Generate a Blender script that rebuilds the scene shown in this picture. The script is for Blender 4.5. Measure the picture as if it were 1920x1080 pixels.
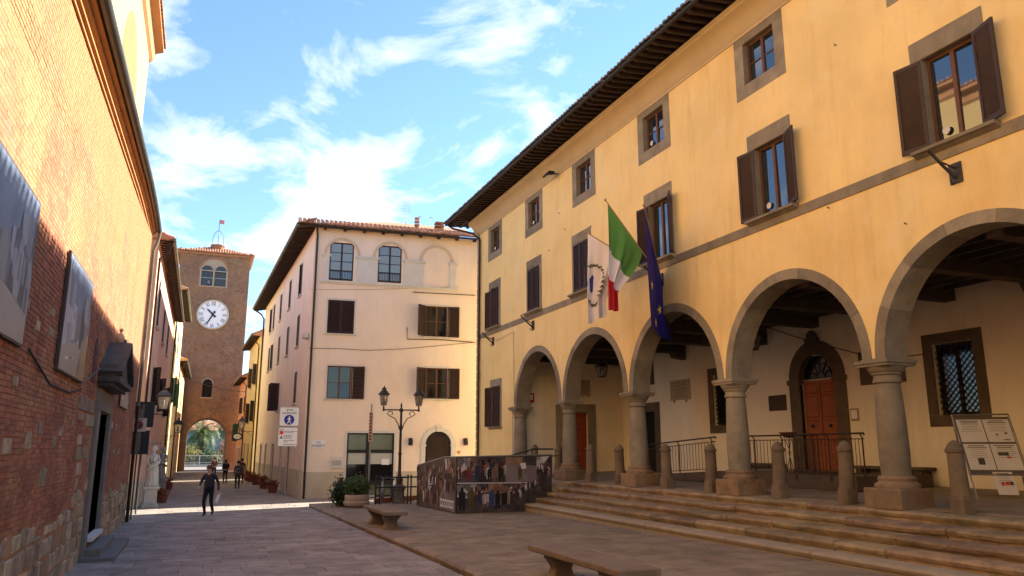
import bpy, bmesh, math, random
from mathutils import Vector, Matrix
random.seed(7)
for o in list(bpy.data.objects): bpy.data.objects.remove(o)
SC = bpy.context.scene
COL = SC.collection
R = math.radians
# ---------------------------------------------------------------- camera
F_PX, CX, CY, HORIZON, CAM_H = 1434.0, 960.0, 540.0, 841.0, 2.2
PITCH = math.atan((HORIZON - CY) / F_PX)
YAW = math.atan((960 - 370.0) / (F_PX / math.cos(PITCH)))
cam_data = bpy.data.cameras.new('camera')
cam_data.sensor_width = 36.0
cam_data.lens = F_PX / 1920 * 36
cam_data.clip_end = 3000
cam = bpy.data.objects.new('camera', cam_data); COL.objects.link(cam)
cam.location = (0, 0, CAM_H)
cam.rotation_euler = (math.pi / 2 + PITCH, 0, -YAW)
SC.camera = cam
# ---------------------------------------------------------------- sky, sun, exposure
SUN_EL, SUN_AZ = R(33), R(17)            # azimuth measured from +X towards +Y
SKY_STRENGTH, SUN_STRENGTH, EXPOSURE = 0.08, 5.0, 2.05
world = bpy.data.worlds.new('World'); SC.world = world; world.use_nodes = True
wn, wl = world.node_tree.nodes, world.node_tree.links
wn.clear()
w_out = wn.new('ShaderNodeOutputWorld'); w_bg = wn.new('ShaderNodeBackground')
w_sky = wn.new('ShaderNodeTexSky'); w_sky.sky_type = 'NISHITA'; w_sky.sun_disc = False
w_sky.sun_elevation = SUN_EL; w_sky.sun_rotation = math.pi / 2 - SUN_AZ
w_sky.air_density = 1.0; w_sky.dust_density = 0.0; w_sky.ozone_density = 4.5
w_co = wn.new('ShaderNodeTexCoord')
w_sep = wn.new('ShaderNodeSeparateXYZ'); wl.new(w_co.outputs['Generated'], w_sep.inputs[0])
w_h = wn.new('ShaderNodeMath'); w_h.operation = 'ADD'; wl.new(w_sep.outputs['Z'], w_h.inputs[0]); w_h.inputs[1].default_value = 0.18
w_div = wn.new('ShaderNodeVectorMath'); w_div.operation = 'SCALE'
w_inv = wn.new('ShaderNodeMath'); w_inv.operation = 'DIVIDE'; w_inv.inputs[0].default_value = 1.0; wl.new(w_h.outputs[0], w_inv.inputs[1])
wl.new(w_co.outputs['Generated'], w_div.inputs[0]); wl.new(w_inv.outputs[0], w_div.inputs['Scale'])
w_map = wn.new('ShaderNodeMapping'); w_map.inputs['Location'].default_value = (0.72, 0.35, 0.4); w_map.inputs['Scale'].default_value = (1.0, 0.8, 1.0)
wl.new(w_div.outputs[0], w_map.inputs['Vector'])
w_n = wn.new('ShaderNodeTexNoise'); w_n.inputs['Scale'].default_value = 3.6; w_n.inputs['Detail'].default_value = 9; w_n.inputs['Roughness'].default_value = 0.58; w_n.inputs['Distortion'].default_value = 0.35
wl.new(w_map.outputs[0], w_n.inputs['Vector'])
w_n2 = wn.new('ShaderNodeTexNoise'); w_n2.inputs['Scale'].default_value = 0.8; w_n2.inputs['Detail'].default_value = 2
wl.new(w_map.outputs[0], w_n2.inputs['Vector'])
w_add = wn.new('ShaderNodeMath'); w_add.operation = 'MULTIPLY_ADD'; wl.new(w_n2.outputs[0], w_add.inputs[0]); w_add.inputs[1].default_value = 0.7; wl.new(w_n.outputs[0], w_add.inputs[2])
w_r = wn.new('ShaderNodeValToRGB'); w_r.color_ramp.elements[0].position = 0.91; w_r.color_ramp.elements[1].position = 1.48
w_r.color_ramp.elements[0].color = (0, 0, 0, 1); w_r.color_ramp.elements[1].color = (0.62, 0.62, 0.62, 1)
w_mix = wn.new('ShaderNodeMix'); w_mix.data_type = 'RGBA'
wl.new(w_add.outputs[0], w_r.inputs[0]); wl.new(w_r.outputs[0], w_mix.inputs[0])
wl.new(w_sky.outputs[0], w_mix.inputs[6]); w_mix.inputs[7].default_value = (4.0, 4.25, 4.6, 1)
wl.new(w_mix.outputs[2], w_bg.inputs['Color']); w_bg.inputs['Strength'].default_value = SKY_STRENGTH
wl.new(w_bg.outputs[0], w_out.inputs[0])
sun_data = bpy.data.lights.new('sun', 'SUN'); sun_data.energy = SUN_STRENGTH; sun_data.angle = R(0.5); sun_data.color = (1.0, 0.92, 0.80)
sun = bpy.data.objects.new('sun', sun_data); COL.objects.link(sun)
to_sun = Vector((math.cos(SUN_EL) * math.cos(SUN_AZ), math.cos(SUN_EL) * math.sin(SUN_AZ), math.sin(SUN_EL)))
sun.rotation_euler = to_sun.to_track_quat('Z', 'Y').to_euler(); sun.location = to_sun * 100
vs = SC.view_settings
vs.view_transform = 'Standard'; vs.look = 'None'; vs.gamma = 1; vs.exposure = EXPOSURE; vs.use_curve_mapping = False

# ---------------------------------------------------------------- pixel -> place helpers
_fw = Vector((math.sin(YAW) * math.cos(PITCH), math.cos(YAW) * math.cos(PITCH), math.sin(PITCH)))
_rt = Vector((math.cos(YAW), -math.sin(YAW), 0)); _up = _rt.cross(_fw)
_C = Vector((0, 0, CAM_H))
def ray(px, py): return _fw * F_PX + _rt * (px - CX) - _up * (py - CY)
def on_x(px, py, x): d = ray(px, py); return _C + d * (x / d.x)
def on_y(px, py, y): d = ray(px, py); return _C + d * (y / d.y)
def on_z(px, py, z): d = ray(px, py); return _C + d * ((z - CAM_H) / d.z)
def on_frame(px, py, f):                 # pixel -> (u, z) on a facade frame's d = 0 plane
    d = ray(px, py); q = _C + d * ((f.o - _C).dot(f.n) / d.dot(f.n)); q = q - f.o
    return q.dot(f.u), q.z
def gz(y): return 0.0 if y < 15 else (-0.3 * (y - 15) / 27 if y < 42 else -0.3)
def pz(y): return gz(y) + 0.12

# ---------------------------------------------------------------- mesh helpers
class Frame:
    def __init__(s, o, u, n):
        s.o = Vector(o); s.u = Vector(u).normalized(); s.n = Vector(n).normalized()
    def p(s, u, d, z): return s.o + s.u * u + s.n * d + Vector((0, 0, z))
W = Frame((0, 0, 0), (1, 0, 0), (0, 1, 0))     # world: u=X, d=Y
def world_origin(o):
    v = Vector((0, 0, 0))
    while o is not None:
        v = v + o.location; o = o.parent
    return v
class MB:
    def __init__(s): s.v = []; s.f = []; s.r = []; s.mi = []
    def add(s, vs_, fs, rnd=0.0, mi=0):
        b = len(s.v); s.v += [tuple(v) for v in vs_]
        for f in fs: s.f.append([b + i for i in f]); s.r.append(rnd); s.mi.append(mi)
        return s
    def box(s, f, u0, u1, d0, d1, z0, z1, rnd=0.0, mi=0):
        p = [f.p(u, d, z) for z in (z0, z1) for d in (d0, d1) for u in (u0, u1)]
        return s.add(p, [(0, 2, 3, 1), (4, 5, 7, 6), (0, 1, 5, 4), (2, 6, 7, 3), (0, 4, 6, 2), (1, 3, 7, 5)], rnd, mi)
    def cbox(s, f, u0, u1, d0, d1, z0, z1, c, rnd=0.0):   # box with its d1 face chamfered
        p = [f.p(u, d0, z) for z in (z0, z1) for u in (u0, u1)]
        p += [f.p(u, d1 - c, z) for z in (z0, z1) for u in (u0, u1)]
        p += [f.p(u, d1, z) for z in (z0 + c, z1 - c) for u in (u0 + c, u1 - c)]
        fs = []
        for a in (0, 4):
            b = a + 4
            fs += [(a, a + 1, b + 1, b), (a + 1, a + 3, b + 3, b + 1), (a + 3, a + 2, b + 2, b + 3), (a + 2, a, b, b + 2)]
        fs += [(8, 9, 11, 10)]
        return s.add(p, fs, rnd)
    def prism(s, f, poly, d0, d1, rnd=0.0, mi=0):
        n = len(poly)
        p = [f.p(u, d0, z) for u, z in poly] + [f.p(u, d1, z) for u, z in poly]
        fs = [tuple(range(n)), tuple(range(2 * n - 1, n - 1, -1))] + [(i, (i + 1) % n, n + (i + 1) % n, n + i) for i in range(n)]
        return s.add(p, fs, rnd, mi)
    def quad(s, pts, rnd=0.0, mi=0): return s.add(pts, [tuple(range(len(pts)))], rnd, mi)
    def tube(s, pts, r, n=8, cap=True, rnd=0.0):
        pts = [Vector(p) for p in pts]; m = len(pts)
        rr = r if isinstance(r, (list, tuple)) else [r] * m
        vv = []; prev = None
        for i, p in enumerate(pts):
            t = (pts[min(i + 1, m - 1)] - pts[max(i - 1, 0)]).normalized()
            if prev is None:
                a = Vector((0, 0, 1)) if abs(t.z) < 0.9 else Vector((1, 0, 0))
                prev = a.cross(t).normalized()
            x = (prev - t * prev.dot(t)).normalized(); y = t.cross(x); prev = x
            vv += [p + (x * math.cos(2 * math.pi * k / n) + y * math.sin(2 * math.pi * k / n)) * rr[i] for k in range(n)]
        fs = [(i * n + k, i * n + (k + 1) % n, (i + 1) * n + (k + 1) % n, (i + 1) * n + k) for i in range(m - 1) for k in range(n)]
        if cap: fs += [tuple(range(n - 1, -1, -1)), tuple(range((m - 1) * n, m * n))]
        return s.add(vv, fs, rnd)
    def lathe(s, c, prof, n=20, ax=None, rnd=0.0, sq=None):
        c = Vector(c); vv = []
        for r, z in prof:
            for k in range(n):
                a = 2 * math.pi * (k + 0.5) / n
                if ax is None: vv.append(c + Vector((r * math.cos(a), r * math.sin(a), z)))
                else: vv.append(c + ax[0] * (r * math.cos(a)) + ax[1] * (r * math.sin(a)) + ax[2] * z)
        m = len(prof)
        fs = [(i * n + k, i * n + (k + 1) % n, (i + 1) * n + (k + 1) % n, (i + 1) * n + k) for i in range(m - 1) for k in range(n)]
        if prof[0][0] > 1e-4: fs.append(tuple(range(n - 1, -1, -1)))
        if prof[-1][0] > 1e-4: fs.append(tuple(range((m - 1) * n, m * n)))
        return s.add(vv, fs, rnd)
    def sweep(s, f, prof, path, rnd=0.0):      # prof: (d,z) section; path: list of (u, dd, dz)
        n = len(prof); vv = []
        for u, dd, dz in path: vv += [f.p(u, d + dd, z + dz) for d, z in prof]
        m = len(path)
        fs = [(i * n + k, i * n + (k + 1) % n, (i + 1) * n + (k + 1) % n, (i + 1) * n + k) for i in range(m - 1) for k in range(n)]
        fs += [tuple(range(n - 1, -1, -1)), tuple(range((m - 1) * n, m * n))]
        return s.add(vv, fs, rnd)
    def leaves(s, c, rad, n, size, flat=0.0, fill=0.45, clump=0.25, seed=0):
        rg = random.Random(seed); c = Vector(c)
        cl = []
        for _ in range(max(6, n // 60)):
            d = Vector((rg.gauss(0, 1), rg.gauss(0, 1), rg.gauss(0, 1))).normalized() * (fill + (1 - fill) * rg.random())
            if d.z < -0.6: d.z = -0.3
            cl.append(d)
        for _ in range(n):
            d = rg.choice(cl) + Vector((rg.gauss(0, clump), rg.gauss(0, clump), rg.gauss(0, clump)))
            q = c + Vector((d.x * rad[0], d.y * rad[1], d.z * rad[2]))
            a = Vector((rg.gauss(0, 1), rg.gauss(0, 1), rg.gauss(0, 1))).normalized(); b = a.orthogonal().normalized()
            L = size * (0.6 + 0.8 * rg.random())
            s.add([q - b * L * .28, q + a * L * .5 - b * L * .05, q + b * L * .28, q - a * L * .5], [(0, 1, 2, 3)], rg.random())
        return s
    def build(s, name, mat, parent=None, smooth=False, bevel=0.0, seg=2):
        o0 = world_origin(parent) if parent else Vector((0, 0, 0))
        me = bpy.data.meshes.new(name)
        me.from_pydata([(v[0] - o0.x, v[1] - o0.y, v[2] - o0.z) for v in s.v], [], s.f)
        at = me.attributes.new('rnd', 'FLOAT', 'FACE'); at.data.foreach_set('value', s.r)
        for m_ in (mat if isinstance(mat, (list, tuple)) else [mat]): me.materials.append(m_)
        if any(s.mi): me.polygons.foreach_set('material_index', s.mi)
        if smooth:
            me.polygons.foreach_set('use_smooth', [True] * len(me.polygons))
            try: me.set_sharp_from_angle(angle=R(38))
            except Exception: pass
        me.update()
        bm_ = bmesh.new(); bm_.from_mesh(me); bmesh.ops.recalc_face_normals(bm_, faces=bm_.faces); bm_.to_mesh(me); bm_.free()
        o = bpy.data.objects.new(name, me); COL.objects.link(o); o.parent = parent
        if bevel:
            b = o.modifiers.new('bevel', 'BEVEL'); b.width = bevel; b.segments = seg; b.limit_method = 'ANGLE'; b.angle_limit = R(40)
        return o
def empty(name, loc=(0, 0, 0)):
    o = bpy.data.objects.new(name, None); COL.objects.link(o); o.location = loc; o.empty_display_size = 0.2; return o
def tag(o, label=None, cat=None, group=None, kind=None):
    if label: o['label'] = label
    if cat: o['category'] = cat
    if group: o['group'] = group
    if kind: o['kind'] = kind
    return o
def inst(name, mesh, parent, loc, scale=(1, 1, 1), rot=(0, 0, 0)):
    o = bpy.data.objects.new(name, mesh); COL.objects.link(o); o.parent = parent
    o0 = world_origin(parent) if parent else Vector((0, 0, 0))
    o.location = Vector(loc) - o0; o.scale = scale; o.rotation_euler = rot; return o
def copy_tree(o, loc=None, parent=None):
    c = o.copy(); COL.objects.link(c); c.parent = parent
    if loc is not None: c.location = loc
    for ch in [x for x in bpy.data.objects if x.parent == o]: copy_tree(ch, None, c)
    return c
def text(name, s_, f, u, z, d, size, mat, parent, align='CENTER', rot=0.0, thick=0.0, xs=1.0):
    cu = bpy.data.curves.new('t', 'FONT'); cu.body = s_; cu.size = size; cu.align_x = align; cu.align_y = 'CENTER'; cu.extrude = thick; cu.resolution_u = 2
    to = bpy.data.objects.new('t', cu); COL.objects.link(to)
    dg = bpy.context.evaluated_depsgraph_get(); me = bpy.data.meshes.new_from_object(to.evaluated_get(dg))
    bpy.data.objects.remove(to); bpy.data.curves.remove(cu)
    o0 = world_origin(parent) if parent else Vector((0, 0, 0))
    c, sn = math.cos(rot), math.sin(rot)
    for v in me.vertices:
        x, y = v.co.x * xs * c - v.co.y * sn, v.co.x * xs * sn + v.co.y * c
        v.co = f.p(u + x * f_sign(f), d + v.co.z, z + y) - o0
    me.materials.clear(); me.materials.append(mat)
    o = bpy.data.objects.new(name, me); COL.objects.link(o); o.parent = parent; return o
def f_sign(f):           # +1 when u runs to the viewer's right while looking at the face against n
    return 1.0 if f.u.cross(Vector((0, 0, 1))).dot(f.n) > 0 else -1.0

# ---------------------------------------------------------------- materials
MATS = {}
def M(name, col, rough=0.8, var=0.12, scale=1.5, bump=0.15, bscale=35, rnd=0.0, metal=0.0, spec=0.3, col2=None, amt=0.5, streak=0.0, emit=None, hue=0.0, dist=0.01):
    if name in MATS: return MATS[name]
    m = bpy.data.materials.new(name); m.use_nodes = True; MATS[name] = m
    nt = m.node_tree; n, l = nt.nodes, nt.links; b = n['Principled BSDF']
    b.inputs['Roughness'].default_value = rough; b.inputs['Metallic'].default_value = metal; b.inputs['Specular IOR Level'].default_value = spec
    geo = n.new('ShaderNodeNewGeometry')
    n1 = n.new('ShaderNodeTexNoise'); n1.inputs['Scale'].default_value = scale; n1.inputs['Detail'].default_value = 7; n1.inputs['Roughness'].default_value = 0.62
    l.new(geo.outputs['Position'], n1.inputs['Vector'])
    rp = n.new('ShaderNodeValToRGB'); e = rp.color_ramp.elements
    e[0].position, e[1].position = 0.3, 0.7
    lo = [max(0, c * (1 - var)) for c in col]; hi = [min(1, c * (1 + var)) for c in col]
    e[0].color = (*lo, 1); e[1].color = (*hi, 1)
    l.new(n1.outputs[0], rp.inputs[0]); out = rp.outputs[0]
    if col2 is not None:
        n3 = n.new('ShaderNodeTexNoise'); n3.inputs['Scale'].default_value = scale * 0.45; n3.inputs['Detail'].default_value = 9; n3.inputs['Roughness'].default_value = 0.7
        mp = n.new('ShaderNodeMapping'); mp.inputs['Location'].default_value = (7, 3, 1)
        mp.inputs['Scale'].default_value = (1, 1, 1 - streak * 0.85)
        l.new(geo.outputs['Position'], mp.inputs[0]); l.new(mp.outputs[0], n3.inputs['Vector'])
        r3 = n.new('ShaderNodeMapRange'); r3.inputs[1].default_value = 0.62 - amt * 0.25; r3.inputs[2].default_value = 0.78 - amt * 0.2
        l.new(n3.outputs[0], r3.inputs[0])
        mx = n.new('ShaderNodeMix'); mx.data_type = 'RGBA'; l.new(r3.outputs[0], mx.inputs[0]); l.new(out, mx.inputs[6]); mx.inputs[7].default_value = (*col2, 1); out = mx.outputs[2]
    if rnd or hue:
        at = n.new('ShaderNodeAttribute'); at.attribute_name = 'rnd'; oi = n.new('ShaderNodeObjectInfo')
        ad = n.new('ShaderNodeMath'); ad.operation = 'ADD'; l.new(at.outputs['Fac'], ad.inputs[0]); l.new(oi.outputs['Random'], ad.inputs[1])
        fr = n.new('ShaderNodeMath'); fr.operation = 'FRACT'; l.new(ad.outputs[0], fr.inputs[0])
        mr = n.new('ShaderNodeMapRange'); mr.inputs[3].default_value = 1 - rnd; mr.inputs[4].default_value = 1 + rnd; l.new(fr.outputs[0], mr.inputs[0])
        hs = n.new('ShaderNodeHueSaturation'); l.new(mr.outputs[0], hs.inputs['Value']); l.new(out, hs.inputs['Color'])
        if hue:
            f2 = n.new('ShaderNodeMath'); f2.operation = 'MULTIPLY'; l.new(fr.outputs[0], f2.inputs[0]); f2.inputs[1].default_value = 7.31
            f3 = n.new('ShaderNodeMath'); f3.operation = 'FRACT'; l.new(f2.outputs[0], f3.inputs[0])
            m2 = n.new('ShaderNodeMapRange'); m2.inputs[3].default_value = 0.5 - hue; m2.inputs[4].default_value = 0.5 + hue; l.new(f3.outputs[0], m2.inputs[0]); l.new(m2.outputs[0], hs.inputs['Hue'])
        out = hs.outputs[0]
    l.new(out, b.inputs['Base Color'])
    if bump:
        n2 = n.new('ShaderNodeTexNoise'); n2.inputs['Scale'].default_value = bscale; n2.inputs['Detail'].default_value = 5
        l.new(geo.outputs['Position'], n2.inputs['Vector'])
        bp = n.new('ShaderNodeBump'); bp.inputs['Strength'].default_value = bump; bp.inputs['Distance'].default_value = dist
        l.new(n2.outputs[0], bp.inputs['Height']); l.new(bp.outputs[0], b.inputs['Normal'])
    if emit: b.inputs['Emission Color'].default_value = (*emit, 1); b.inputs['Emission Strength'].default_value = 1
    return m
def glass_mat(name, col, ior=1.9, rough=0.03):
    m = M(name, col, rough=rough, var=0.05, bump=0.02, bscale=1.2, spec=0.5, dist=0.02); m.node_tree.nodes['Principled BSDF'].inputs['IOR'].default_value = ior; return m
def brickmat(name, c1, c2, mortar, bw=0.26, bh=0.068, ax='x', pale=(0.5, 0.36, 0.2), pamt=0.4):
    m = M(name, c1, rough=0.9, var=0.2, scale=1.2, bump=0.4, bscale=18, col2=pale, amt=pamt)
    nt = m.node_tree; n, l = nt.nodes, nt.links; b = n['Principled BSDF']; geo = [x for x in n if x.type == 'NEW_GEOMETRY'][0]
    sp = n.new('ShaderNodeSeparateXYZ'); l.new(geo.outputs['Position'], sp.inputs[0])
    ad = n.new('ShaderNodeMath'); ad.operation = 'ADD'; l.new(sp.outputs['X'], ad.inputs[0]); l.new(sp.outputs['Y'], ad.inputs[1])
    cb = n.new('ShaderNodeCombineXYZ'); l.new(ad.outputs[0], cb.inputs[0]); l.new(sp.outputs['Z'], cb.inputs[1])
    bt = n.new('ShaderNodeTexBrick'); bt.inputs['Scale'].default_value = 1; bt.inputs['Brick Width'].default_value = bw; bt.inputs['Row Height'].default_value = bh; bt.inputs['Mortar Size'].default_value = 0.008; bt.inputs['Bias'].default_value = -0.1
    bt.inputs['Color1'].default_value = (*c1, 1); bt.inputs['Color2'].default_value = (*c2, 1); bt.inputs['Mortar'].default_value = (*mortar, 1)
    l.new(cb.outputs[0], bt.inputs['Vector'])
    old = b.inputs['Base Color'].links[0].from_socket
    mx = n.new('ShaderNodeMix'); mx.data_type = 'RGBA'; mx.inputs[0].default_value = 0.55; l.new(old, mx.inputs[6]); l.new(bt.outputs[0], mx.inputs[7]); l.new(mx.outputs[2], b.inputs['Base Color'])
    return m
YEL = M('yellow_plaster', (0.85, 0.63, 0.275), 0.85, 0.10, 0.45, 0.2, 50, col2=(0.76, 0.51, 0.195), amt=0.42, streak=0.6)
def grime(m, col, sc, fac, lo=.5, hi=.72, zs=.12):     # rain streaks and old repairs
    n, l = m.node_tree.nodes, m.node_tree.links; g = [x for x in n if x.type == 'NEW_GEOMETRY'][0]; b = n['Principled BSDF']
    mp = n.new('ShaderNodeMapping'); mp.inputs['Scale'].default_value = (sc, sc, sc * zs); l.new(g.outputs['Position'], mp.inputs[0]); no = n.new('ShaderNodeTexNoise'); no.inputs['Scale'].default_value = 1; no.inputs['Detail'].default_value = 8; no.inputs['Roughness'].default_value = .7; l.new(mp.outputs[0], no.inputs['Vector'])
    mr = n.new('ShaderNodeMapRange'); mr.inputs[1].default_value = lo; mr.inputs[2].default_value = hi; mr.inputs[4].default_value = fac; l.new(no.outputs[0], mr.inputs[0])
    old = b.inputs['Base Color'].links[0].from_socket; mx = n.new('ShaderNodeMix'); mx.data_type = 'RGBA'; l.new(mr.outputs[0], mx.inputs[0]); l.new(old, mx.inputs[6]); mx.inputs[7].default_value = (*col, 1); l.new(mx.outputs[2], b.inputs['Base Color']); return m
grime(YEL, (.56, .38, .17), 2.6, .42, .52, .74, .1); grime(YEL, (.86, .68, .36), .5, .5, .52, .62, 1.0); grime(YEL, (.42, .28, .13), 9, .25, .6, .75, .5)
CREAM = M('cream_plaster', (0.84, 0.76, 0.57), 0.85, 0.06, 0.8, 0.1, 50, col2=(0.75, 0.66, 0.48), amt=0.25)
PEACH = M('peach_plaster', (0.82, 0.685, 0.555), 0.85, 0.05, 0.6, 0.1, 60, col2=(0.75, 0.60, 0.47), amt=0.3, streak=0.4)
PINK = M('pink_plaster', (0.66, 0.35, 0.23), 0.85, 0.07, 0.8, 0.1, 50, col2=(0.55, 0.30, 0.2), amt=0.3, streak=0.6)
PALEYEL = M('pale_yellow_plaster', (0.72, 0.56, 0.26), 0.85, 0.07, 0.8, 0.1, 50, col2=(0.6, 0.45, 0.22), amt=0.35, streak=0.6)
STONE = M('grey_sandstone', (0.25, 0.21, 0.148), 0.85, 0.22, 2.0, 0.3, 45, rnd=0.17, col2=(0.17, 0.14, 0.10), amt=0.35)
PLINTH = M('worn_sandstone', (0.25, 0.165, 0.095), 0.9, 0.25, 2.5, 0.5, 25, rnd=0.14, col2=(0.2, 0.16, 0.11), amt=0.5, dist=0.02)
STEP = M('step_stone', (0.31, 0.225, 0.135), 0.9, 0.32, 2.4, 0.8, 11, rnd=0.2, col2=(0.20, 0.155, 0.095), amt=0.7, hue=0.014, dist=0.03)
CONC = M('concrete_edge', (0.34, 0.28, 0.2), 0.9, 0.15, 2.0, 0.3, 30, rnd=0.06)
LIGHTSTONE = M('light_trim', (0.55, 0.49, 0.38), 0.85, 0.08, 2, 0.1, 40)
PALETRIM = M('pale_trim', (0.62, 0.6, 0.55), 0.85, 0.06, 2, 0.1, 40)
SHUT = M('brown_shutter', (0.042, 0.02, 0.016), 0.6, 0.15, 3, 0.1, 60, rnd=0.1)
SHUT2 = M('chestnut_shutter', (0.055, 0.034, 0.027), 0.6, 0.15, 3, 0.1, 60, rnd=0.1)
GREENSH = M('green_shutter', (0.01, 0.07, 0.045), 0.6, 0.15, 3, 0.05)
WOODF = M('window_wood', (0.13, 0.055, 0.025), 0.5, 0.2, 6, 0.1, 60)
DOORW = M('door_wood', (0.30, 0.085, 0.02), 0.45, 0.2, 5, 0.1, 40, col2=(0.2, 0.055, 0.015), amt=0.4, streak=0.8)
DARKW = M('dark_wood', (0.035, 0.02, 0.014), 0.75, 0.3, 3, 0.2, 30, rnd=0.2)
BEAM = M('beam_wood', (0.085, 0.062, 0.042), 0.8, 0.25, 3, 0.2, 30, rnd=0.15)
RAFTB = M('rafter_board', (0.12, 0.06, 0.04), 0.85, 0.25, 2, 0.1, 30, rnd=0.15)
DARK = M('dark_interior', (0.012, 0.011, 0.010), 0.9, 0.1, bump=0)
GLASS = glass_mat('window_glass', (0.012, 0.018, 0.024), 2.3)
GLASSD = glass_mat('dark_glass', (0.01, 0.01, 0.01), 1.6, 0.06)
GLASSG = glass_mat('shop_glass', (0.10, 0.11, 0.06), 1.5, 0.12)
IRON = M('black_iron', (0.018, 0.016, 0.015), 0.5, 0.2, 4, 0.1, 60, spec=0.5)
RAILM = M('brown_metal', (0.06, 0.038, 0.026), 0.45, 0.2, 4, 0.05, metal=0.4)
STEEL = M('galvanised_steel', (0.35, 0.35, 0.34), 0.4, 0.1, 4, 0.05, metal=0.8)
PIPE = M('copper_pipe', (0.045, 0.028, 0.022), 0.45, 0.2, 3, 0.05, metal=0.5)
GUTT = M('green_copper_gutter', (0.15, 0.15, 0.11), 0.6, 0.3, 2, 0.1, metal=0.3, col2=(0.07, 0.06, 0.05), amt=0.5)
TILE = M('terracotta_tile', (0.42, 0.20, 0.11), 0.9, 0.25, 5, 0.3, 30, rnd=0.3, hue=0.015, col2=(0.45, 0.33, 0.22), amt=0.4)
TILED = M('mossy_tile', (0.16, 0.125, 0.085), 0.95, 0.3, 5, 0.4, 30, rnd=0.3, col2=(0.12, 0.12, 0.07), amt=0.5)
WHITE = M('white_paint', (0.8, 0.8, 0.78), 0.5, 0.03, 3, 0)
BLACK = M('black_paint', (0.015, 0.015, 0.017), 0.5, 0.1, 3, 0)
BLUE = M('sign_blue', (0.01, 0.03, 0.30), 0.4, 0.03, 3, 0)
RED = M('sign_red', (0.55, 0.03, 0.02), 0.45, 0.05, 3, 0)
ORANGE = M('sign_orange', (0.65, 0.12, 0.04), 0.45, 0.05, 3, 0)
NAVYB = M('board_back', (0.012, 0.014, 0.022), 0.55, 0.2, 3, 0)
MARBLE = M('marble_plaque', (0.42, 0.33, 0.21), 0.5, 0.12, 6, 0.05)
TERRA = M('terracotta_pot', (0.20, 0.06, 0.035), 0.85, 0.2, 6, 0.1)
LEAF = M('leaf_green', (0.055, 0.085, 0.02), 0.7, 0.25, 4, 0, rnd=0.45, hue=0.03)
LEAFD = M('leaf_dark', (0.03, 0.055, 0.018), 0.7, 0.25, 4, 0, rnd=0.45, hue=0.03)
LEAFY = M('leaf_yellow', (0.16, 0.15, 0.03), 0.7, 0.25, 4, 0, rnd=0.4, hue=0.04)
LEAFR = M('leaf_russet', (0.22, 0.07, 0.025), 0.7, 0.25, 4, 0, rnd=0.4, hue=0.03)
BARK = M('palm_bark', (0.13, 0.08, 0.045), 0.95, 0.35, 8, 0.8, 20)
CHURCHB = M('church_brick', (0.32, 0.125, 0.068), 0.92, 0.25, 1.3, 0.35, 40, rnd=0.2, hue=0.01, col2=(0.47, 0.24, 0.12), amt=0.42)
_n, _l = CHURCHB.node_tree.nodes, CHURCHB.node_tree.links      # patchy limewash; its rise with height also paints in the sunlit upper brickwork
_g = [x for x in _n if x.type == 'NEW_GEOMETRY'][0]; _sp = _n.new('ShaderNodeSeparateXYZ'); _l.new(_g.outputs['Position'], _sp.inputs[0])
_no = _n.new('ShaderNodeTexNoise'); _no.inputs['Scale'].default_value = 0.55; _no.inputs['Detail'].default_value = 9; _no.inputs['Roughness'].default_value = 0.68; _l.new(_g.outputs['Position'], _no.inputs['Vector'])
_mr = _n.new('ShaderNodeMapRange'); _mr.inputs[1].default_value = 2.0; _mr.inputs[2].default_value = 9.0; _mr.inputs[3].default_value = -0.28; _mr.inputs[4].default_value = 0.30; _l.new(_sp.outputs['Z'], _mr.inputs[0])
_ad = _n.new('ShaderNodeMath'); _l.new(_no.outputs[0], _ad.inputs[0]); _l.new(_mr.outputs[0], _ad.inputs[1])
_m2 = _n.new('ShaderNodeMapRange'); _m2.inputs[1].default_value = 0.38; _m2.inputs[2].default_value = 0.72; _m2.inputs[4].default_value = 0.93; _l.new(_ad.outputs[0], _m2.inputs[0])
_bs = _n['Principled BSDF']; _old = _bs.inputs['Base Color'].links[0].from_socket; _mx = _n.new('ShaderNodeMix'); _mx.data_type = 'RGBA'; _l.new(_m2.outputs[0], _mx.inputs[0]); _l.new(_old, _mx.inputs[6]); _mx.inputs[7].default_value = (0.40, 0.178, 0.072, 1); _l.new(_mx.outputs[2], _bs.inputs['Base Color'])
MORTAR = M('lime_mortar', (0.38, 0.20, 0.095), 0.95, 0.2, 3, 0.5, 40)
PALEST = M('pale_block', (0.38, 0.285, 0.175), 0.9, 0.35, 5, 0.7, 22, rnd=0.32, hue=0.02, col2=(0.2, 0.15, 0.1), amt=0.5)
ROADST = M('road_flagstone', (0.28, 0.24, 0.20), 0.75, 0.3, 1.4, 0.5, 18, rnd=0.15, hue=0.012, col2=(0.19, 0.16, 0.13), amt=0.4, dist=0.02)
PIAZST = M('piazza_flagstone', (0.245, 0.195, 0.135), 0.85, 0.28, 1.4, 0.6, 16, rnd=0.10, hue=0.01, col2=(0.18, 0.14, 0.097), amt=0.4, dist=0.02)
JOINT = M('paving_joint', (0.145, 0.12, 0.098), 0.95, 0.2, 4, 0.3)
grime(PEACH, (.60, .47, .36), 1.8, .35); grime(STONE, (.10, .085, .06), 6, .5, .55, .75, .5); grime(PLINTH, (.10, .075, .05), 5, .6, .5, .7, .8); grime(STEP, (.07, .055, .035), 5, .7, .55, .75, 1.5); grime(ROADST, (.08, .068, .055), 2.2, .6, .55, .7, 1.0); grime(PIAZST, (.09, .065, .045), 1.6, .5, .52, .72, 1.0); grime(CREAM, (.52, .42, .27), 1.5, .35)
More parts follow.
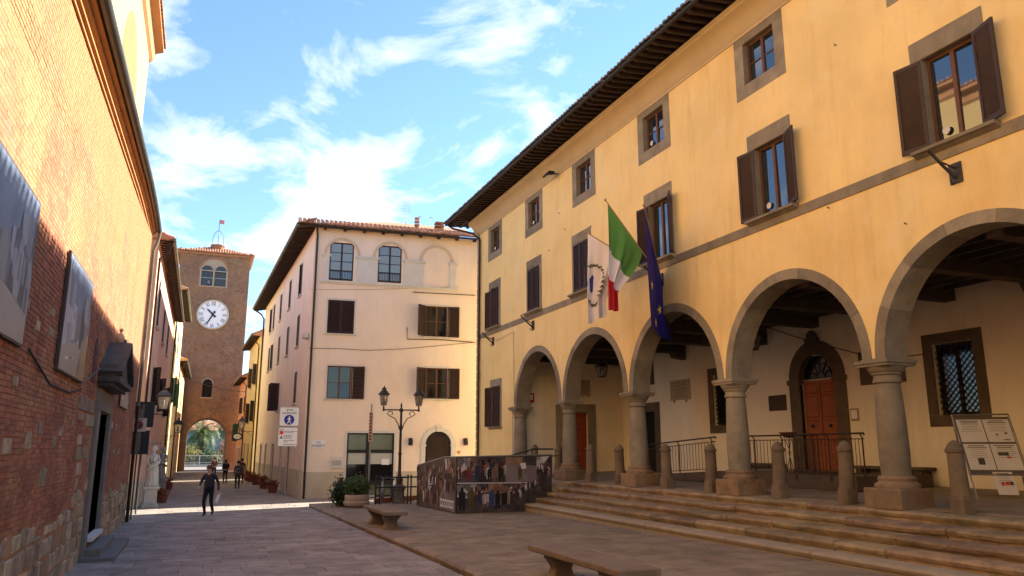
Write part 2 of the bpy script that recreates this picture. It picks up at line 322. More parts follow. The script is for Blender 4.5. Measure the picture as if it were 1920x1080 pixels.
# ================================================================ ground, road, piazza, steps
def project(q):
    v = Vector(q) - _C; w = v.dot(_fw)
    if w < 0.1: return (-9999, -9999)
    return CX + F_PX * v.dot(_rt) / w, CY - F_PX * v.dot(_up) / w
def in_view(q, m=30):
    x, y = project(q); return -m < x < 1920 + m and -m < y < 1080 + m
def sheet(mb, x0, x1, ys, zf):
    for a, b in zip(ys[:-1], ys[1:]): mb.quad([(x0, a, zf(a)), (x1, a, zf(a)), (x1, b, zf(b)), (x0, b, zf(b))])
GROUND = M('pale_ground', (0.36, 0.32, 0.25), 0.9, 0.15, 0.4, 0.2, 10)
g = MB(); sheet(g, -900, 900, [-400, -20, 15, 42, 200, 1500], lambda y: gz(y) - 0.07)
tag(g.build('ground', GROUND), kind='structure')
rb = MB(); ys = [-12, 15, 20, 25, 30, 34.6, 42, 60]
sheet(rb, -2.4, 4.55, ys, lambda y: gz(y) - 0.012)
sheet(rb, 4.55, 40, [34.6, 42], lambda y: gz(y) - 0.012)
road = rb.build('road', JOINT); tag(road, kind='structure')
rf = MB(); sheet(rf, -3, 5.2, [60, 104], lambda y: gz(y) - 0.002); sheet(rf, -30, 30, [104, 117.5], lambda y: gz(y) - 0.002)
tag(rf.build('far_road', M('far_paving', (0.2, 0.17, 0.15), 0.85, 0.15, 2, 0.3, 15)), kind='structure')
rs = MB(); sheet(rs, -12, -2.4, [29.2, 35.8], lambda y: gz(y) - 0.01)
tag(rs.build('side_lane', M('lane_paving', (0.24, 0.21, 0.18), 0.85, 0.15, 2, 0.3, 15)), kind='structure')

def chamfer_unit(name, mat, c=0.018):
    me = bpy.data.meshes.new(name)
    v = [(x, y, -0.5) for x, y in ((-.5, -.5), (.5, -.5), (.5, .5), (-.5, .5))] + [(x, y, 0.35) for x, y in ((-.5, -.5), (.5, -.5), (.5, .5), (-.5, .5))]
    i = .5 - c; v += [(-i, -i, .5), (i, -i, .5), (i, i, .5), (-i, i, .5)]
    f = [(a, (a + 1) % 4, 4 + (a + 1) % 4, 4 + a) for a in range(4)] + [(4 + a, 4 + (a + 1) % 4, 8 + (a + 1) % 4, 8 + a) for a in range(4)] + [(8, 9, 10, 11)]
    me.from_pydata(v, [], f); me.materials.append(mat); me.update(); return me
def pave(parent, unit, mat, rects, zf, nobj, name, thick=0.05, rnd_h=0.004):
    rg = random.Random(len(rects)); sc = []
    for r in rects:
        q = ((r[0] + r[1]) / 2, (r[2] + r[3]) / 2, zf((r[2] + r[3]) / 2))
        a = (r[1] - r[0]) * (r[3] - r[2])
        s_ = a / (q[0] ** 2 + q[1] ** 2 + 1) ** 1.5 if in_view(q) else 0
        sc.append((s_, r, q))
    sc.sort(key=lambda t: -t[0])
    mb = MB()
    for i, (s_, r, q) in enumerate(sc):
        dz = rg.uniform(-rnd_h, rnd_h); sl = (zf(r[3]) - zf(r[2])) / (r[3] - r[2])
        if i < nobj and s_ > 0:
            inst(name, unit, parent, (q[0], q[1], q[2] - thick / 2 + dz), (r[1] - r[0], r[3] - r[2], thick), (math.atan(sl) + rg.uniform(-.004, .004), rg.uniform(-.004, .004), rg.uniform(-.006, .006)))
        else:
            c = 0.008
            z0, z1 = zf(r[2]) + dz, zf(r[3]) + dz
            o_ = [(r[0], r[2], z0 - .01), (r[1], r[2], z0 - .01), (r[1], r[3], z1 - .01), (r[0], r[3], z1 - .01)]
            t_ = [(r[0] + c, r[2] + c, z0), (r[1] - c, r[2] + c, z0), (r[1] - c, r[3] - c, z1), (r[0] + c, r[3] - c, z1)]
            mb.add(o_ + t_, [(0, 1, 5, 4), (1, 2, 6, 5), (2, 3, 7, 6), (3, 0, 4, 7), (4, 5, 6, 7)], rg.random())
    tag(mb.build('small_' + name + 's', mat, parent), kind='stuff')
def rows(x0, x1, y0, y1, d0, d1, l0, l1, gap, seed):
    rg = random.Random(seed); out = []; y = y0
    while y < y1:
        d = rg.uniform(d0, d1); x = x0 - rg.random() * l1
        while x < x1:
            L = rg.uniform(l0, l1)
            a, b = max(x, x0), min(x + L, x1)
            if b - a > 0.12: out.append((a + gap * rg.uniform(.5, 1.4), b - gap, y + gap * rg.uniform(.5, 1.4), min(y + d, y1) - gap))
            x += L
        y += d
    return out
unit_r = chamfer_unit('paver', ROADST)
rects = rows(-2.1, 4.55, 9, 34.6, .4, .75, .5, 1.3, .005, 3) + rows(-2.3, 14, 34.6, 42, .4, .55, .6, 1.2, .007, 4) + rows(-2.3, 4.9, 42, 60, .45, .6, .6, 1.2, .008, 5)
pave(road, unit_r, ROADST, rects, gz, 300, 'paver')
# piazza platform with a kerb of long stones
pb = MB(); sheet(pb, 4.85, 14, [-12, 15, 34.4], lambda y: pz(y) - 0.012)
pb.quad([(4.85, 34.4, pz(34.4) - .012), (14, 34.4, pz(34.4) - .012), (14, 34.4, -.4), (4.85, 34.4, -.4)])
pia = pb.build('piazza', JOINT); tag(pia, kind='structure')
pave(pia, chamfer_unit('slab', PIAZST), PIAZST, rows(4.87, 11.02, 7.5, 34.4, .30, .44, .45, 1.0, .006, 9), pz, 300, 'slab')
kb = empty('kerb', (4.7, 20, 0)); tag(kb, kind='structure')
rg = random.Random(5); y = 8.0
while y < 34.3:
    L = rg.uniform(1.3, 2.6); e_ = min(y + L, 34.4)
    if 16.6 < y < 17.6: y += .35; continue                # the drain gap in the kerb
    m_ = MB(); f = Frame((4.58, 0, 0), (0, 1, 0), (1, 0, 0)); nseg = 5; vv = []
    for i in range(nseg + 1):
        yy = y + .008 + (e_ - y - .016) * i / nseg; w = rg.uniform(-.012, .012); h = pz(yy) + .004 + rg.uniform(-.006, .006)
        vv += [(4.58 + w, yy, gz(yy) - .05), (4.56 + w, yy, h - .05), (4.60 + w, yy, h - .008), (4.66, yy, h), (4.90, yy, h), (4.90, yy, gz(yy) - .05)]
    fs = [(i * 6 + k, i * 6 + k + 1, i * 6 + k + 7, i * 6 + k + 6) for i in range(nseg) for k in range(5)] + [tuple(range(6)), tuple(range(nseg * 6, nseg * 6 + 6))]
    m_.add(vv, fs, rg.random()); m_.build('kerb_stone', PIAZST, kb, smooth=True); y = e_
# the kerb at the platform's far end
m_ = MB(); m_.box(W, 4.6, 14, 34.36, 34.62, -.4, pz(34.4) + .006); m_.build('kerb_stone', PIAZST, kb, bevel=.03)
# steps up to the portico
ZP, RISE, TREAD, X_LIP = 1.025, 0.185, 0.43, 12.75
STEP_Y0, STEP_Y1 = -3.0, 26.3
steps = empty('stone_steps', (12, 12, 0.1)); tag(steps, kind='structure')
rg = random.Random(11)
for k in range(5):
    zt, xl = ZP - k * RISE, X_LIP - k * TREAD
    y = STEP_Y0; y1 = STEP_Y1 if k else 33.0
    while y < y1 - .1:
        L = rg.uniform(1.1, 2.7) if k < 4 else rg.uniform(2.6, 4.2); e_ = min(y + L, y1)
        if y1 - e_ < .5: e_ = y1
        worn = .022 if k < 3 else .006; nseg = max(4, int(L / .22)); m_ = MB(); vv = []
        off = rg.uniform(-worn, worn); zo = rg.uniform(-.01, .006) if k < 4 else 0
        dip = rg.uniform(0, worn * 1.4)
        for i in range(nseg + 1):
            t = i / nseg; yy = y + .012 + (e_ - y - .024) * t
            w = off + rg.uniform(-worn, worn) * .8; en = .02 if i in (0, nseg) else 0.0
            h = zt + zo - dip * math.sin(math.pi * t) + rg.uniform(-.3, .3) * worn
            zb = (zt - RISE - .02) if k < 4 else -.3
            vv += [(xl + .045 + w * .5, yy, zb), (xl + w + .035, yy, zt - RISE + .035), (xl + w + .004, yy, h - .115), (xl + w - .016 + en * .6, yy, h - .055), (xl + w + en, yy, h - .022), (xl + .045 + w + en, yy, h - .004 - en * .4), (xl + .12, yy, h), (xl + TREAD + .12, yy, zt + (zo if k == 0 else 0)), (xl + TREAD + .12, yy, zb)]
        n8 = 9
        fs = [(i * n8 + q, i * n8 + q + 1, i * n8 + q + n8 + 1, i * n8 + q + n8) for i in range(nseg) for q in range(8)] + [tuple(range(n8)), tuple(range(nseg * n8, nseg * n8 + n8))]
        m_.add(vv, fs, rg.random()); m_.build('step_stone', STEP if k < 4 else CONC, steps, smooth=True); y = e_
XB, ZB, ZCEIL, XF = 18.6, 1.2, 6.45, 12.95
fl = MB(); fl.quad([(X_LIP + .5, -3, ZP - .006), (XB + .3, -3, ZB - .006), (XB + .3, 33, ZB - .006), (X_LIP + .5, 33, ZP - .006)])
fl.box(W, X_LIP + .3, XB + .3, -3, 33, -.4, ZP - .06)
pfl = fl.build('portico_floor', JOINT); tag(pfl, kind='structure')
zfl = lambda x: ZP + (ZB - ZP) * (x - X_LIP) / (XB - X_LIP)
rg = random.Random(21); un = chamfer_unit('floor_slab', PIAZST); x = X_LIP + .55
while x < XB:
    d = .85; y = 4 - rg.random()
    while y < 32.6:
        L = rg.uniform(.9, 1.7); xc = x + d / 2
        inst('floor_slab', un, pfl, (xc, y + L / 2, zfl(xc) - .025), (d - .014, L - .014, .05), (0, -math.atan((ZB - ZP) / (XB - X_LIP)), 0)); y += L
    x += d
# ================================================================ generic building pieces
def wall_grid(mb, f, u0, u1, z0, z1, holes, depth=0.25, d=0.0, rmi=0):
    us = sorted({u0, u1, *[h[0] for h in holes], *[h[1] for h in holes]}); zs = sorted({z0, z1, *[h[2] for h in holes], *[h[3] for h in holes]})
    us = [u for u in us if u0 <= u <= u1]; zs = [z for z in zs if z0 <= z <= z1]
    for a, b in zip(us[:-1], us[1:]):
        for c, e in zip(zs[:-1], zs[1:]):
            um, zm = (a + b) / 2, (c + e) / 2
            if any(h[0] < um < h[1] and h[2] < zm < h[3] for h in holes): continue
            mb.quad([f.p(a, d, c), f.p(b, d, c), f.p(b, d, e), f.p(a, d, e)])
    for h in holes:
        a, b, c, e = h[:4]; q = d - depth
        mb.quad([f.p(a, d, c), f.p(a, q, c), f.p(a, q, e), f.p(a, d, e)], mi=rmi); mb.quad([f.p(b, d, c), f.p(b, q, c), f.p(b, q, e), f.p(b, d, e)], mi=rmi)
        mb.quad([f.p(a, d, c), f.p(b, d, c), f.p(b, q, c), f.p(a, q, c)], mi=rmi); mb.quad([f.p(a, d, e), f.p(b, d, e), f.p(b, q, e), f.p(a, q, e)], mi=rmi)
        mb.quad([f.p(a, q - .02, c), f.p(b, q - .02, c), f.p(b, q - .02, e), f.p(a, q - .02, e)], mi=rmi)
_prg = random.Random(77)
def window(b, f, u0, u1, z0, z1, depth=0.2, rows_=2, fmat=None, gmat=None, cas=2, fw=0.06, vent=None, name='window'):
    fmat = fmat or WOODF; gmat = gmat or GLASS; d0, d1 = -depth - .01, -depth + .05
    m = MB(); m.box(f, u0, u0 + fw, d0, d1, z0, z1); m.box(f, u1 - fw, u1, d0, d1, z0, z1)
    m.box(f, u0 + fw, u1 - fw, d0, d1, z0, z0 + fw * 1.2); m.box(f, u0 + fw, u1 - fw, d0, d1, z1 - fw, z1)
    cw = (u1 - u0 - 2 * fw) / cas
    for i in range(1, cas): m.box(f, u0 + fw + cw * i - fw * .7, u0 + fw + cw * i + fw * .7, d0, d1 + .012, z0 + fw * 1.2, z1 - fw)
    zz = [z0 + fw * 1.2 + (z1 - z0 - 2.2 * fw) * j / rows_ for j in range(rows_ + 1)]
    for i in range(cas):
        a = u0 + fw + cw * i + (fw * .7 if i else 0) ; e = u0 + fw + cw * (i + 1) - (fw * .7 if i < cas - 1 else 0)
        for j in range(1, rows_): m.box(f, a, e, d0, d1 - .01, zz[j] - fw * .28, zz[j] + fw * .28)
    w = m.build(name, fmat, b)
    for i in range(cas):
        a = u0 + fw + cw * i; e = u0 + fw + cw * (i + 1); t1 = _prg.uniform(-.006, .006)
        for j in range(rows_):
            t2 = _prg.uniform(-.008, .008); dd = -depth + .018; pm = MB()
            pm.quad([f.p(a, dd - t1 - t2, zz[j]), f.p(e, dd + t1 - t2, zz[j]), f.p(e, dd + t1 + t2, zz[j + 1]), f.p(a, dd - t1 + t2, zz[j + 1])]); pm.build('pane', gmat, w)
    if vent:
        c = f.p(vent[0], -depth + .068, vent[1]); vm = MB(); ax = (f.u, Vector((0, 0, 1)), f.n)
        vm.lathe(c, [(.085, -.006), (.085, .0), (.07, .008), (.055, .0), (.02, .004), (.001, .005)], 16, ax); vm.build('round_vent', PALETRIM, w, smooth=True)
    return w
def shutter(w, f, hu, side, z0, z1, width, ang, mat, d=0.03, pitch=0.08):
    a = R(ang); ud = f.u * (-side * math.cos(a)) + f.n * math.sin(a); nd = f.u * (side * math.sin(a)) * 1 + f.n * math.cos(a)
    lf = Frame(f.p(hu, d, 0), ud, nd); m = MB(); st = .065; t = .045
    m.box(lf, 0, st, 0, t, z0, z1); m.box(lf, width - st, width, 0, t, z0, z1)
    m.box(lf, st, width - st, 0, t, z0, z0 + .1); m.box(lf, st, width - st, 0, t, z1 - .08, z1)
    n = int((z1 - z0 - .18) / pitch)
    for i in range(n):
        z = z0 + .1 + (z1 - z0 - .18) * i / n
        m.quad([lf.p(st, t * .9, z), lf.p(width - st, t * .9, z), lf.p(width - st, t * .1, z + pitch * .95), lf.p(st, t * .1, z + pitch * .95)])
        m.quad([lf.p(st, t * .9, z), lf.p(width - st, t * .9, z), lf.p(width - st, t * .9, z + pitch * .16), lf.p(st, t * .9, z + pitch * .16)])
    return m.build('shutter', mat, w)
def surround(w, f, u0, u1, z0, z1, sw, top, bot, mat, proud=0.02, name='surround_stone', depth=0.0):
    for a, b, c, e in ((u0 - sw, u1 + sw, z1, z1 + top), (u0 - sw, u0, z0, z1), (u1, u1 + sw, z0, z1)):
        MB().box(f, a, b, -depth, proud, c + .004, e).build(name, mat, w)
    if bot: MB().box(f, u0 - sw, u1 + sw, -depth, proud, z0 - bot, z0).build(name, mat, w)
def sill(w, f, u0, u1, z, mat, out=0.14, h=0.1):
    m = MB(); m.sweep(f, [(-.1, z - h), (.04, z - h), (out * .7, z - h * .55), (out, z - h * .5), (out, z), (-.1, z)], [(u0, 0, 0), (u1, 0, 0)]); return m.build('sill', mat, w)
def coppi(mb, f, u0, u1, dz_prof, pitch=0.22, r=0.085, seed=1, seg=5):
    rg = random.Random(seed); n = int((u1 - u0) / pitch)
    (d0, z0), (d1, z1) = dz_prof; L = math.hypot(d1 - d0, z1 - z0); nt = max(1, int(L / .38))
    for i in range(n):
        uc = u0 + (i + .5) * (u1 - u0) / n
        for j in range(nt):
            ta, tb = j / nt, min(1, (j + 1.12) / nt); rr = rg.random(); o = rg.uniform(-.012, .012); vv = []
            for t, k_, up in ((ta, 1.0, .02), (tb, .82, -.01)):
                d, z = d0 + (d1 - d0) * t, z0 + (z1 - z0) * t + up
                vv += [f.p(uc + o + r * k_ * math.cos(math.pi * q / seg), d, z + r * k_ * math.sin(math.pi * q / seg)) for q in range(seg + 1)]
            s_ = seg + 1
            mb.add(vv, [(q, q + 1, s_ + q + 1, s_ + q) for q in range(seg)] + [tuple(range(s_))], rr)
    return mb
def rafter_row(b, f, us, d0, d1, z0, z1, w, h, mat, name='rafter'):
    me = None
    for u in us:
        m = MB(); p = [(d0, z0), (d1 - .12, z1), (d1, z1 + h * .5), (d1, z1 + h), (d0, z0 + h)]
        if me is None:
            vv = [f.u * -w / 2 + f.n * d + Vector((0, 0, z)) for d, z in p] + [f.u * w / 2 + f.n * d + Vector((0, 0, z)) for d, z in p]
            n = 5; m.add(vv, [tuple(range(n)), tuple(range(2 * n - 1, n - 1, -1))] + [(i, (i + 1) % n, n + (i + 1) % n, n + i) for i in range(n)])
            o = m.build(name, mat); me = o.data; bpy.data.objects.remove(o)
        inst(name, me, b, f.p(u, 0, 0))
def arc(uc, zc, r, a0, a1, n): return [(uc + r * math.cos(a0 + (a1 - a0) * i / n), zc + r * math.sin(a0 + (a1 - a0) * i / n)) for i in range(n + 1)]
def stone_arch(b, f, uc, zc, ri, ro, n, d0, d1, mat, name='voussoir', a0=0.0, a1=math.pi, seg=5, gap=.004):
    for k in range(n):
        s0 = a0 + (a1 - a0) * k / n + gap / ro; s1 = a0 + (a1 - a0) * (k + 1) / n - gap / ro; m = MB()
        pr = _prg.uniform(-.006, .006); A = arc(uc, zc, ri, s0, s1, seg); B = arc(uc, zc, ro, s0, s1, seg)
        for i in range(seg):
            m.prism(f, [A[i], A[i + 1], B[i + 1], B[i]], d0, d1 + pr)
        o = m.build(name, mat, b)

# ================================================================ the town hall
TH = Frame((XF, 0, 0), (0, 1, 0), (-1, 0, 0))
hall = empty('town_hall', (XF, 17, 0))
tag(hall, 'long yellow town hall with an arcaded portico, brown shutters and deep eaves', 'building')
COLS = [1.98, 6.96, 11.94, 16.9, 21.92, 26.95, 31.89]
ZCAP, U_END, Z_EAVE = 4.03, 36.95, 13.28
MAINW = [(4.5, 150, 150), (9.5, 169, 160), (14.6, 172, 158), (19.78, 172, 152), (25.1, 2, 2), (29.6, 2, 2), (34.42, 172, 14)]
holes = [(u - .56, u + .56, 7.97, 9.88) for u, _, _ in MAINW]
SMALLW = [9.75, 14.74, 19.87, 24.82, 29.6, 34.42]
holes += [(u - .6, u + .6, 11.78, 12.98) for u in SMALLW]
holes += [(34.2 - .55, 34.2 + .55, 3.2, 5.1)]
m = MB()
zt = 6.9
wall_grid(m, TH, -8, U_END, zt, Z_EAVE, [h for h in holes if h[2] > 6], .22, rmi=1)
wall_grid(m, TH, COLS[-1] + .26, U_END, -.4, zt, [holes[-1]], .22, rmi=1)
wall_grid(m, TH, -8, COLS[0] - .26, -.4, zt, [], .22)
for a, b_ in zip(COLS[:-1], COLS[1:]):
    uc, hw = (a + b_) / 2, (b_ - a) / 2; ro = hw - .30 + .245
    pts = arc(uc, ZCAP, ro, math.pi, 0, 36)
    for q, r_ in zip(pts[:-1], pts[1:]): m.quad([TH.p(q[0], 0, q[1]), TH.p(r_[0], 0, r_[1]), TH.p(r_[0], 0, zt), TH.p(q[0], 0, zt)])
    m.quad([TH.p(a, 0, ZCAP), TH.p(pts[0][0], 0, ZCAP), TH.p(pts[0][0], 0, zt), TH.p(a, 0, zt)]); m.quad([TH.p(pts[-1][0], 0, ZCAP), TH.p(b_, 0, ZCAP), TH.p(b_, 0, zt), TH.p(pts[-1][0], 0, zt)])
m.quad([TH.p(COLS[-1], 0, ZCAP), TH.p(COLS[-1] + .26, 0, ZCAP), TH.p(COLS[-1] + .26, 0, zt), TH.p(COLS[-1], 0, zt)])
m.quad([TH.p(COLS[0], 0, ZCAP), TH.p(COLS[0] - .26, 0, ZCAP), TH.p(COLS[0] - .26, 0, zt), TH.p(COLS[0], 0, zt)])
m.quad([TH.p(COLS[-1] + .26, 0, -.4), TH.p(COLS[-1] + .26, -.7, -.4), TH.p(COLS[-1] + .26, -.7, ZCAP), TH.p(COLS[-1] + .26, 0, ZCAP)])
# end walls and rear wall close the volume
for u in (-8, U_END): m.quad([TH.p(u, 0, -.4), TH.p(u, -13, -.4), TH.p(u, -13, Z_EAVE + .6), TH.p(u, 0, Z_EAVE + .6)])
m.quad([TH.p(-8, -13, -.4), TH.p(U_END, -13, -.4), TH.p(U_END, -13, Z_EAVE + .6), TH.p(-8, -13, Z_EAVE + .6)])
m.build('facade_wall', [YEL, STONE], hall)
# arches
for a, b_ in zip(COLS[:-1], COLS[1:]):
    stone_arch(hall, TH, (a + b_) / 2, ZCAP, (b_ - a) / 2 - .30, (b_ - a) / 2 - .05, 7, -.62, .022, STONE, seg=6)
# columns
def column(u):
    c = TH.p(u, -.30, 0); zb = ZP - .02
    s_ = MB(); s_.lathe(c, [(.285, 1.66), (.295, 2.1), (.285, 2.7), (.265, 3.2), (.245, 3.52)], 28); col = s_.build('column', STONE, hall, smooth=True)
    p = MB(); p.box(TH, u - .46, u + .46, -.76, .16, zb, 1.42); p.build('plinth', PLINTH, col, bevel=.03)
    p = MB(); p.lathe(c, [(.43, 1.42), (.44, 1.45), (.43, 1.5), (.37, 1.53), (.35, 1.56), (.36, 1.58), (.365, 1.61), (.345, 1.645), (.30, 1.66)], 28); p.build('column_base', PLINTH, col, smooth=True)
    p = MB(); p.lathe(c, [(.25, 3.52), (.285, 3.54), (.29, 3.57), (.265, 3.60), (.262, 3.68), (.30, 3.71), (.30, 3.74), (.33, 3.76), (.375, 3.84), (.385, 3.87)], 28)
    p.box(TH, u - .40, u + .40, -.70, .10, 3.87, 3.93); p.box(TH, u - .43, u + .43, -.73, .13, 3.93, 4.0); p.box(TH, u - .33, u + .33, -.63, .03, 4.0, ZCAP + .002)
    p.build('capital', STONE, col, smooth=True)
for u in COLS: column(u)
# main windows with open and closed shutters
for i, (u, al, ar) in enumerate(MAINW):
    u0, u1, z0, z1 = u - .56, u + .56, 7.97, 9.88
    v = (u + .30, 8.28) if i in (1, 2) else None
    w = window(hall, TH, u0, u1, z0, z1, .2, 1, vent=v)
    surround(w, TH, u0, u1, z0, z1, .24, .42, 0, STONE)
    sill(w, TH, u0 - .32, u1 + .32, 7.97, STONE, .2, .13)
    sm = SHUT2 if i < 3 else SHUT
    shutter(w, TH, u1, 1, z0 + .02, z1 - .02, .57, al, sm, .035); shutter(w, TH, u0, -1, z0 + .02, z1 - .02, .57, ar, sm, .035)
for i, u in enumerate(SMALLW):
    w = window(hall, TH, u - .6, u + .6, 11.78, 12.98, .2, 2, vent=(u + .33, 12.02) if i in (2, 4, 5) else None)
    surround(w, TH, u - .6, u + .6, 11.78, 12.98, .35, .34, .36, STONE, .012)
w = window(hall, TH, 33.65, 34.75, 3.2, 5.1, .2, 1); surround(w, TH, 33.65, 34.75, 3.2, 5.1, .2, .34, 0, STONE, .02); sill(w, TH, 33.4, 35.0, 3.2, STONE)
shutter(w, TH, 34.75, 1, 3.22, 5.08, .56, 165, SHUT); shutter(w, TH, 33.65, -1, 3.22, 5.08, .56, 12, SHUT)
# string course, quoins, cornice
cuts = [-8] + [x for u, _, _ in MAINW for x in (u - .88, u + .88)] + [36.5]
for a, b_ in zip(cuts[0::2], cuts[1::2]):
    MB().box(TH, a, b_, -.02, .03, 7.66, 7.90).build('string_course', STONE, hall)
for u, _, _ in MAINW: MB().box(TH, u - .88, u + .88, -.02, .03, 7.66, 7.838).build('string_course', STONE, hall)
QUO = M('quoin_stone', (0.33, 0.25, 0.16), 0.9, 0.2, 3, 0.4, 25, rnd=0.2)
z = .9; k = 0
while z < 13.2:
    wd = .42 if k % 2 else .26
    MB().box(TH, U_END - wd, U_END + .03, -(.66 - wd), .04, z, z + .40).build('quoin', QUO, hall, bevel=.02); z += .43; k += 1
cv = MB(); cv.sweep(TH, [(-.05, 13.2), (.03, 13.2), (.03, 13.28), (.05, 13.30), (.09, 13.42), (.17, 13.58), (.30, 13.72), (.44, 13.78), (.44, 13.86), (.47, 13.88), (.47, 13.96), (-.05, 13.96)], [(-8, 0, 0), (U_END + .3, 0, 0)])
cv.build('cornice', LIGHTSTONE if False else M('cove_plaster', (0.50, 0.38, 0.22), .85, .08, 1, .1), hall, smooth=True)
# eaves: rafters, boards, tiles and gutter
EO, EZ = 1.36, 14.02
rafter_row(hall, TH, [x * .36 for x in range(-20, 107)], .3, EO, 14.02, 13.93, .11, .13, DARKW)
m = MB(); m.quad([TH.p(-8, .2, 14.19), TH.p(U_END + 1.3, .2, 14.19), TH.p(U_END + 1.3, EO + .02, 14.09), TH.p(-8, EO + .02, 14.09)]); m.build('eave_board', RAFTB, hall)
MB().box(TH, -8, U_END + 1.32, EO - .07, EO - .01, 14.065, 14.085).build('eave_batten', M('eave_batten', (0.13, 0.085, 0.05), .8), hall)
rfm = MB(); ridge_d, ridge_z = -6.5, 17.0
A, B_, C_, D_ = TH.p(-8, EO, 14.14), TH.p(U_END + 1.34, EO, 14.14), TH.p(U_END - 5, ridge_d, ridge_z), TH.p(-8, ridge_d, ridge_z)
E_, G_ = TH.p(U_END + 1.34, -14.4, 14.14), TH.p(-8, -14.4, 14.14)
rfm.quad([A, B_, C_, D_]); rfm.quad([B_, E_, C_]); rfm.quad([E_, G_, D_, C_]); roof = rfm.build('roof', TILED, hall)
# eave edge tiles one by one (cover tiles), the rest of the slope as joined tile rows
tm = MB(); coppi(tm, Frame((0, 0, 0), (0, 1, 0), (-1, 0, 0)), -.11, .11, ((0.06, 0.0), (-.42, .17)), .22, .092, 3, 7); tob = tm.build('eave_tile', TILED); tme = tob.data; bpy.data.objects.remove(tob)
trg = random.Random(4)
for i in range(184):
    u = -1.6 + i * .22
    inst('eave_tile', tme, roof, TH.p(u, EO + .03, 14.15 + trg.uniform(-.012, .02)), (1, 1, 1), (0, 0, trg.uniform(-.06, .06)))
tb_ = MB(); coppi(tb_, TH, 0, U_END + 1.3, ((EO - .38, 14.30), (EO - 2.6, 15.07)), .24, .095, 8); tag(tb_.build('roof_tiles', TILED, roof), kind='stuff')
gm = MB(); gp = [(EO + .02 + .075 * math.cos(a), 14.06 + .075 * math.sin(a)) for a in [math.pi * (1 + q / 6) for q in range(7)]]; gp += [(EO + .085, 14.075), (EO - .045, 14.075)]
gm.sweep(TH, gp, [(-8, 0, 0), (U_END + 1.36, 0, 0)]); gm.build('gutter', M('dark_gutter', (0.03, 0.028, 0.026), .5, .2, 3, 0, metal=.3), hall, smooth=True)
dp = MB(); dp.tube([TH.p(U_END + 1.1, EO, 14.0), TH.p(U_END + .9, 1.15, 13.75), TH.p(U_END - .1, .35, 13.3), TH.p(36.42, .12, 12.9), TH.p(36.42, .1, 12.6), TH.p(36.42, .1, .2)], .055, 10); dp.build('downpipe', PIPE, hall, smooth=True)
# hip end rafters
HE = Frame((0, U_END, 0), (1, 0, 0), (0, 1, 0))
rafter_row(hall, HE, [XF - 1.0 + .4 * i for i in range(36)], .0, 1.34, 14.02, 13.93, .11, .13, DARKW)
m = MB(); m.quad([HE.p(XF - 1.3, 0, 14.19), HE.p(XF + 14, 0, 14.19), HE.p(XF + 14, 1.34, 14.09), HE.p(XF - 1.3, 1.34, 14.09)]); m.build('eave_board', RAFTB, hall)
# portico interior
BW = Frame((XB, 0, 0), (0, 1, 0), (-1, 0, 0)); EW = Frame((0, 32.1, 0), (1, 0, 0), (0, -1, 0))
CDY0, CDY1 = 18.78, 20.3
bh = [(CDY0, CDY1, 1.5, 5.2), (13.95, 15.15, 3.08, 5.0), (23.9, 25.05, 3.08, 5.0), (29.3, 30.9, 1.1, 3.82), (9.0, 10.2, 3.08, 5.0)]
m = MB(); wall_grid(m, BW, 1, 32.1, .9, ZCEIL + .3, bh, .25)
wall_grid(m, EW, 12.96, XB, .9, ZCEIL + .3, [(15.47, 16.72, 1.05, 3.84)], .2)
m.quad([(13.2, 2.0, .9), (XB, 2.0, .9), (XB, 2.0, 6.8), (13.2, 2.0, 6.8)]); m.build('portico_wall', CREAM, hall)
m = MB(); m.quad([(13.3, 1, ZCEIL + .05), (XB, 1, ZCEIL + .05), (XB, 32.1, ZCEIL + .05), (13.3, 32.1, ZCEIL + .05)]); m.quad([TH.p(1, -.64, 6.2), TH.p(32.1, -.64, 6.2), TH.p(32.1, -.64, 6.6), TH.p(1, -.64, 6.6)]); m.build('portico_ceiling', BEAM, hall)
for u in [c + dx for c in COLS for dx in (0, 2.5)]:
    if 2.2 < u < 32: MB().box(W, 13.57, XB + .02, u - .17, u + .17, ZCEIL - .36, ZCEIL).build('ceiling_beam', BEAM, hall, bevel=.015)
for x in [13.9 + .62 * i for i in range(8)]: MB().box(W, x - .05, x + .05, 2, 32.1, ZCEIL - .1, ZCEIL + .04).build('joist', BEAM, hall)
for c in COLS[2:6]:      # corbels under the beams on the rear wall
    MB().prism(BW_ if False else Frame((0, c - .16, 0), (-1, 0, 0), (0, 1, 0)), [(-XB, ZCEIL - .36), (-XB + .62, ZCEIL - .36), (-XB + .5, ZCEIL - .56), (-XB, ZCEIL - .62)], 0, .32).build('corbel', BEAM, hall)
# central arched doorway
dr = MB(); dr.box(BW, CDY0, CDY1, -.20, -.15, 1.5, 4.4)
door = dr.build('door', DOORW, hall)
cm = (CDY0 + CDY1) / 2
for s_ in (-1, 1):
    a, b_ = (CDY0, cm - .015) if s_ < 0 else (cm + .015, CDY1)
    lf = MB(); lf.box(BW, a + .01, b_ - .01, -.15, -.12, 1.52, 4.38); leaf = lf.build('door_leaf', DOORW, door)
    for z0, z1 in ((1.66, 2.3), (2.42, 3.1), (3.2, 3.9), (3.98, 4.28)):
        p_ = MB(); p_.cbox(BW, a + .11, b_ - .11, -.12, -.085, z0, z1, .03); p_.build('door_panel', DOORW, leaf)
    k_ = MB(); k_.lathe(BW.p((a + b_) / 2, -.085, 2.92), [(.05, 0), (.06, .02), (.03, .05), (.04, .08), (.001, .09)], 12, (BW.u, Vector((0, 0, 1)), BW.n)); k_.build('door_knob', IRON, leaf, smooth=True)
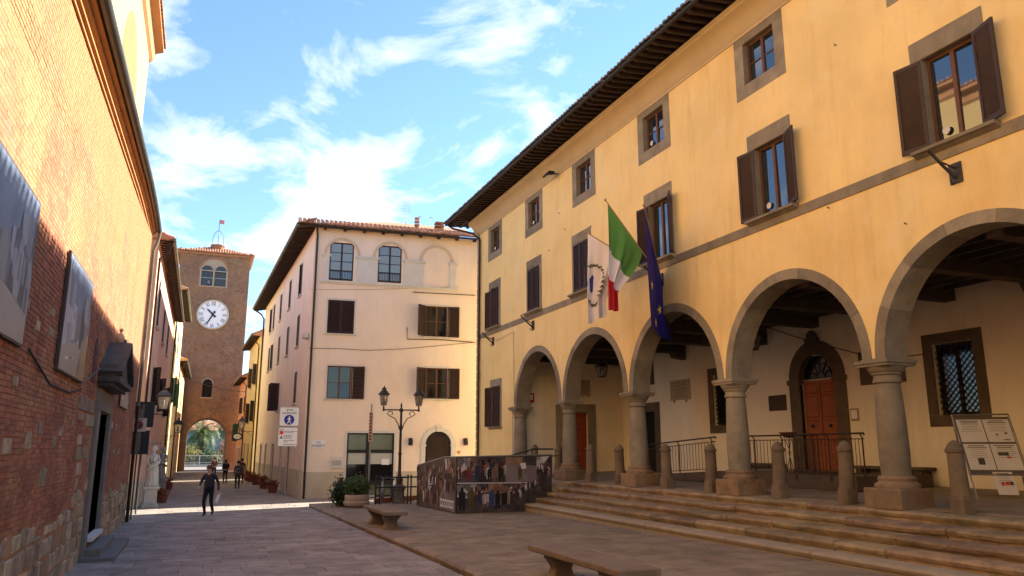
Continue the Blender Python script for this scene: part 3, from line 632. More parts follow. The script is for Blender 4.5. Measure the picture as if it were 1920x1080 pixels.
fan = MB(); fan.prism(BW, arc(cm, 4.46, (CDY1 - CDY0) / 2, 0, math.pi, 16), -.2, -.18); fo = fan.build('fanlight', GLASSD, door)
for k in range(1, 6):
    a = math.pi * k / 6; MB().tube([BW.p(cm + .2 * math.cos(a), -.16, 4.46 + .2 * math.sin(a)), BW.p(cm + .76 * math.cos(a), -.16, 4.46 + .76 * math.sin(a))], .014, 6).build('fanlight_bar', IRON, fo)
for rr in (.2, .5): MB().tube([BW.p(q[0], -.16, q[1]) for q in arc(cm, 4.46, rr, 0, math.pi, 12)], .014, 6).build('fanlight_bar', IRON, fo)
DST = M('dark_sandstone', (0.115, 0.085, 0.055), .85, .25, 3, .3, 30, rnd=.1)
for s_ in (-1, 1):
    e = CDY0 if s_ < 0 else CDY1; a, b_ = sorted((e - s_ * .0, e + s_ * .48))
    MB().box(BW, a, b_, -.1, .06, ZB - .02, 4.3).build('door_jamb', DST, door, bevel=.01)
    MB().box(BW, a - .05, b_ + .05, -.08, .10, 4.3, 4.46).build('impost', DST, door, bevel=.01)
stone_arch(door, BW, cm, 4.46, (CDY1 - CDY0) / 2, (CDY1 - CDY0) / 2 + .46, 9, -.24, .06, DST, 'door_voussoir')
kx = MB(); kx.prism(BW, [(cm - .22, 5.5), (cm + .22, 5.5), (cm + .30, 5.72), (cm + .2, 5.78), (cm + .16, 5.92), (cm, 6.02), (cm - .16, 5.92), (cm - .2, 5.78), (cm - .30, 5.72)], 0, .16); kx.build('door_crest', DST, door, bevel=.02)
MB().box(BW, CDY0 - .1, CDY1 + .1, -.25, .3, ZB, 1.5).build('threshold', STONE, door)
# portico windows with diagonal grilles
for a, b_ in ((13.95, 15.15), (23.9, 25.05), (9.0, 10.2)):
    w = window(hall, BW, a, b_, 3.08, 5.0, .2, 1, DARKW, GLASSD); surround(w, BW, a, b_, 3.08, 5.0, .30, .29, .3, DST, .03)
    gr = MB(); st = .17; wd, ht = b_ - a, 1.92
    for i in range(-12, 13):
        for sg in (1, -1):
            pts = []
            for t in (0, 1):
                pass
            c0 = i * st
            # line z = sg*(u) + c, clipped to the opening
            us_ = [max(0, min(wd, x)) for x in (((0 - c0) / sg), ((ht - c0) / sg))]; us_ = sorted(us_)
            if us_[1] - us_[0] > .04: gr.tube([BW.p(a + us_[0], -.10 + sg * .008, 3.08 + sg * us_[0] + c0), BW.p(a + us_[1], -.10 + sg * .008, 3.08 + sg * us_[1] + c0)], .009, 5)
    for i in range(-12, 26):
        c0 = i * st; us_ = sorted([max(0, min(wd, c0)), max(0, min(wd, c0 - ht))])
        if us_[1] - us_[0] > .04: gr.tube([BW.p(a + us_[0], -.085, 3.08 + c0 - us_[0]), BW.p(a + us_[1], -.085, 3.08 + c0 - us_[1])], .009, 5)
    gr.build('grille', IRON, w)
# open door at the far end of the rear wall
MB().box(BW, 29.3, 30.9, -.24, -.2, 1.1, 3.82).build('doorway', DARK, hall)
lf = MB(); lfr = Frame(BW.p(30.9, -.02, 0), BW.u * -.75 + BW.n * .66, BW.u * .66 + BW.n * .75); lf.box(lfr, 0, .75, -.02, .03, 1.14, 3.78); l1 = lf.build('door_leaf', DOORW, hall)
for z0, z1 in ((1.3, 2.1), (2.25, 3.6)): MB().cbox(lfr, .12, .63, .03, .05, z0, z1, .02).build('door_panel', DOORW, l1)
for a, b_, c, e in ((28.92, 29.3, 1.1, 3.82), (30.9, 31.28, 1.1, 3.82), (28.92, 31.28, 3.824, 4.2)): MB().box(BW, a, b_, -.05, .05, c, e).build('door_surround', DST, hall, bevel=.01)
# panelled door in the end wall
dm = MB(); dm.box(EW, 15.47, 16.72, -.2, -.14, 1.05, 3.84); d2 = dm.build('door', M('door_red_wood', (0.25, 0.05, 0.015), .4, .2, 5, .1, 40), hall)
for i in range(2):
    for z0, z1 in ((1.25, 1.95), (2.1, 2.95), (3.05, 3.7)):
        a = 15.57 + i * .58; MB().cbox(EW, a, a + .46, -.14, -.11, z0, z1, .03).build('door_panel', MATS['door_red_wood'], d2)
for a, b_, c, e in ((15.07, 15.47, 1.05, 3.84), (16.72, 17.12, 1.05, 3.84), (15.07, 17.12, 3.844, 4.22)): MB().box(EW, a, b_, -.05, .05, c, e).build('door_surround', STONE, d2, bevel=.01)
# iron flag brackets under the first-floor windows
for px, py in ((1793, 325), (1240, 525), (1000, 610), (925, 640)):
    q = on_x(px, py, XF); u, z = q.y, q.z; b1 = MB()
    b1.box(TH, u - .13, u + .13, .0, .03, z - .2, z + .2); b1.tube([TH.p(u, .03, z - .1), TH.p(u + .05, .3, z + .15), TH.p(u + .1, .55, z + .42)], .03, 8); b1.tube([TH.p(u, .03, z + .1), TH.p(u + .05, .3, z + .2)], .018, 6)
    b1.tube([TH.p(u, .05, z - .18), TH.p(u, .12, z - .24), TH.p(u, .17, z - .18), TH.p(u, .12, z - .13)], .014, 6); b1.build('flag_bracket', IRON, hall)
for px, py in ((1568, 85), (1555, 390), (1700, 420), (1110, 425), (1060, 430), (1050, 400), (1030, 470)):
    q = on_x(px, py, XF); a = MB(); a.tube([TH.p(q.y, 0, q.z), TH.p(q.y, .05, q.z), TH.p(q.y, .06, q.z + .03)], .012, 5); a.build('wall_hook', IRON, hall)
# thin cable on the facade
q0, q1 = on_x(906, 632, XF), on_x(965, 622, XF); q2 = on_x(965, 760, XF)
MB().tube([TH.p(q0.y, .06, q0.z), TH.p((q0.y + q1.y) / 2, .06, q1.z - .12), TH.p(q1.y, .06, q1.z), TH.p(q2.y, .02, q2.z)], .009, 5).build('cable', PIPE, hall)
# ================================================================ the peach corner house
def rect(f, x0, y0, x1, y1):
    a = on_frame(x0, (y0 + y1) / 2, f)[0]; b = on_frame(x1, (y0 + y1) / 2, f)[0]; xm = (x0 + x1) / 2
    c = on_frame(xm, y1, f)[1]; e = on_frame(xm, y0, f)[1]
    return min(a, b), max(a, b), min(c, e), max(c, e)
PC = (5.06, 41.2, 0)
PF = Frame(PC, (0.997, -0.077, 0), (-0.077, -0.997, 0)); PS = Frame(PC, (-0.02, 1, 0), (-1, -0.02, 0))
peach = empty('corner_house', (7, 44, -.3)); tag(peach, 'three-storey peach plastered corner house with blind arches under its eaves', 'house')
PW, PL, PZE = 9.3, 26.5, on_frame(740, 440, PF)[1] - .05
up1, up2 = rect(PF, 618, 455, 663, 526), rect(PF, 709, 461, 753, 530)
mid1, mid2 = rect(PF, 614, 563, 664, 626), rect(PF, 799, 574, 839, 632)
lo1, lo2 = rect(PF, 613, 686, 658, 748), rect(PF, 799, 690, 839, 748)
shop, adoor = rect(PF, 649, 812, 738, 925), rect(PF, 796, 808, 846, 930)
shop = (shop[0], shop[1], -.28, shop[3]); adoor = (adoor[0], adoor[1], -.28, adoor[3])
fh = [up1, up2, mid1, mid2, lo1, lo2, shop, adoor]
m = MB(); wall_grid(m, PF, 0, PW, -.5, PZE + .1, fh, .2)
sw1 = [(u, u + .95, 11.05, 12.95) for u in (4.2, 9.2, 14.2, 18.6, 20.6)]
sw2 = [(u, u + .95, 8.0, 9.85) for u in (4.2, 9.0, 13.8, 18.2, 20.4)]
sw3 = [(u, u + .95, 4.7, 6.5) for u in (4.0, 12.6)]
dws = [(u, u + w_, -.3, z_) for u, w_, z_ in ((5.5, 1.5, 2.6), (9.2, 1.0, 2.5), (13.5, 1.6, 2.5), (18.5, 1.0, 2.5), (22, 1.4, 2.5))]
wall_grid(m, PS, 0, PL, -.5, PZE + .1, sw1 + sw2 + sw3 + dws, .18)
q0, q1, q2, q3 = PF.p(PW, 0, 0), PF.p(PW, -9, 0), PS.p(PL, -9, 0), PS.p(PL, 0, 0)
for a, b_ in ((q0, q1), (q1, q2), (q2, q3)): m.quad([a + Vector((0, 0, -.5)), b_ + Vector((0, 0, -.5)), b_ + Vector((0, 0, PZE)), a + Vector((0, 0, PZE))])
m.build('wall', PEACH, peach)
DADO = M('dado_render', (0.50, 0.44, 0.34), .85, .08, 1, .1, col2=(.4, .34, .26), amt=.4)
for a, b_ in ((0.02, shop[0] - .12), (shop[1] + .12, adoor[0] - .3), (adoor[1] + .3, PW)): MB().box(PF, a, b_, -.02, .015, -.5, 1.02).build('dado', DADO, peach)
du = [0.02] + [x for h in dws for x in (h[0], h[1])] + [PL]
for a, b_ in zip(du[0::2], du[1::2]): MB().box(PS, a, b_, -.02, .015, -.5, 1.1).build('dado', DADO, peach)
# loggia windows, blind arches, pilasters and ledge
for h in (up1, up2):
    w = window(peach, PF, *h, .1, 4, SHUT, GLASS, 2, .065); bl = MB()
    bl.box(PF, h[0] + .06, h[1] - .06, -.03, -.015, h[2] + .52, h[2] + .55); bl.box(PF, h[0] + .06, h[1] - .06, -.03, -.015, h[2] + .08, h[2] + .11)
    for i in range(13): u = h[0] + .1 + (h[1] - h[0] - .2) * i / 12; bl.box(PF, u - .008, u + .008, -.028, -.014, h[2] + .05, h[2] + .54)
    bl.build('balustrade', IRON, w)
zi = up1[2] + 1.42
pil = [rect(PF, a, 480, b_, 520)[:2] for a, b_ in ((606, 617), (669, 708), (758, 794), (843, 854))]
zl = up1[2] - .06
for a, b_ in pil:
    MB().box(PF, a, b_, 0, .05, zl, zi - .16).build('pilaster', PALETRIM, peach)
    c = MB(); c.box(PF, a - .04, b_ + .04, 0, .08, zi - .16, zi - .10); c.box(PF, a - .09, b_ + .09, 0, .12, zi - .10, zi - .03); c.box(PF, a - .05, b_ + .05, 0, .09, zi - .03, zi); c.build('pilaster_cap', PALETRIM, peach)
for k in range(3):
    a, b_ = pil[k][1], pil[k + 1][0]
    if k == 0: a = pil[0][0] + .02
    uc, r_ = on_frame((642, 732.5, 819)[k], 470, PF)[0], .83
    mm = MB(); A, B_ = arc(uc, zi, r_, 0, math.pi, 20), arc(uc, zi, r_ + .15, 0, math.pi, 20)
    for i in range(20): mm.prism(PF, [A[i], A[i + 1], B_[i + 1], B_[i]], 0, .045)
    mm.build('arch_moulding', M('arch_trim', (0.60, 0.47, 0.34), .85, .06, 2, .1), peach)
ml = MB(); ml.sweep(PF, [(-.02, zl - .16), (.05, zl - .16), (.08, zl - .1), (.13, zl - .06), (.13, zl), (-.02, zl)], [(pil[0][0] - .15, 0, 0), (pil[3][1] + .1, 0, 0)]); ml.build('ledge', PALETRIM, peach)
# storey windows
def trim(w, f, h, t=.09, mat=PALETRIM):
    surround(w, f, h[0], h[1], h[2], h[3], t, t, 0, mat, .02, 'window_trim'); sill(w, f, h[0] - .15, h[1] + .15, h[2], mat, .12, .07)
w = window(peach, PF, *mid1, .15, 1, SHUT, GLASSD); trim(w, PF, mid1); hw = (mid1[1] - mid1[0]) / 2
shutter(w, PF, mid1[1], 1, mid1[2] + .01, mid1[3] - .01, hw - .005, 0, SHUT, -.02, .07); shutter(w, PF, mid1[0], -1, mid1[2] + .01, mid1[3] - .01, hw - .005, 0, SHUT, -.02, .07)
for h, (aL, aR) in ((mid2, (140, 172)), (lo2, (150, 172))):
    w = window(peach, PF, *h, .15, 2, WOODF, GLASSD); trim(w, PF, h); wd = .66
    shutter(w, PF, h[1], 1, h[2] + .01, h[3] - .01, wd, aR, SHUT, .03, .07); shutter(w, PF, h[0], -1, h[2] + .01, h[3] - .01, wd, aL, SHUT, .03, .07)
w = window(peach, PF, *lo1, .15, 2, WOODF, GLASSD); trim(w, PF, lo1)
shutter(w, PF, lo1[1], 1, lo1[2] + .01, lo1[3] - .01, .70, 173, SHUT, .03, .07)
for k, h in enumerate(sw1 + sw2):
    w = window(peach, PS, *h, .12, 1, SHUT, GLASSD); trim(w, PS, h, .07)
    shutter(w, PS, h[1], 1, h[2] + .01, h[3] - .01, .47, 4 if k % 4 else 12, SHUT, -.01, .08); shutter(w, PS, h[0], -1, h[2] + .01, h[3] - .01, .47, 4, SHUT, -.01, .08)
for k, h in enumerate(sw3):
    w = window(peach, PS, *h, .12, 1, SHUT, GLASSD); trim(w, PS, h, .07)
    if k: shutter(w, PS, h[1], 1, h[2], h[3], .62, 95, SHUT, 0, .08); shutter(w, PS, h[0], -1, h[2], h[3], .62, 88, SHUT, 0, .08)
    else: shutter(w, PS, h[1], 1, h[2], h[3], .47, 3, SHUT, -.01, .08); shutter(w, PS, h[0], -1, h[2], h[3], .47, 3, SHUT, -.01, .08)
GDOOR = M('grey_green_door', (0.20, 0.17, 0.12), .7, .15, 4, .1)
for k, h in enumerate(dws):
    d_ = MB(); d_.box(PS, h[0], h[1], -.16, -.11, -.3, h[3]); dd = d_.build('door', GDOOR if k % 2 == 0 else DARKW, peach); surround(dd, PS, h[0], h[1], -.3, h[3], .12, .14, 0, PALETRIM, .02, 'door_trim')
    n_ = 3
    for i in range(n_): MB().cbox(PS, h[0] + .08, h[1] - .08, -.11, -.085, -.1 + i * .85, .65 + i * .85, .02).build('door_panel', GDOOR if k % 2 == 0 else DARKW, dd)
# shop window
s0, s1, sz0, sz1 = shop; sf = MB()
for a, b_, c, e in ((s0, s0 + .08, sz0, sz1), (s1 - .08, s1, sz0, sz1), (s0 + .08, s1 - .08, sz1 - .07, sz1), (s0 + .08, s1 - .08, 1.98, 2.14), (s0 + .08, s1 - .08, .36, .56), (s0 + .08, s1 - .08, sz0, sz0 + .1), (s0 + 1.0, s0 + 1.2, sz0 + .1, .36), (s0 + 1.0, s0 + 1.2, .56, 1.98), (s0 + 1.0, s0 + 1.2, 2.14, sz1 - .07)): sf.box(PF, a, b_, -.16, -.06, c, e)
so = sf.build('shop_window', BLACK, peach)
for a, b_ in ((s0 + .08, s0 + 1.0), (s0 + 1.2, s1 - .08)):
    for c, e in ((2.14, sz1 - .07), (.56, 1.98), (sz0 + .1, .36)): MB().box(PF, a, b_, -.13, -.12, c, e).build('pane', GLASSG if e > 2 and c > 2 else (GLASSD if c > .4 else GLASSG), so)
    MB().box(PF, a, b_, -.118, -.115, 1.4, 1.97).build('blind', M('shop_blind', (.45, .47, .42), .7, .05), so)
MB().box(PF, s1 - .62, s1 - .2, -.112, -.108, 1.36, 1.66).build('paper_notice', WHITE, so)
surround(so, PF, s0, s1, sz0, sz1, .1, .12, 0, PALETRIM, .03, 'shop_trim')
# arched door with white stone surround
a0, a1, az0, az1 = adoor; uc, r_ = (a0 + a1) / 2, (a1 - a0) / 2; dm = MB()
zs = az1 - r_; dm.box(PF, a0, a1, -.15, -.1, az0, zs); dm.prism(PF, arc(uc, zs, r_, 0, math.pi, 16), -.15, -.1); ad = dm.build('arched_door', DARKW, peach)
for i in (0, 1):
    for c, e in ((-.1, .7), (.85, 1.75)): MB().cbox(PF, a0 + .1 + i * r_, a0 - .08 + (i + 1) * r_, -.1, -.075, c, e, .03).build('door_panel', DARKW, ad)
for s_ in (0, 1):
    b0, b1 = (a0 - .22, a0 + .02) if s_ == 0 else (a1 - .02, a1 + .22)
    MB().box(PF, b0, b1, -.1, .05, -.3, zs - .08).build('door_jamb', PALETRIM, ad); MB().box(PF, b0 - .04, b1 + .04, -.1, .09, zs - .08, zs).build('impost', PALETRIM, ad)
stone_arch(ad, PF, uc, zs, r_ - .02, r_ + .22, 9, -.2, .05, PALETRIM, 'door_voussoir', seg=3)
cor = MB()                                   # corners above the arch inside the opening
for sgn in (-1, 1):
    A = arc(uc, zs, r_ + .0, math.pi / 2, math.pi / 2 - sgn * math.pi / 2, 10)
    for i_ in range(10): cor.prism(PF, [A[i_], A[i_ + 1], (A[i_ + 1][0], az1 + .004), (A[i_][0], az1 + .004)], -.19, -.003)
cor.build('wall_fill', PEACH, ad)
MB().prism(PF, [(uc - .1, az1 - .04), (uc + .1, az1 - .04), (uc + .15, az1 + .28), (uc - .15, az1 + .28)], 0, .09).build('keystone', PALETRIM, ad)
# eaves
OH = .95
rafter_row(peach, PS, [.2 + .42 * i for i in range(65)], -.05, OH, PZE + .02, PZE - .16, .1, .12, DARKW); rafter_row(peach, PF, [.5 + 1.05 * i for i in range(9)], -.05, .42, PZE - .0, PZE - .08, .12, .12, DARKW)
e1 = MB(); e1.quad([PS.p(-.5, -.05, PZE + .16), PS.p(PL + .3, -.05, PZE + .16), PS.p(PL + .3, OH, PZE - .02), PS.p(-.5, OH, PZE - .02)]); e1.quad([PF.p(-OH, -.05, PZE + .12), PF.p(PW, -.05, PZE + .12), PF.p(PW, .45, PZE + .05), PF.p(-OH, .45, PZE + .05)]); e1.build('eave_board', RAFTB, peach)
def gutter(b, f, pts, r=.07, mat=GUTT):
    n = 8; gp = [(r * math.cos(math.pi * (1 + q / n)), r * math.sin(math.pi * (1 + q / n))) for q in range(n + 1)]
    gm = MB(); gm.sweep(f, gp + [(r * .8, .01), (-r * .8, .01)], pts); return gm.build('gutter', mat, b, smooth=True)
gutter(peach, PS, [(-.5, OH + .05, PZE + .02), (PL + .35, OH + .05, PZE + .02)], .09); gutter(peach, PF, [(-OH - .05, .5, PZE + .08), (PW, .5, PZE + .08)], .07, MATS['dark_gutter'])
rz = PZE + .1; rp = MB(); A, B_, C_, D_ = PF.p(-OH - .05, .5, rz + .03), PF.p(PW, .5, rz + .03), PF.p(PW, -9, rz + .3), PS.p(PL + .3, OH, rz)
T1, T2 = PF.p(4.5, -4.5, rz + 2.0), PS.p(PL - .5, -4.5, rz + 2.0); E_ = PS.p(PL + .3, -9, rz)
rp.quad([A, B_, PF.p(PW, -4.5, rz + 2.0), T1]); rp.quad([A, T1, T2, D_]); rp.quad([T1, PF.p(PW, -4.5, rz + 2), C_, E_, T2]); proof = rp.build('roof', TILE, peach)
ct = MB(); coppi(ct, PF, -OH, PW, ((.55, rz + .05), (-1.2, rz + .78)), .24, .10, 4); tag(ct.build('roof_tiles', TILE, proof), kind='stuff')
ct = MB(); coppi(ct, PS, -.5, PL, ((OH + .08, rz - .02), (0, rz + .40)), .3, .10, 5, 4); tag(ct.build('roof_tiles', TILE, proof), kind='stuff')
# chimneys, vents, aerial
def chimney(px, w_, h, back=-2.2):
    u = on_frame(px, 440, PF)[0] * 1.06; c = MB(); b0 = rz + .9
    c.box(PF, u - w_ / 2, u + w_ / 2, back - w_, back, b0 - .6, b0 + h); ch = c.build('chimney', M('chimney_brick', (.3, .16, .1), .9, .2, 8, .2), proof)
    for k in range(3): MB().box(PF, u - w_ * .65, u + w_ * .65, back - w_ * 1.15, back + w_ * .15, b0 + h + k * .2, b0 + h + .1 + k * .2).build('chimney_cap', TILE, ch)
chimney(826, .4, .2); chimney(778, .2, .05, -1.2)
ae = MB(); u = on_frame(766, 440, PF)[0]; q = PF.p(u, -1.2, rz + .6); ae.tube([q, q + Vector((0, 0, 2.0))], .018, 6)
for k in range(6): zz_ = 1.15 + k * .14; ae.tube([q + Vector((-.34 + .03 * k, 0, zz_)), q + Vector((.34 - .03 * k, 0.1, zz_ + .05))], .008, 4)
ae.build('tv_aerial', STEEL, proof)
for px in (786, 807, 845):
    u = on_frame(px, 440, PF)[0] * 1.03; q = PF.p(u, -1.4, rz + .6); v_ = MB(); v_.tube([q, q + Vector((0, 0, .9)), q + Vector((.08, 0, 1.0)), q + Vector((.2, 0, .95))], .022, 6); v_.build('roof_hook', STEEL, proof)
# pipes and cables
ptop = PF.p(.12, .07, 0)
MB().tube([PF.p(.05, .45, PZE + .05), PF.p(.12, .1, PZE - .35), ptop + Vector((0, 0, PZE - .8)), ptop + Vector((0, 0, -.3))], .055, 8).build('downpipe', PIPE, peach, smooth=True)
MB().tube([PS.p(PL + .2, OH, PZE - .05), PS.p(PL + .1, .3, PZE - .5), PS.p(PL - .05, .1, PZE - .9), PS.p(PL - .05, .1, -.3)], .07, 8).build('downpipe', PIPE, peach, smooth=True)
def fpts(f, pts, d): return [f.p(*(lambda q: (q[0], d, q[1]))(on_frame(x, y, f))) for x, y in pts]
MB().tube(fpts(PF, [(763, 614), (763, 636), (825, 637), (890, 642)], .05), .022, 6).build('gas_pipe', PIPE, peach)
MB().tube(fpts(PF, [(774, 548), (890, 554)], .05), .022, 6).build('gas_pipe', PIPE, peach)
MB().tube(fpts(PF, [(578, 653), (640, 654), (690, 657), (760, 654), (888, 642)], .03), .012, 5).build('cable', PIPE, peach)
MB().tube(fpts(PF, [(580, 543), (700, 543), (860, 538)], .03), .007, 5).build('cable', GUTT, peach)
cam_b = MB(); q = PS.p(.3, .12, 8.05); cam_b.box(PS, .1, .75, .05, .3, 7.95, 8.2); cam_b.tube([PS.p(.3, 0, 7.9), PS.p(.3, .2, 7.9)], .06, 8); cam_b.build('junction_box', PALETRIM, peach)
# small things fixed to the front
def wall_lamp(px, py, lab):
    u, z = on_frame(px, py, PF); l_ = empty('wall_lamp', PF.p(u, .0, z - .2)); b1 = MB()
    b1.box(PF, u - .09, u + .09, .0, .05, z - .16, z + .16); b1.sweep(Frame(PF.p(u, 0, 0), PF.u, PF.n), [(.05, z - .2), (.24, z - .2), (.24, z - .02), (.17, z + .14), (.05, z + .2)], [(-.11, 0, 0), (.11, 0, 0)]); b1.build('housing', BLACK, l_, bevel=.03)
    MB().box(PF, u - .08, u + .08, .07, .21, z - .215, z - .201).build('lens', WHITE, l_); tag(l_, lab, 'wall lamp', 'black lamps beside the arched door')
wall_lamp(769, 828, 'black wall lamp left of the arched door on the peach house'); wall_lamp(872, 828, 'black wall lamp right of the arched door, by the quoins')
u, z = on_frame(597, 833, PF); pl = MB(); pl.box(PF, u - .34, u + .34, 0, .03, z - .2, z + .2); po = pl.build('street_name_plate', WHITE, None); tag(po, 'small white stone street name plate on the peach corner house', 'sign')
text('lettering', 'VIA', PF, u, z + .09, .034, .14, BLACK, po); text('lettering', 'ROBERTI', PF, u, z - .08, .034, .17, BLACK, po)
u, z = on_frame(631, 868, PF); nb = MB(); nb.box(PF, u - .28, u + .28, 0, .12, z - .26, z + .26); nbo = nb.build('letter_box', PALETRIM, None, bevel=.01); tag(nbo, 'white letter box panel on the wall left of the shop window', 'letter box')
for i in range(5): MB().box(PF, u - .23 + i * .095, u - .16 + i * .095, .12, .125, z - .13, z + .13).build('slot_label', M('grey_label', (.35, .33, .3), .6), nbo)
u, z = on_frame(860, 848, PF); nb = MB(); nb.box(PF, u - .09, u + .09, 0, .02, z - .08, z + .08); tag(nb.build('brass_plate', M('brass', (.45, .22, .08), .4, .1, metal=.3)), 'small brass plate right of the arched door', 'plate')
# ================================================================ street houses, tower and church
def rowhouse(name, label, f, L, ze, oh, wmat, wins, doors, depth=6.0, smat=None, endwall=True, zroof=1.6, dado=None, z0=-.6, rev=0, trimm=None, gmat=None, sh_ang=172):
    b = empty(name, f.p(L / 2, 0, -.3)); tag(b, label, 'house'); smat = smat or SHUT; trimm = trimm or PALETRIM
    m = MB(); wall_grid(m, f, 0, L, z0, ze + .1, wins + doors, .15)
    for u in (0, L): m.quad([f.p(u, 0, z0), f.p(u, -depth, z0), f.p(u, -depth, ze + .1), f.p(u, 0, ze + .1)])
    m.quad([f.p(0, -depth, z0), f.p(L, -depth, z0), f.p(L, -depth, ze), f.p(0, -depth, ze)]); m.build('wall', wmat, b)
    for k, h in enumerate(wins):
        w = window(b, f, h[0], h[1], h[2], h[3], .1, 2, SHUT, GLASSD); trim(w, f, h, .08, trimm); wd = (h[1] - h[0]) / 2
        st = h[4] if len(h) > 4 else k % 2
        a = (sh_ang, sh_ang - 30) if st else (3, 3)
        shutter(w, f, h[1], 1, h[2], h[3], wd, a[0], smat, .0 if not st else .03, .09); shutter(w, f, h[0], -1, h[2], h[3], wd, a[1], smat, .0 if not st else .03, .09)
    for k, h in enumerate(doors):
        d_ = MB(); d_.box(f, h[0], h[1], -.14, -.1, z0, h[3]); dd = d_.build('door', DARKW if k % 2 else GDOOR, b); surround(dd, f, h[0], h[1], z0, h[3], .12, .15, 0, trimm, .02, 'door_trim')
        MB().cbox(f, h[0] + .1, h[1] - .1, -.1, -.07, .1, h[3] - .3, .03).build('door_panel', DARKW if k % 2 else GDOOR, dd)
    rafter_row(b, f, [.15 + .45 * i for i in range(int((L - .1) / .45))], -.05, oh, ze + .02, ze - .12, .1, .12, DARKW)
    e1 = MB(); e1.quad([f.p(-.15, -.05, ze + .15), f.p(L + .1, -.05, ze + .15), f.p(L + .1, oh, ze - .0), f.p(-.15, oh, ze - .0)]); e1.build('eave_board', RAFTB, b)
    r_ = MB(); r_.prism(Frame(f.p(-.2, 0, 0), f.n, f.u), [(oh, ze + .03), (oh, ze + .1), (-depth / 2, ze + zroof), (-depth - .4, ze + .05), (-depth - .4, ze)], 0, L + .3); ro = r_.build('roof', TILE, b)
    ct = MB(); coppi(ct, f, -.2, L + .1, ((oh + .06, ze + .08), (-depth / 2, ze + zroof + .05)), .28, .1, 9, 4); tag(ct.build('roof_tiles', TILE, ro), kind='stuff')
    gutter(b, f, [(-.25, oh + .05, ze + .06), (L + .1, oh + .05, ze + .06)], .08)
    up = .1 if not rev else L - .1
    MB().tube([f.p(up, oh, ze), f.p(up, .4, ze - .5), f.p(up, .08, ze - .8), f.p(up, .08, -.3)], .05, 8).build('downpipe', PIPE, b, smooth=True)
    return b
# right side, beyond the peach house
F2 = Frame(PS.p(PL + 3.3, 0, 0), (-0.02, 1, 0), (-1, -0.02, 0))
h2 = rowhouse('street_house', 'narrow pale yellow street house with brown shutters next to the peach house', F2, 11.6, 12.0, .75, PALEYEL, [(2.0, 3.1, 7.9, 9.7, 1), (6.8, 7.9, 7.9, 9.7, 1), (2.0, 3.1, 4.6, 6.4, 1), (7.0, 8.1, 4.6, 6.4, 1)], [(1.2, 2.3, -.3, 2.5), (4.5, 6.3, -.3, 2.6), (9, 10.4, -.3, 2.6)], 5.0, trimm=LIGHTSTONE)
F3 = Frame(F2.p(11.9, 0, 0), (-0.02, 1, 0), (-1, -0.02, 0))
h3 = rowhouse('street_house', 'low pink street house with a tiled roof beside the clock tower', F3, 11.0, 9.3, .7, PINK, [(1.5, 2.5, 5.9, 7.5, 0), (5, 6, 5.9, 7.5, 1), (8.6, 9.6, 5.9, 7.5, 0), (1.5, 2.5, 3.2, 4.8, 0), (5, 6, 3.2, 4.8, 0)], [(1, 2.2, -.3, 2.3), (4, 5.2, -.3, 2.3), (8, 9.2, -.3, 2.3)], 5.0, SHUT2)
for k, (u0_, z0_) in enumerate(((8.2, 3.0), (9.8, 3.0))): shutter(h3, F3, u0_, 1, z0_, z0_ + 1.9, .6, 130, GREENSH, .06, .09)
# left side
L1 = Frame((-2.25, 36.0, 0), (0, 1, 0), (1, 0, 0))
ha = rowhouse('street_house', 'pink street house with pale dado behind the two white statues', L1, 24, 11.2, .55, M('salmon_plaster', (0.72, 0.42, 0.29), .85, .06, .7, .1, 60, col2=(.62, .36, .25), amt=.3, streak=.5), [(3, 4.1, 7.8, 9.6, 0), (9, 10.1, 7.8, 9.6, 0), (15, 16.1, 7.8, 9.6, 0), (4.5, 5.6, 4.2, 6.0, 1), (11, 12.1, 4.2, 6, 1), (18, 19.1, 4.2, 6, 1)], [(6, 7.3, -.3, 2.5), (10, 11.3, -.3, 2.5), (14, 15.3, -.3, 2.6), (19, 20.3, -.3, 2.6)], 7, trimm=LIGHTSTONE)
MB().box(Frame((-9.25, 36, 0), (1, 0, 0), (0, -1, 0)), 0, 7.0, -.1, .02, -.5, .85).build('dado', DADO, ha)
MB().box(L1, 0, 5.9, -.1, .02, -.5, .85).build('dado', DADO, ha)
MB().box(Frame((-9.25, 36, 0), (1, 0, 0), (0, -1, 0)), 6.3, 6.72, .02, .06, .25, .85).build('meter_box', M('meter_box', (.16, .14, .11), .6), ha)
MB().tube([(-2.62, 35.92, 11.0), (-2.62, 35.92, -.3)], .05, 8).build('downpipe', PIPE, ha, smooth=True)
L2 = Frame((-2.2, 60.1, 0), (0.008, 1, 0), (1, -.008, 0))
hb = rowhouse('street_house', 'tall pale yellow street house on the left with a heavy dark eave', L2, 15.5, 13.6, .6, PALEYEL, [(2, 3.1, 9.5, 11.3, 0), (7, 8.1, 9.5, 11.3, 0), (3, 4.1, 5.6, 7.4, 1), (9, 10.1, 5.6, 7.4, 1)], [(2, 3.4, -.3, 2.6), (7, 8.4, -.3, 2.6), (12, 13.2, -.3, 2.6)], 7, GREENSH)
L3 = Frame((-2.1, 75.8, 0), (0.01, 1, 0), (1, -.01, 0))
hc = rowhouse('street_house', 'ochre street house on the left with a low eave touching the clock tower', L3, 18.6, 10.0, .6, M('ochre_plaster', (.62, .42, .18), .85, .08, .8, .1), [(3, 4.1, 6, 7.8, 0), (10, 11.1, 6, 7.8, 0)], [(2, 3.4, -.3, 2.6), (7, 8.4, -.3, 2.6)], 7, GREENSH)

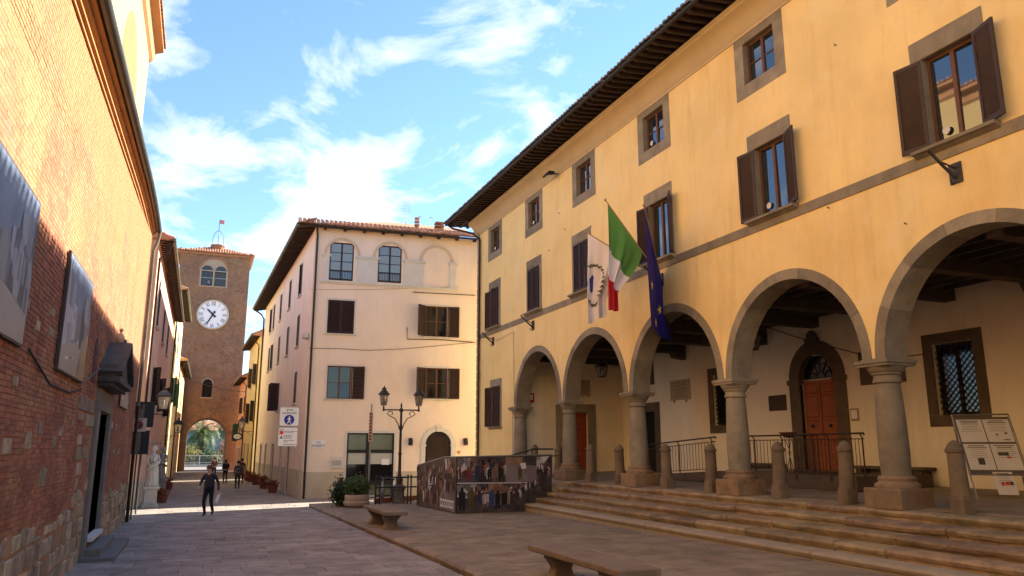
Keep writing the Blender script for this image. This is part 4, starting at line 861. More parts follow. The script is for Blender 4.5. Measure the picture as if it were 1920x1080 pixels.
# ---------------------------------------------------------------- clock tower
TBRICK = brickmat('tower_brick', (0.225, 0.125, 0.08), (0.14, 0.07, 0.048), (0.38, 0.29, 0.2), .42, .17, pale=(.36, .25, .15), pamt=.55)
grime(TBRICK, (.11, .065, .045), 3.0, .65, .48, .62, 1.0); grime(TBRICK, (.46, .36, .25), 3.2, .7, .58, .66, 2.2); grime(TBRICK, (.30, .155, .07), .35, .6, .45, .65, 1.0)
tower = empty('clock_tower', (.3, 98, -.3)); tag(tower, 'tall brick clock tower with a round white clock above an arched gateway', 'tower')
TX0, TX1, TY, TD, TZ = -3.55, 4.2, 95.0, 7.5, 24.9
TF = Frame((0, TY, 0), (1, 0, 0), (0, -1, 0)); TBk = Frame((0, TY + TD, 0), (1, 0, 0), (0, 1, 0)); TRs = Frame((TX1, TY, 0), (0, 1, 0), (1, 0, 0))
AC, AR, AS = .87, 2.13, 3.5
bif = (-1.25, 1.72, 20.95, 22.7); sml = (0.0, 1.03, 7.95, 9.5)
m = MB()
for f in (TF, TBk):
    wall_grid(m, f, TX0, TX1, AS + AR + .3, TZ, [bif, sml] if f is TF else [], .5)
    m.quad([f.p(TX0, 0, -.6), f.p(AC - AR, 0, -.6), f.p(AC - AR, 0, AS + AR + .3), f.p(TX0, 0, AS + AR + .3)]); m.quad([f.p(AC + AR, 0, -.6), f.p(TX1, 0, -.6), f.p(TX1, 0, AS + AR + .3), f.p(AC + AR, 0, AS + AR + .3)])
    pts = arc(AC, AS, AR, math.pi, 0, 28)
    for q, r_ in zip(pts[:-1], pts[1:]): m.quad([f.p(q[0], 0, q[1]), f.p(r_[0], 0, r_[1]), f.p(r_[0], 0, AS + AR + .3), f.p(q[0], 0, AS + AR + .3)])
pp = [(AC - AR, -.6)] + arc(AC, AS, AR, math.pi, 0, 28) + [(AC + AR, -.6)]
for q, r_ in zip(pp[:-1], pp[1:]): m.quad([TF.p(q[0], 0, q[1]), TF.p(r_[0], 0, r_[1]), TF.p(r_[0], -TD, r_[1]), TF.p(q[0], -TD, q[1])])
for x in (TX0, TX1): m.quad([(x, TY, -.6), (x, TY + TD, -.6), (x, TY + TD, TZ), (x, TY, TZ)])
m.build('wall', TBRICK, tower)
TARCH = M('tower_arch_brick', (.27, .14, .075), .9, .25, 3, .4, 20, rnd=.2)
stone_arch(tower, TF, AC, AS, AR, AR + .45, 29, -.05, .05, TARCH, 'arch_brick', seg=1)
stone_arch(tower, TF, .5, 11.0, 2.75, 3.0, 31, -.05, .035, TARCH, 'blind_arch_brick', seg=1)
# twin-arched bell window
w = empty('bell_window', TF.p(.23, 0, 21)); w.parent = tower; w.location = Vector(TF.p(.23, 0, 21)) - tower.location
TTR = M('tower_trim', (.36, .29, .21), .85, .12, 3, .2)
c0 = .235; hw = 1.485
MB().box(TF, bif[0], bif[1], -.49, -.46, bif[2], bif[3]).build('louvre_screen', DARK, w)
for k in (-1, 1):
    uc = c0 + k * .75; gl = MB(); gl.box(TF, uc - .64, uc + .64, -.25, -.2, bif[2] + .1, bif[3] + .05); gl.prism(TF, arc(uc, bif[3] + .05, .64, 0, math.pi, 14), .0, .012); gl.build('pane', GLASSD, w)
    br = MB()
    for z_ in (21.9, 22.75): br.box(TF, uc - .64, uc + .64, -.2, .02 if z_ > 22.6 else -.15, z_, z_ + .06)
    br.build('glazing_bar', STEEL, w)
    A, B_ = arc(uc, bif[3] + .05, .64, 0, math.pi, 14), arc(uc, bif[3] + .05, .76, 0, math.pi, 14); am = MB()
    for i in range(14): am.prism(TF, [A[i], A[i + 1], B_[i + 1], B_[i]], -.02, .06)
    am.build('arch_trim', TTR, w)
A, B_ = arc(c0, bif[3], 1.5, 0, math.pi, 20), arc(c0, bif[3], 1.72, 0, math.pi, 20); am = MB()
for i in range(20): am.prism(TF, [A[i], A[i + 1], B_[i + 1], B_[i]], -.02, .05)
am.build('hood_arch', TARCH, w); tym = MB(); tym.prism(TF, arc(c0, bif[3], 1.49, 0, math.pi, 20), -.02, .005); tym.build('tympanum', TTR, w)
fr_ = MB()
for u in (bif[0] - .06, c0 - .09, bif[1] - .1): fr_.box(TF, u, u + .18, -.2, .04, bif[2], bif[3] + .3)
fr_.box(TF, bif[0] - .1, bif[1] + .1, -.2, .08, bif[2] - .14, bif[2]); fr_.build('mullions', TTR, w)
bell = MB(); bell.lathe(TF.p(c0 - .5, -.12, 21.2), [(.24, 0), (.2, .08), (.15, .3), (.1, .4), (.001, .42)], 14); bell.build('bell', STEEL, w, smooth=True)
# small arched window
sw = MB(); sw.box(TF, sml[0], sml[1], -.3, -.25, sml[2], sml[3]); sw.prism(TF, arc(.515, sml[3], .515, 0, math.pi, 12), .0, .012); so = sw.build('small_window', DARK, tower)
stone_arch(so, TF, .515, sml[3], .52, .66, 9, -.02, .04, TTR, 'arch_stone', seg=2); MB().box(TF, -.15, 1.2, 0, .1, sml[2] - .14, sml[2]).build('sill', TTR, so)
# roof
e = .42; rz = TZ + .05; A, B_, C_, D_ = (TX0 - e, TY - e, rz), (TX1 + e, TY - e, rz), (TX1 + e, TY + TD + e, rz), (TX0 - e, TY + TD + e, rz); T = ((TX0 + TX1) / 2, TY + TD / 2, rz + 1.7)
r_ = MB(); r_.quad([A, B_, T]); r_.quad([B_, C_, T]); r_.quad([C_, D_, T]); r_.quad([D_, A, T]); r_.quad([A, B_, C_, D_]); tr = r_.build('roof', TILE, tower)
ct = MB(); rg = random.Random(2); n = 30
for side in range(4):
    P0, P1 = Vector([A, B_, C_, D_][side]), Vector([A, B_, C_, D_][(side + 1) % 4]); Tv = Vector(T); ud = (P1 - P0).normalized(); mid = (P0 + P1) / 2; sl = Tv - mid
    for i in range(n):
        t = (i + .5) / n; b0 = P0 + (P1 - P0) * t; ln = 1 - abs(2 * t - 1); nt = max(1, int(ln * 9))
        for j in range(nt):
            a, b_ = b0 + sl * (j / 9.0) - sl * .012, b0 + sl * ((j + 1.1) / 9.0); rr = rg.random(); up = Vector((0, 0, 1)); w_ = .115
            vv = [q + ud * (w_ * k_ * math.cos(math.pi * s_ / 4)) + up * (w_ * k_ * math.sin(math.pi * s_ / 4) + .02) for q, k_ in ((a, 1.0), (b_, .8)) for s_ in range(5)]
            ct.add(vv, [(s_, s_ + 1, s_ + 6, s_ + 5) for s_ in range(4)] + [(0, 1, 2, 3, 4)], rr)
tag(ct.build('roof_tiles', TILE, tr), kind='stuff')
MB().box(W, TX0 - .2, TX1 + .2, TY - .2, TY + TD + .2, TZ - .25, TZ - .003).build('eave_course', TTR if False else TARCH, tower)
tb = MB(); tb.lathe((T[0] + .1, T[1] - 1.5, rz + .95), [(.7, -.2), (.75, .3), (.85, .4), (.85, .55), (.6, .6), (.001, .65)], 10); tu = tb.build('turret', TARCH, tr)
iron = MB(); c = Vector((T[0] + .1, T[1] - 1.5, rz + 1.5))
for k in range(4):
    a = k * math.pi / 2; iron.tube([c + Vector((.6 * math.cos(a), .6 * math.sin(a), 0)), c + Vector((.62 * math.cos(a), .62 * math.sin(a), 1.0)), c + Vector((.3 * math.cos(a), .3 * math.sin(a), 1.7)), c + Vector((0, 0, 1.95))], .03, 5)
iron.tube([c, c + Vector((0, 0, 3.3))], .035, 6); iron.build('vane_frame', IRON, tr)
vf = MB(); vf.prism(Frame(c, (1, 0, 0), (0, 1, 0)), [(.02, 2.8), (.6, 2.75), (.5, 3.0), (.6, 3.25), (.02, 3.3)], -.015, .015); vf.build('weather_vane', M('vane_paint', (.5, .2, .16), .6), tr)
# clock
clk = empty('tower_clock', TF.p(.48, .05, 17.55)); tag(clk, 'large round white clock with roman numerals on the brick tower', 'clock')
cc = TF.p(.48, 0, 17.55); ax = (TF.u, Vector((0, 0, 1)), TF.n)
MB().lathe(cc, [(1.62, .02), (1.62, .06), (.001, .065)], 48, ax).build('clock_face', M('clock_enamel', (.80, .81, .85), .35, .02, 3, 0), clk, smooth=True)
MB().lathe(cc, [(1.60, .0), (1.60, .14), (1.65, .18), (1.74, .16), (1.77, .05), (1.77, 0)], 48, ax).build('clock_rim', M('clock_rim', (.52, .46, .34), .5, .1, 3, 0), clk, smooth=True)
CLKB = M('clock_black', (.03, .04, .06), .5, .05, 3, 0)
for k, s_ in enumerate(['XII', 'I', 'II', 'III', 'IIII', 'V', 'VI', 'VII', 'VIII', 'IX', 'X', 'XI']):
    a = R(30 * k); text('numeral', s_, TF, .48 + 1.27 * math.sin(a), 17.55 + 1.27 * math.cos(a),   .075, .68, CLKB, clk, rot=-a, thick=.004, xs=.62)
def hand(ang, L, w_, tail):
    a = R(ang); d = Vector((math.sin(a), math.cos(a))); n_ = Vector((d.y, -d.x)); P_ = lambda t, s_: (.48 + d.x * t + n_.x * s_, 17.55 + d.y * t + n_.y * s_)
    hm = MB(); hm.prism(TF, [P_(-tail, w_ * .5), P_(0, w_ * .7), P_(L * .8, w_ * .6), P_(L, 0), P_(L * .8, -w_ * .6), P_(0, -w_ * .7), P_(-tail, -w_ * .5)], .1, .12); hm.prism(TF, [P_(-tail - .1, .13), P_(-tail + .12, .13), P_(-tail + .12, -.13), P_(-tail - .1, -.13)], .1, .118); hm.build('clock_hand', CLKB, clk)
hand(-46, .95, .15, .32); hand(207.5, 1.38, .12, .36)

# ---------------------------------------------------------------- brick church on the left
church = empty('brick_church', (-3, 15, 0)); tag(church, 'tall brick church side wall with a stone door hood and moulded cornice', 'church')
XW = -2.05; CF = Frame((XW, 0, 0), (0, 1, 0), (1, 0, 0)); CY1 = 29.0
def ztop(y): return 8.45 + (y - 11) * .07
def zbase(y): return 1.06 + .09 * math.sin(y * 1.7) + .06 * math.sin(y * 4.1) + (.35 if 16.6 < y < 18.4 else 0)
DY0, DY1, DZ0, DZ1 = 18.75, 20.75, .38, 3.0
m = MB(); holes = [(DY0, DY1, DZ0, DZ1)]
m2 = MB(); wall_grid(m2, CF, -30, CY1, -.6, 7.0, holes, .45, -.009)
m2.quad([CF.p(-30, -.009, 7.0), CF.p(CY1, -.009, 7.0), CF.p(CY1, -.009, ztop(CY1)), CF.p(-30, -.009, ztop(-30))])
m2.quad([CF.p(CY1, -.009, -.6), CF.p(CY1, -10, -.6), CF.p(CY1, -10, ztop(CY1)), CF.p(CY1, -.009, ztop(CY1))])
m2.quad([CF.p(-30, -.012, 5), CF.p(-30, -10, 5), CF.p(CY1, -10, ztop(CY1)), CF.p(CY1, -.009, ztop(CY1)), ])
m2.build('mortar_wall', MORTAR, church)
rg = random.Random(31); blist = []; row = 0; z = .7; BH, BL = .068, .27
while z < 9.7:
    y = 6.5 - (row % 2) * BL / 2 + rg.uniform(-.03, .03)
    while y < CY1 - .02:
        L = BL * rg.uniform(.82, 1.12) if rg.random() > .2 else BL * .5
        ye = min(y + L, CY1); yc = (y + ye) / 2
        ok = z > zbase(yc) and z + BH < ztop(yc) - .02 and not (DY0 - .75 < yc < DY1 + .45 and z < 3.5)
        if ok: blist.append((y, ye, z + rg.uniform(-.003, .003), rg.random()))
        y += L
    z += BH; row += 1
# pale plugs and stone blocks let into the brickwork
plugs = []
for x0, y0, x1, y1 in ((12, 822, 25, 852), (53, 809, 62, 843), (78, 877, 89, 912), (77, 791, 84, 815), (115, 800, 121, 818), (101, 818, 107, 837), (136, 788, 139, 801), (149, 815, 155, 834), (164, 814, 169, 833), (146, 838, 156, 862), (160, 836, 167, 860), (145, 868, 155, 890), (137, 930, 144, 950), (143, 898, 147, 920), (163, 898, 168, 918), (150, 745, 180, 772), (150, 775, 160, 788), (163, 778, 178, 800), (72, 600, 79, 622), (52, 560, 60, 580), (95, 615, 106, 632), (100, 575, 107, 596), (85, 705, 92, 722), (30, 705, 38, 725), (210, 790, 214, 803), (214, 838, 217, 850), (218, 795, 221, 806), (222, 840, 225, 852)):
    a, b_ = on_x(x0, (y0 + y1) / 2, -2.02), on_x(x1, (y0 + y1) / 2, -2.02); c, e_ = on_x((x0 + x1) / 2, y0, -2.02), on_x((x0 + x1) / 2, y1, -2.02)
    plugs.append((a.y, b_.y, min(c.z, e_.z), max(c.z, e_.z)))
blist = [b for b in blist if not any(p[0] < (b[0] + b[1]) / 2 < p[1] and p[2] < b[2] + BH / 2 < p[3] for p in plugs)]
for p in plugs: MB().cbox(CF, p[0], p[1], -.03, .012, p[2], p[3], .008, rg.random()).build('pale_block', PALEST, church)
def bscore(b):
    q = CF.p((b[0] + b[1]) / 2, 0, b[2]);
    return (b[1] - b[0]) / (q - _C).length ** 3 if in_view(q, 0) else 0
blist.sort(key=lambda b: -bscore(b))
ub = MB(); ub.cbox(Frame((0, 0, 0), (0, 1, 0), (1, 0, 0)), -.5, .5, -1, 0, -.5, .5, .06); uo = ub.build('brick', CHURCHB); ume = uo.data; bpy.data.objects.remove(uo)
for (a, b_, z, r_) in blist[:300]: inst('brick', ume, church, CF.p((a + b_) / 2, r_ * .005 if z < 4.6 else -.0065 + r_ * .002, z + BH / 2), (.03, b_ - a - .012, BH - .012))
jb = MB()
for (a, b_, z, r_) in blist[300:]:
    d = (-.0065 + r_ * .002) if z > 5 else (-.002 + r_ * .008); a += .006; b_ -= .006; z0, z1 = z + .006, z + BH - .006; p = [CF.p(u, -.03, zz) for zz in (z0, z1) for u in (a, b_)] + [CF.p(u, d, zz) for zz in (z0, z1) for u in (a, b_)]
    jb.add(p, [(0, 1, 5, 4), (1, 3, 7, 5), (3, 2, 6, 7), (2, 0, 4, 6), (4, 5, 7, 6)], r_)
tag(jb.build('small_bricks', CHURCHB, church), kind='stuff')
# rubble stone base
y = 7.0
cols_ = []
z = -.25
while z < 3.2:
    hgt = rg.uniform(.17, .36); y = 6.5 - rg.random() * .5
    while y < CY1:
        L = rg.uniform(.14, .5); ye = min(y + L, CY1); yc = (y + ye) / 2; top = min(z + hgt, zbase(yc) + .02)
        if rg.random() > .07 and top - z > .1 and z < zbase(yc) and not (DY0 - .72 < yc < DY1 + .42) and ye - y > .1 and z + .02 > gz(yc) - .3:
            MB().cbox(CF, y + .012, ye - .012, -.05, rg.uniform(.004, .035), z + rg.uniform(.004, .03), top + rg.uniform(-.05, .02), .022, rg.random()).build('rubble_stone', PALEST, church)
        y += L
    z += hgt
# door, jambs, steps and hood
LINT = M('door_stone', (.21, .185, .15), .85, .15, 3, .2, rnd=.08)
dm = MB(); dm.box(CF, DY0, DY1, -.4, -.34, DZ0, DZ1); cd = dm.build('church_door', M('church_door_wood', (.025, .022, .02), .7, .2, 5, .1), church)
for i in range(4): MB().cbox(CF, DY0 + .06 + i * .48, DY0 + .48 + i * .48, -.34, -.31, DZ0 + .1, DZ1 - .1, .02).build('door_board', MATS['church_door_wood'], cd)
for a, b_, c, e_ in ((DY0 - .42, DY0, gz(18) - .1, DZ1), (DY1, DY1 + .40, gz(20) - .1, DZ1), (DY0 - .42, DY1 + .40, DZ1 + .004, DZ1 + .44)): MB().box(CF, a, b_, -.35, .07, c, e_).build('door_jamb', LINT, cd, bevel=.015)
MB().box(CF, DY0 - .02, DY1 + .02, -.35, .16, DZ0 - .09, DZ0).build('threshold', PALETRIM, cd, bevel=.01)
STG = M('grey_step', (.17, .16, .145), .85, .15, 3, .3, rnd=.1)
MB().box(W, XW, XW + .38, DY0 - .3, DY1 + .5, -.2, .19).build('door_step', STG, cd, bevel=.02); MB().box(W, XW, XW + .66, DY0 - .55, DY1 + 1.1, -.2, .045).build('door_step', STG, cd, bevel=.02)
hd = MB(); hz0 = DZ1 + .5
hd.box(CF, DY0 - .5, DY1 + .5, 0, .30, hz0, hz0 + .08); hd.box(CF, DY0 - .6, DY1 + .6, 0, .42, hz0 + .08, hz0 + .2)
hm_ = (DY0 + DY1) / 2; HD = M('hood_stone', (.085, .08, .07), .9, .25, 3, .4, 20)
hd.prism(CF, [(DY0 - .6, hz0 + .2), (DY1 + .6, hz0 + .2), (DY1 + .5, hz0 + .45), (hm_ + .3, hz0 + .92), (hm_, hz0 + .98), (hm_ - .3, hz0 + .92), (DY0 - .5, hz0 + .45)], 0, .34); hd.build('door_hood', HD, cd, bevel=.015)
for s_ in (-1, 1):
    for r_ in (0,): MB().prism(CF, [(hm_ + s_ * 1.55, hz0 + .2), (hm_ + s_ * 1.68, hz0 + .3), (hm_ + s_ * .05, hz0 + 1.1), (hm_ + s_ * .0, hz0 + .98)], .0, .46).build('hood_moulding', HD, cd)
fin = MB(); fin.lathe(CF.p(hm_, .2, hz0 + 1.0), [(.09, 0), (.05, .06), (.1, .16), (.08, .26), (.02, .34), (.05, .4), (.001, .46)], 10); fin.build('hood_finial', PALEST, cd, smooth=True)
MB().tube([CF.p(15.6, .02, 3.3), CF.p(18.4, .03, 3.9), CF.p(DY0, .05, 4.35)], .012, 5).build('cable', GUTT, church); MB().tube([CF.p(11, .02, 3.4), CF.p(12.6, .03, 3.1), CF.p(14.5, .03, 3.1), CF.p(15.8, .02, 3.25)], .014, 5).build('cable', DARKW, church)
# blind slit beside the hood
sl = MB(); sl.box(CF, 17.15, 17.65, -.02, .014, 3.5, 4.15); sl.prism(CF, arc(17.4, 4.15, .25, 0, math.pi, 10), -.02, .014); sl.build('blind_niche', M('niche_brick', (.12, .045, .03), .9, .2, 5, .3), church)
# cornice and gutter
cp = [(0, -.27), (.03, -.27), (.03, -.22), (.08, -.2), (.08, -.15), (.14, -.12), (.14, -.06), (.22, -.03), (.22, .02), (-.2, .02)]
CORN = M('cornice_brick', (.40, .19, .065), .88, .15, 2, .3, 30)
path = [(y_, 0 if y_ < 22 else -.006 * (y_ - 22) ** 1.5, ztop(y_)) for y_ in (-30, 0, 8, 14, 20, 22, 24, 26, 27.5, CY1 + .1)]
cm_ = MB(); cm_.sweep(CF, cp, path); cm_.build('cornice', CORN, church)
n = 8; gp = [(.295 + .1 * math.cos(math.pi * (1 + q / n)), .1 + .1 * math.sin(math.pi * (1 + q / n))) for q in range(n + 1)] + [(.385, .12), (.205, .12)]
gm = MB(); gm.sweep(CF, gp, path); gm.build('gutter', M('church_gutter', (.05, .05, .04), .5, .25, 2, .05, metal=.3), church, smooth=True)
MB().tube([CF.p(CY1 - .05, .25, ztop(CY1) + .05), CF.p(CY1 - .1, .2, ztop(CY1) - .35), CF.p(CY1 - .12, .09, ztop(CY1) - .7), CF.p(CY1 - .12, .09, 3.6)], .05, 8).build('downpipe', GUTT, church, smooth=True)
MB().tube([CF.p(CY1 - .12, .09, 3.6), CF.p(CY1 - .12, .09, -.2)], .055, 8).build('downpipe_shoe', PIPE, church, smooth=True)
rm = MB(); rm.quad([CF.p(-30, .3, ztop(-30) + .12), CF.p(CY1 + .1, .15, ztop(CY1) + .12), CF.p(CY1 + .1, -.75, ztop(CY1) + .5), CF.p(-30, -.75, ztop(-30) + .5)]); rm.build('aisle_roof', TILE, church)
# upper nave wall with a blind arch
NF = Frame((-2.8, 0, 0), (0, 1, 0), (1, 0, 0)); NZ = 17.0; NE = 29.4
aw = (22.1, 26.5, 10.5, 13.0)
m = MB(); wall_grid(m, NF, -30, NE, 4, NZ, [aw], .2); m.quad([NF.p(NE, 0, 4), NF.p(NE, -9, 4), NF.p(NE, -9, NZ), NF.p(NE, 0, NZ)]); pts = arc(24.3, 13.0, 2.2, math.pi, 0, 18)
m.build('nave_wall', M('nave_plaster', (.50, .33, .13), .85, .06, .6, .1), church)
ap = MB(); ap.prism(NF, pts, -.1, .006); ap.build('blind_arch', M('painted_recess', (.24, .14, .045), .85, .06, .6, .1), church)  # flat arch face; its darker colour paints in the shade of a recess
e1 = MB(); e1.sweep(NF, [(0, NZ - .5), (.1, NZ - .4), (.2, NZ - .1), (.45, NZ), (.45, NZ + .12), (-9, NZ + 3), (-9, NZ - .5)], [(-30, 0, 0), (NE + .4, 0, 0)]); e1.build('nave_eave', M('nave_cornice', (.5, .24, .1), .85, .1), church)
ct = MB(); coppi(ct, NF, 12, NE + .4, ((.52, NZ + .12), (-.6, NZ + .5)), .25, .1, 6, 4); tag(ct.build('nave_tiles', TILE, church), kind='stuff')
BOLL = M('bollard_stone', (.16, .118, .075), .9, .25, 2.5, .5, 25, rnd=.12, col2=(.21, .15, .09), amt=.4)
# ================================================================ things in and around the portico
# ---- bollards
def bollard(loc, label, h=1.33, rot=0):
    b = empty('stone_bollard', loc); c = Vector(loc); s_ = random.Random(int(loc[1] * 100))
    sh = MB(); r0 = .155; sh.lathe(c, [(r0 + .012, .30), (r0 + .008, .36), (r0, .6), (r0 - .012, h - .26), (r0 - .016, h - .235)], 16); sh.build('shaft', BOLL, b, smooth=True)
    p = MB(); f = Frame(c, (math.cos(rot), math.sin(rot), 0), (-math.sin(rot), math.cos(rot), 0))
    w = .165; pl = [(-w, -w + .05), (-w + .05, -w), (w - .05, -w), (w, -w + .05), (w, w - .05), (w - .05, w), (-w + .05, w), (-w, w - .05)]
    vv = [f.p(x, y, z) for z, k in ((-.02, 1.03), (.24, 1.0), (.32, .9)) for x, y in [(a * k, b2 * k) for a, b2 in pl]]
    p.add(vv, [(i * 8 + k, i * 8 + (k + 1) % 8, i * 8 + 8 + (k + 1) % 8, i * 8 + 8 + k) for i in range(2) for k in range(8)] + [tuple(range(16, 24))]); p.build('foot', BOLL, b)
    q = MB(); q.lathe(c, [(r0 - .02, h - .24), (r0 + .012, h - .225), (r0 + .015, h - .17), (r0 - .005, h - .155), (r0 - .02, h - .12), (r0 - .055, h - .06), (.055, h - .02), (.03, h - .012), (.001, h)], 16); q.build('cap', BOLL, b, smooth=True)
    b.rotation_euler = (s_.uniform(-.03, .03), s_.uniform(-.03, .03), 0); tag(b, label, 'bollard', 'stone bollards along the top step'); return b
names = ['stone bollard in front of the notice board, nearest the right edge', 'stone bollard in front of the right leaf of the arched wooden door', 'stone bollard just right of the second nearest column, by the ramp end', 'stone bollard just left of the second nearest column', 'stone bollard right of the third column, before the sloping handrail', 'stone bollard just left of the third column', 'stone bollard in front of the panelled red door', 'stone bollard at the top of the steps by the end of the photo panels', 'stone bollard half hidden behind the photo panels']
for px, nm in zip((1797, 1585, 1460, 1333, 1250, 1163, 1107, 1047, 1003), names):
    y = on_x(px, 880, 13.2).y; bollard((13.2, y, zfl(13.2)), nm, 1.33 + random.uniform(-.03, .03), random.uniform(-.2, .2))
# ---- flags
def flag(name, label, tip, base, t0, t1, zb, rise, spread, bands, mats, amp=.10, waves=2.0, ph=0.0, decor=None):
    tip, base = Vector(tip), Vector(base); root = empty(name, base); tag(root, label, 'flag', 'flags on one wall bracket')
    pm = MB(); pm.tube([base, tip], [.022, .018], 8); pm.build('pole', M('brass_pole', (.38, .25, .12), .35, .1, 3, 0, metal=.5), root, smooth=True)
    km = MB(); km.lathe(tip, [(.001, -.04), (.035, -.015), (.04, .01), (.03, .035), (.001, .055)], 10); km.build('finial', MATS['brass_pole'], root, smooth=True)
    hv = Vector((base.x - tip.x, base.y - tip.y, 0)); hn = Vector((hv.y, -hv.x, 0)).normalized()
    if hn.x > 0: hn = -hn
    def P_(s, t):
        A = tip + (base - tip) * (t0 + (t1 - t0) * s); z_end = zb + rise * s
        k = t * t * (3 - 2 * t) if spread < .8 else t
        h_ = Vector((A.x - tip.x, A.y - tip.y, 0)); h_ = h_ * (1 + (spread - 1) * min(1, k * 1.25 if spread < .8 else k))
        q = Vector((tip.x, tip.y, 0)) + h_; q.z = A.z + (z_end - A.z) * t
        g_ = min(1.0, t * 2.2); fold = amp * g_ * (math.sin(2 * math.pi * waves * s + ph + 1.3 * t) + .4 * math.sin(2 * math.pi * waves * 2.1 * s + 2 * ph))
        return q + hn * fold + hv.normalized() * (amp * .35 * g_ * math.cos(2 * math.pi * waves * s + ph))
    NS, NT = 36, 44; m = MB()
    vv = [P_(i / NS, j / NT) for j in range(NT + 1) for i in range(NS + 1)]; m.v = [tuple(v) for v in vv]
    for j in range(NT):
        for i in range(NS):
            a = j * (NS + 1) + i; m.f.append([a, a + 1, a + NS + 2, a + NS + 1]); m.r.append(0); m.mi.append(bands(i / NS, j / NT))
    m.build('cloth', mats, root, smooth=True)
    if decor: decor(root, P_, hn)
    return root
FB = Vector((12.88, 19.68, 7.38))
FWHITE = M('flag_white', (.72, .66, .64), .8, .04, 6, .1, 80); FGREEN = M('flag_green', (.10, .27, .06), .8, .05, 6, .1, 80); FRED = M('flag_red', (.48, .02, .02), .8, .05, 6, .1, 80); FBLUE = M('flag_blue', (.022, .018, .22), .75, .05, 6, .1, 80)
YELS = M('star_yellow', (.85, .62, .08), .7, .03, 3, 0)
def plate(root, P_, hn, s, t, shape, mat, name, sc, up=None):
    c = P_(s, t); ds = (P_(s + .03, t) - P_(s - .03, t)); dt = (P_(s, t - .02) - P_(s, t + .02)).normalized(); ds = (ds - dt * ds.dot(dt)).normalized(); n = ds.cross(dt)
    if n.dot(_C - c) < 0: n = -n
    if ds.dot(_rt) < 0: ds = -ds
    mm = MB(); mm.add([c + ds * (x * sc) + dt * (y * sc) + n * .02 for x, y in shape], [tuple(range(len(shape)))]); return mm.build(name, mat, root)
star = [((1 if k % 2 == 0 else .4) * math.sin(math.pi * k / 5), (1 if k % 2 == 0 else .4) * math.cos(math.pi * k / 5)) for k in range(10)]
def deco_eu(root, P_, hn):
    for s, t in ((.35, .24), (.12, .62), (.55, .70), (.2, .93)): plate(root, P_, hn, s, t, star, YELS, 'star', .17)
def deco_town(root, P_, hn):
    dia = [(0, 1), (.8, .1), (0, -1), (-.8, -.1)]
    plate(root, P_, hn, .18, .55, dia, M('emblem_blue', (.03, .05, .22), .8), 'emblem_shield', .30)
    lf = [(0, 1), (.3, .3), (.25, -.4), (0, -1), (-.25, -.4), (-.3, .3)]; EG = M('emblem_green', (.10, .11, .05), .8)
    for k in range(17):
        a = -2.2 + 4.4 * k / 16; r_ = .30; s, t = .3 + .36 * math.cos(a), .56 - .24 * math.sin(a)
        for o in (-1, 1):
            sh = [(x * math.cos(a + o * .7) - y * math.sin(a + o * .7) + o * .3, x * math.sin(a + o * .7) + y * math.cos(a + o * .7)) for x, y in lf]
            plate(root, P_, hn, max(.02, min(.98, s)), t, sh, EG, 'laurel_leaf', .085)
zw, zi_, ze = on_x(1110, 612, 11.6).z, on_x(1148, 580, 11.3).z, on_x(1222, 612, 11.6).z
flag('hanging_flag', 'white flag with a blue emblem and laurel wreath, leftmost of the three', on_x(1098, 435, 11.3), FB, .03, .52, zw, .25, .5, lambda s, t: 0, [FWHITE], .09, 1.6, .5, deco_town)
flag('hanging_flag', 'green, white and red tricolour flag hanging in the middle', on_x(1135, 375, 11.2), FB, .04, .66, zi_, -.05, .24, lambda s, t: 0 if t < .40 + .05 * s else (1 if t < .68 else 2), [FGREEN, FWHITE, FRED], .07, 1.8, 1.2)
flag('hanging_flag', 'dark blue flag with yellow stars, rightmost of the three', on_x(1207, 385, 11.4), FB, 0.04, .88, ze, -.1, 2.1, lambda s, t: 0, [FBLUE], .055, 1.5, 2.4, deco_eu)
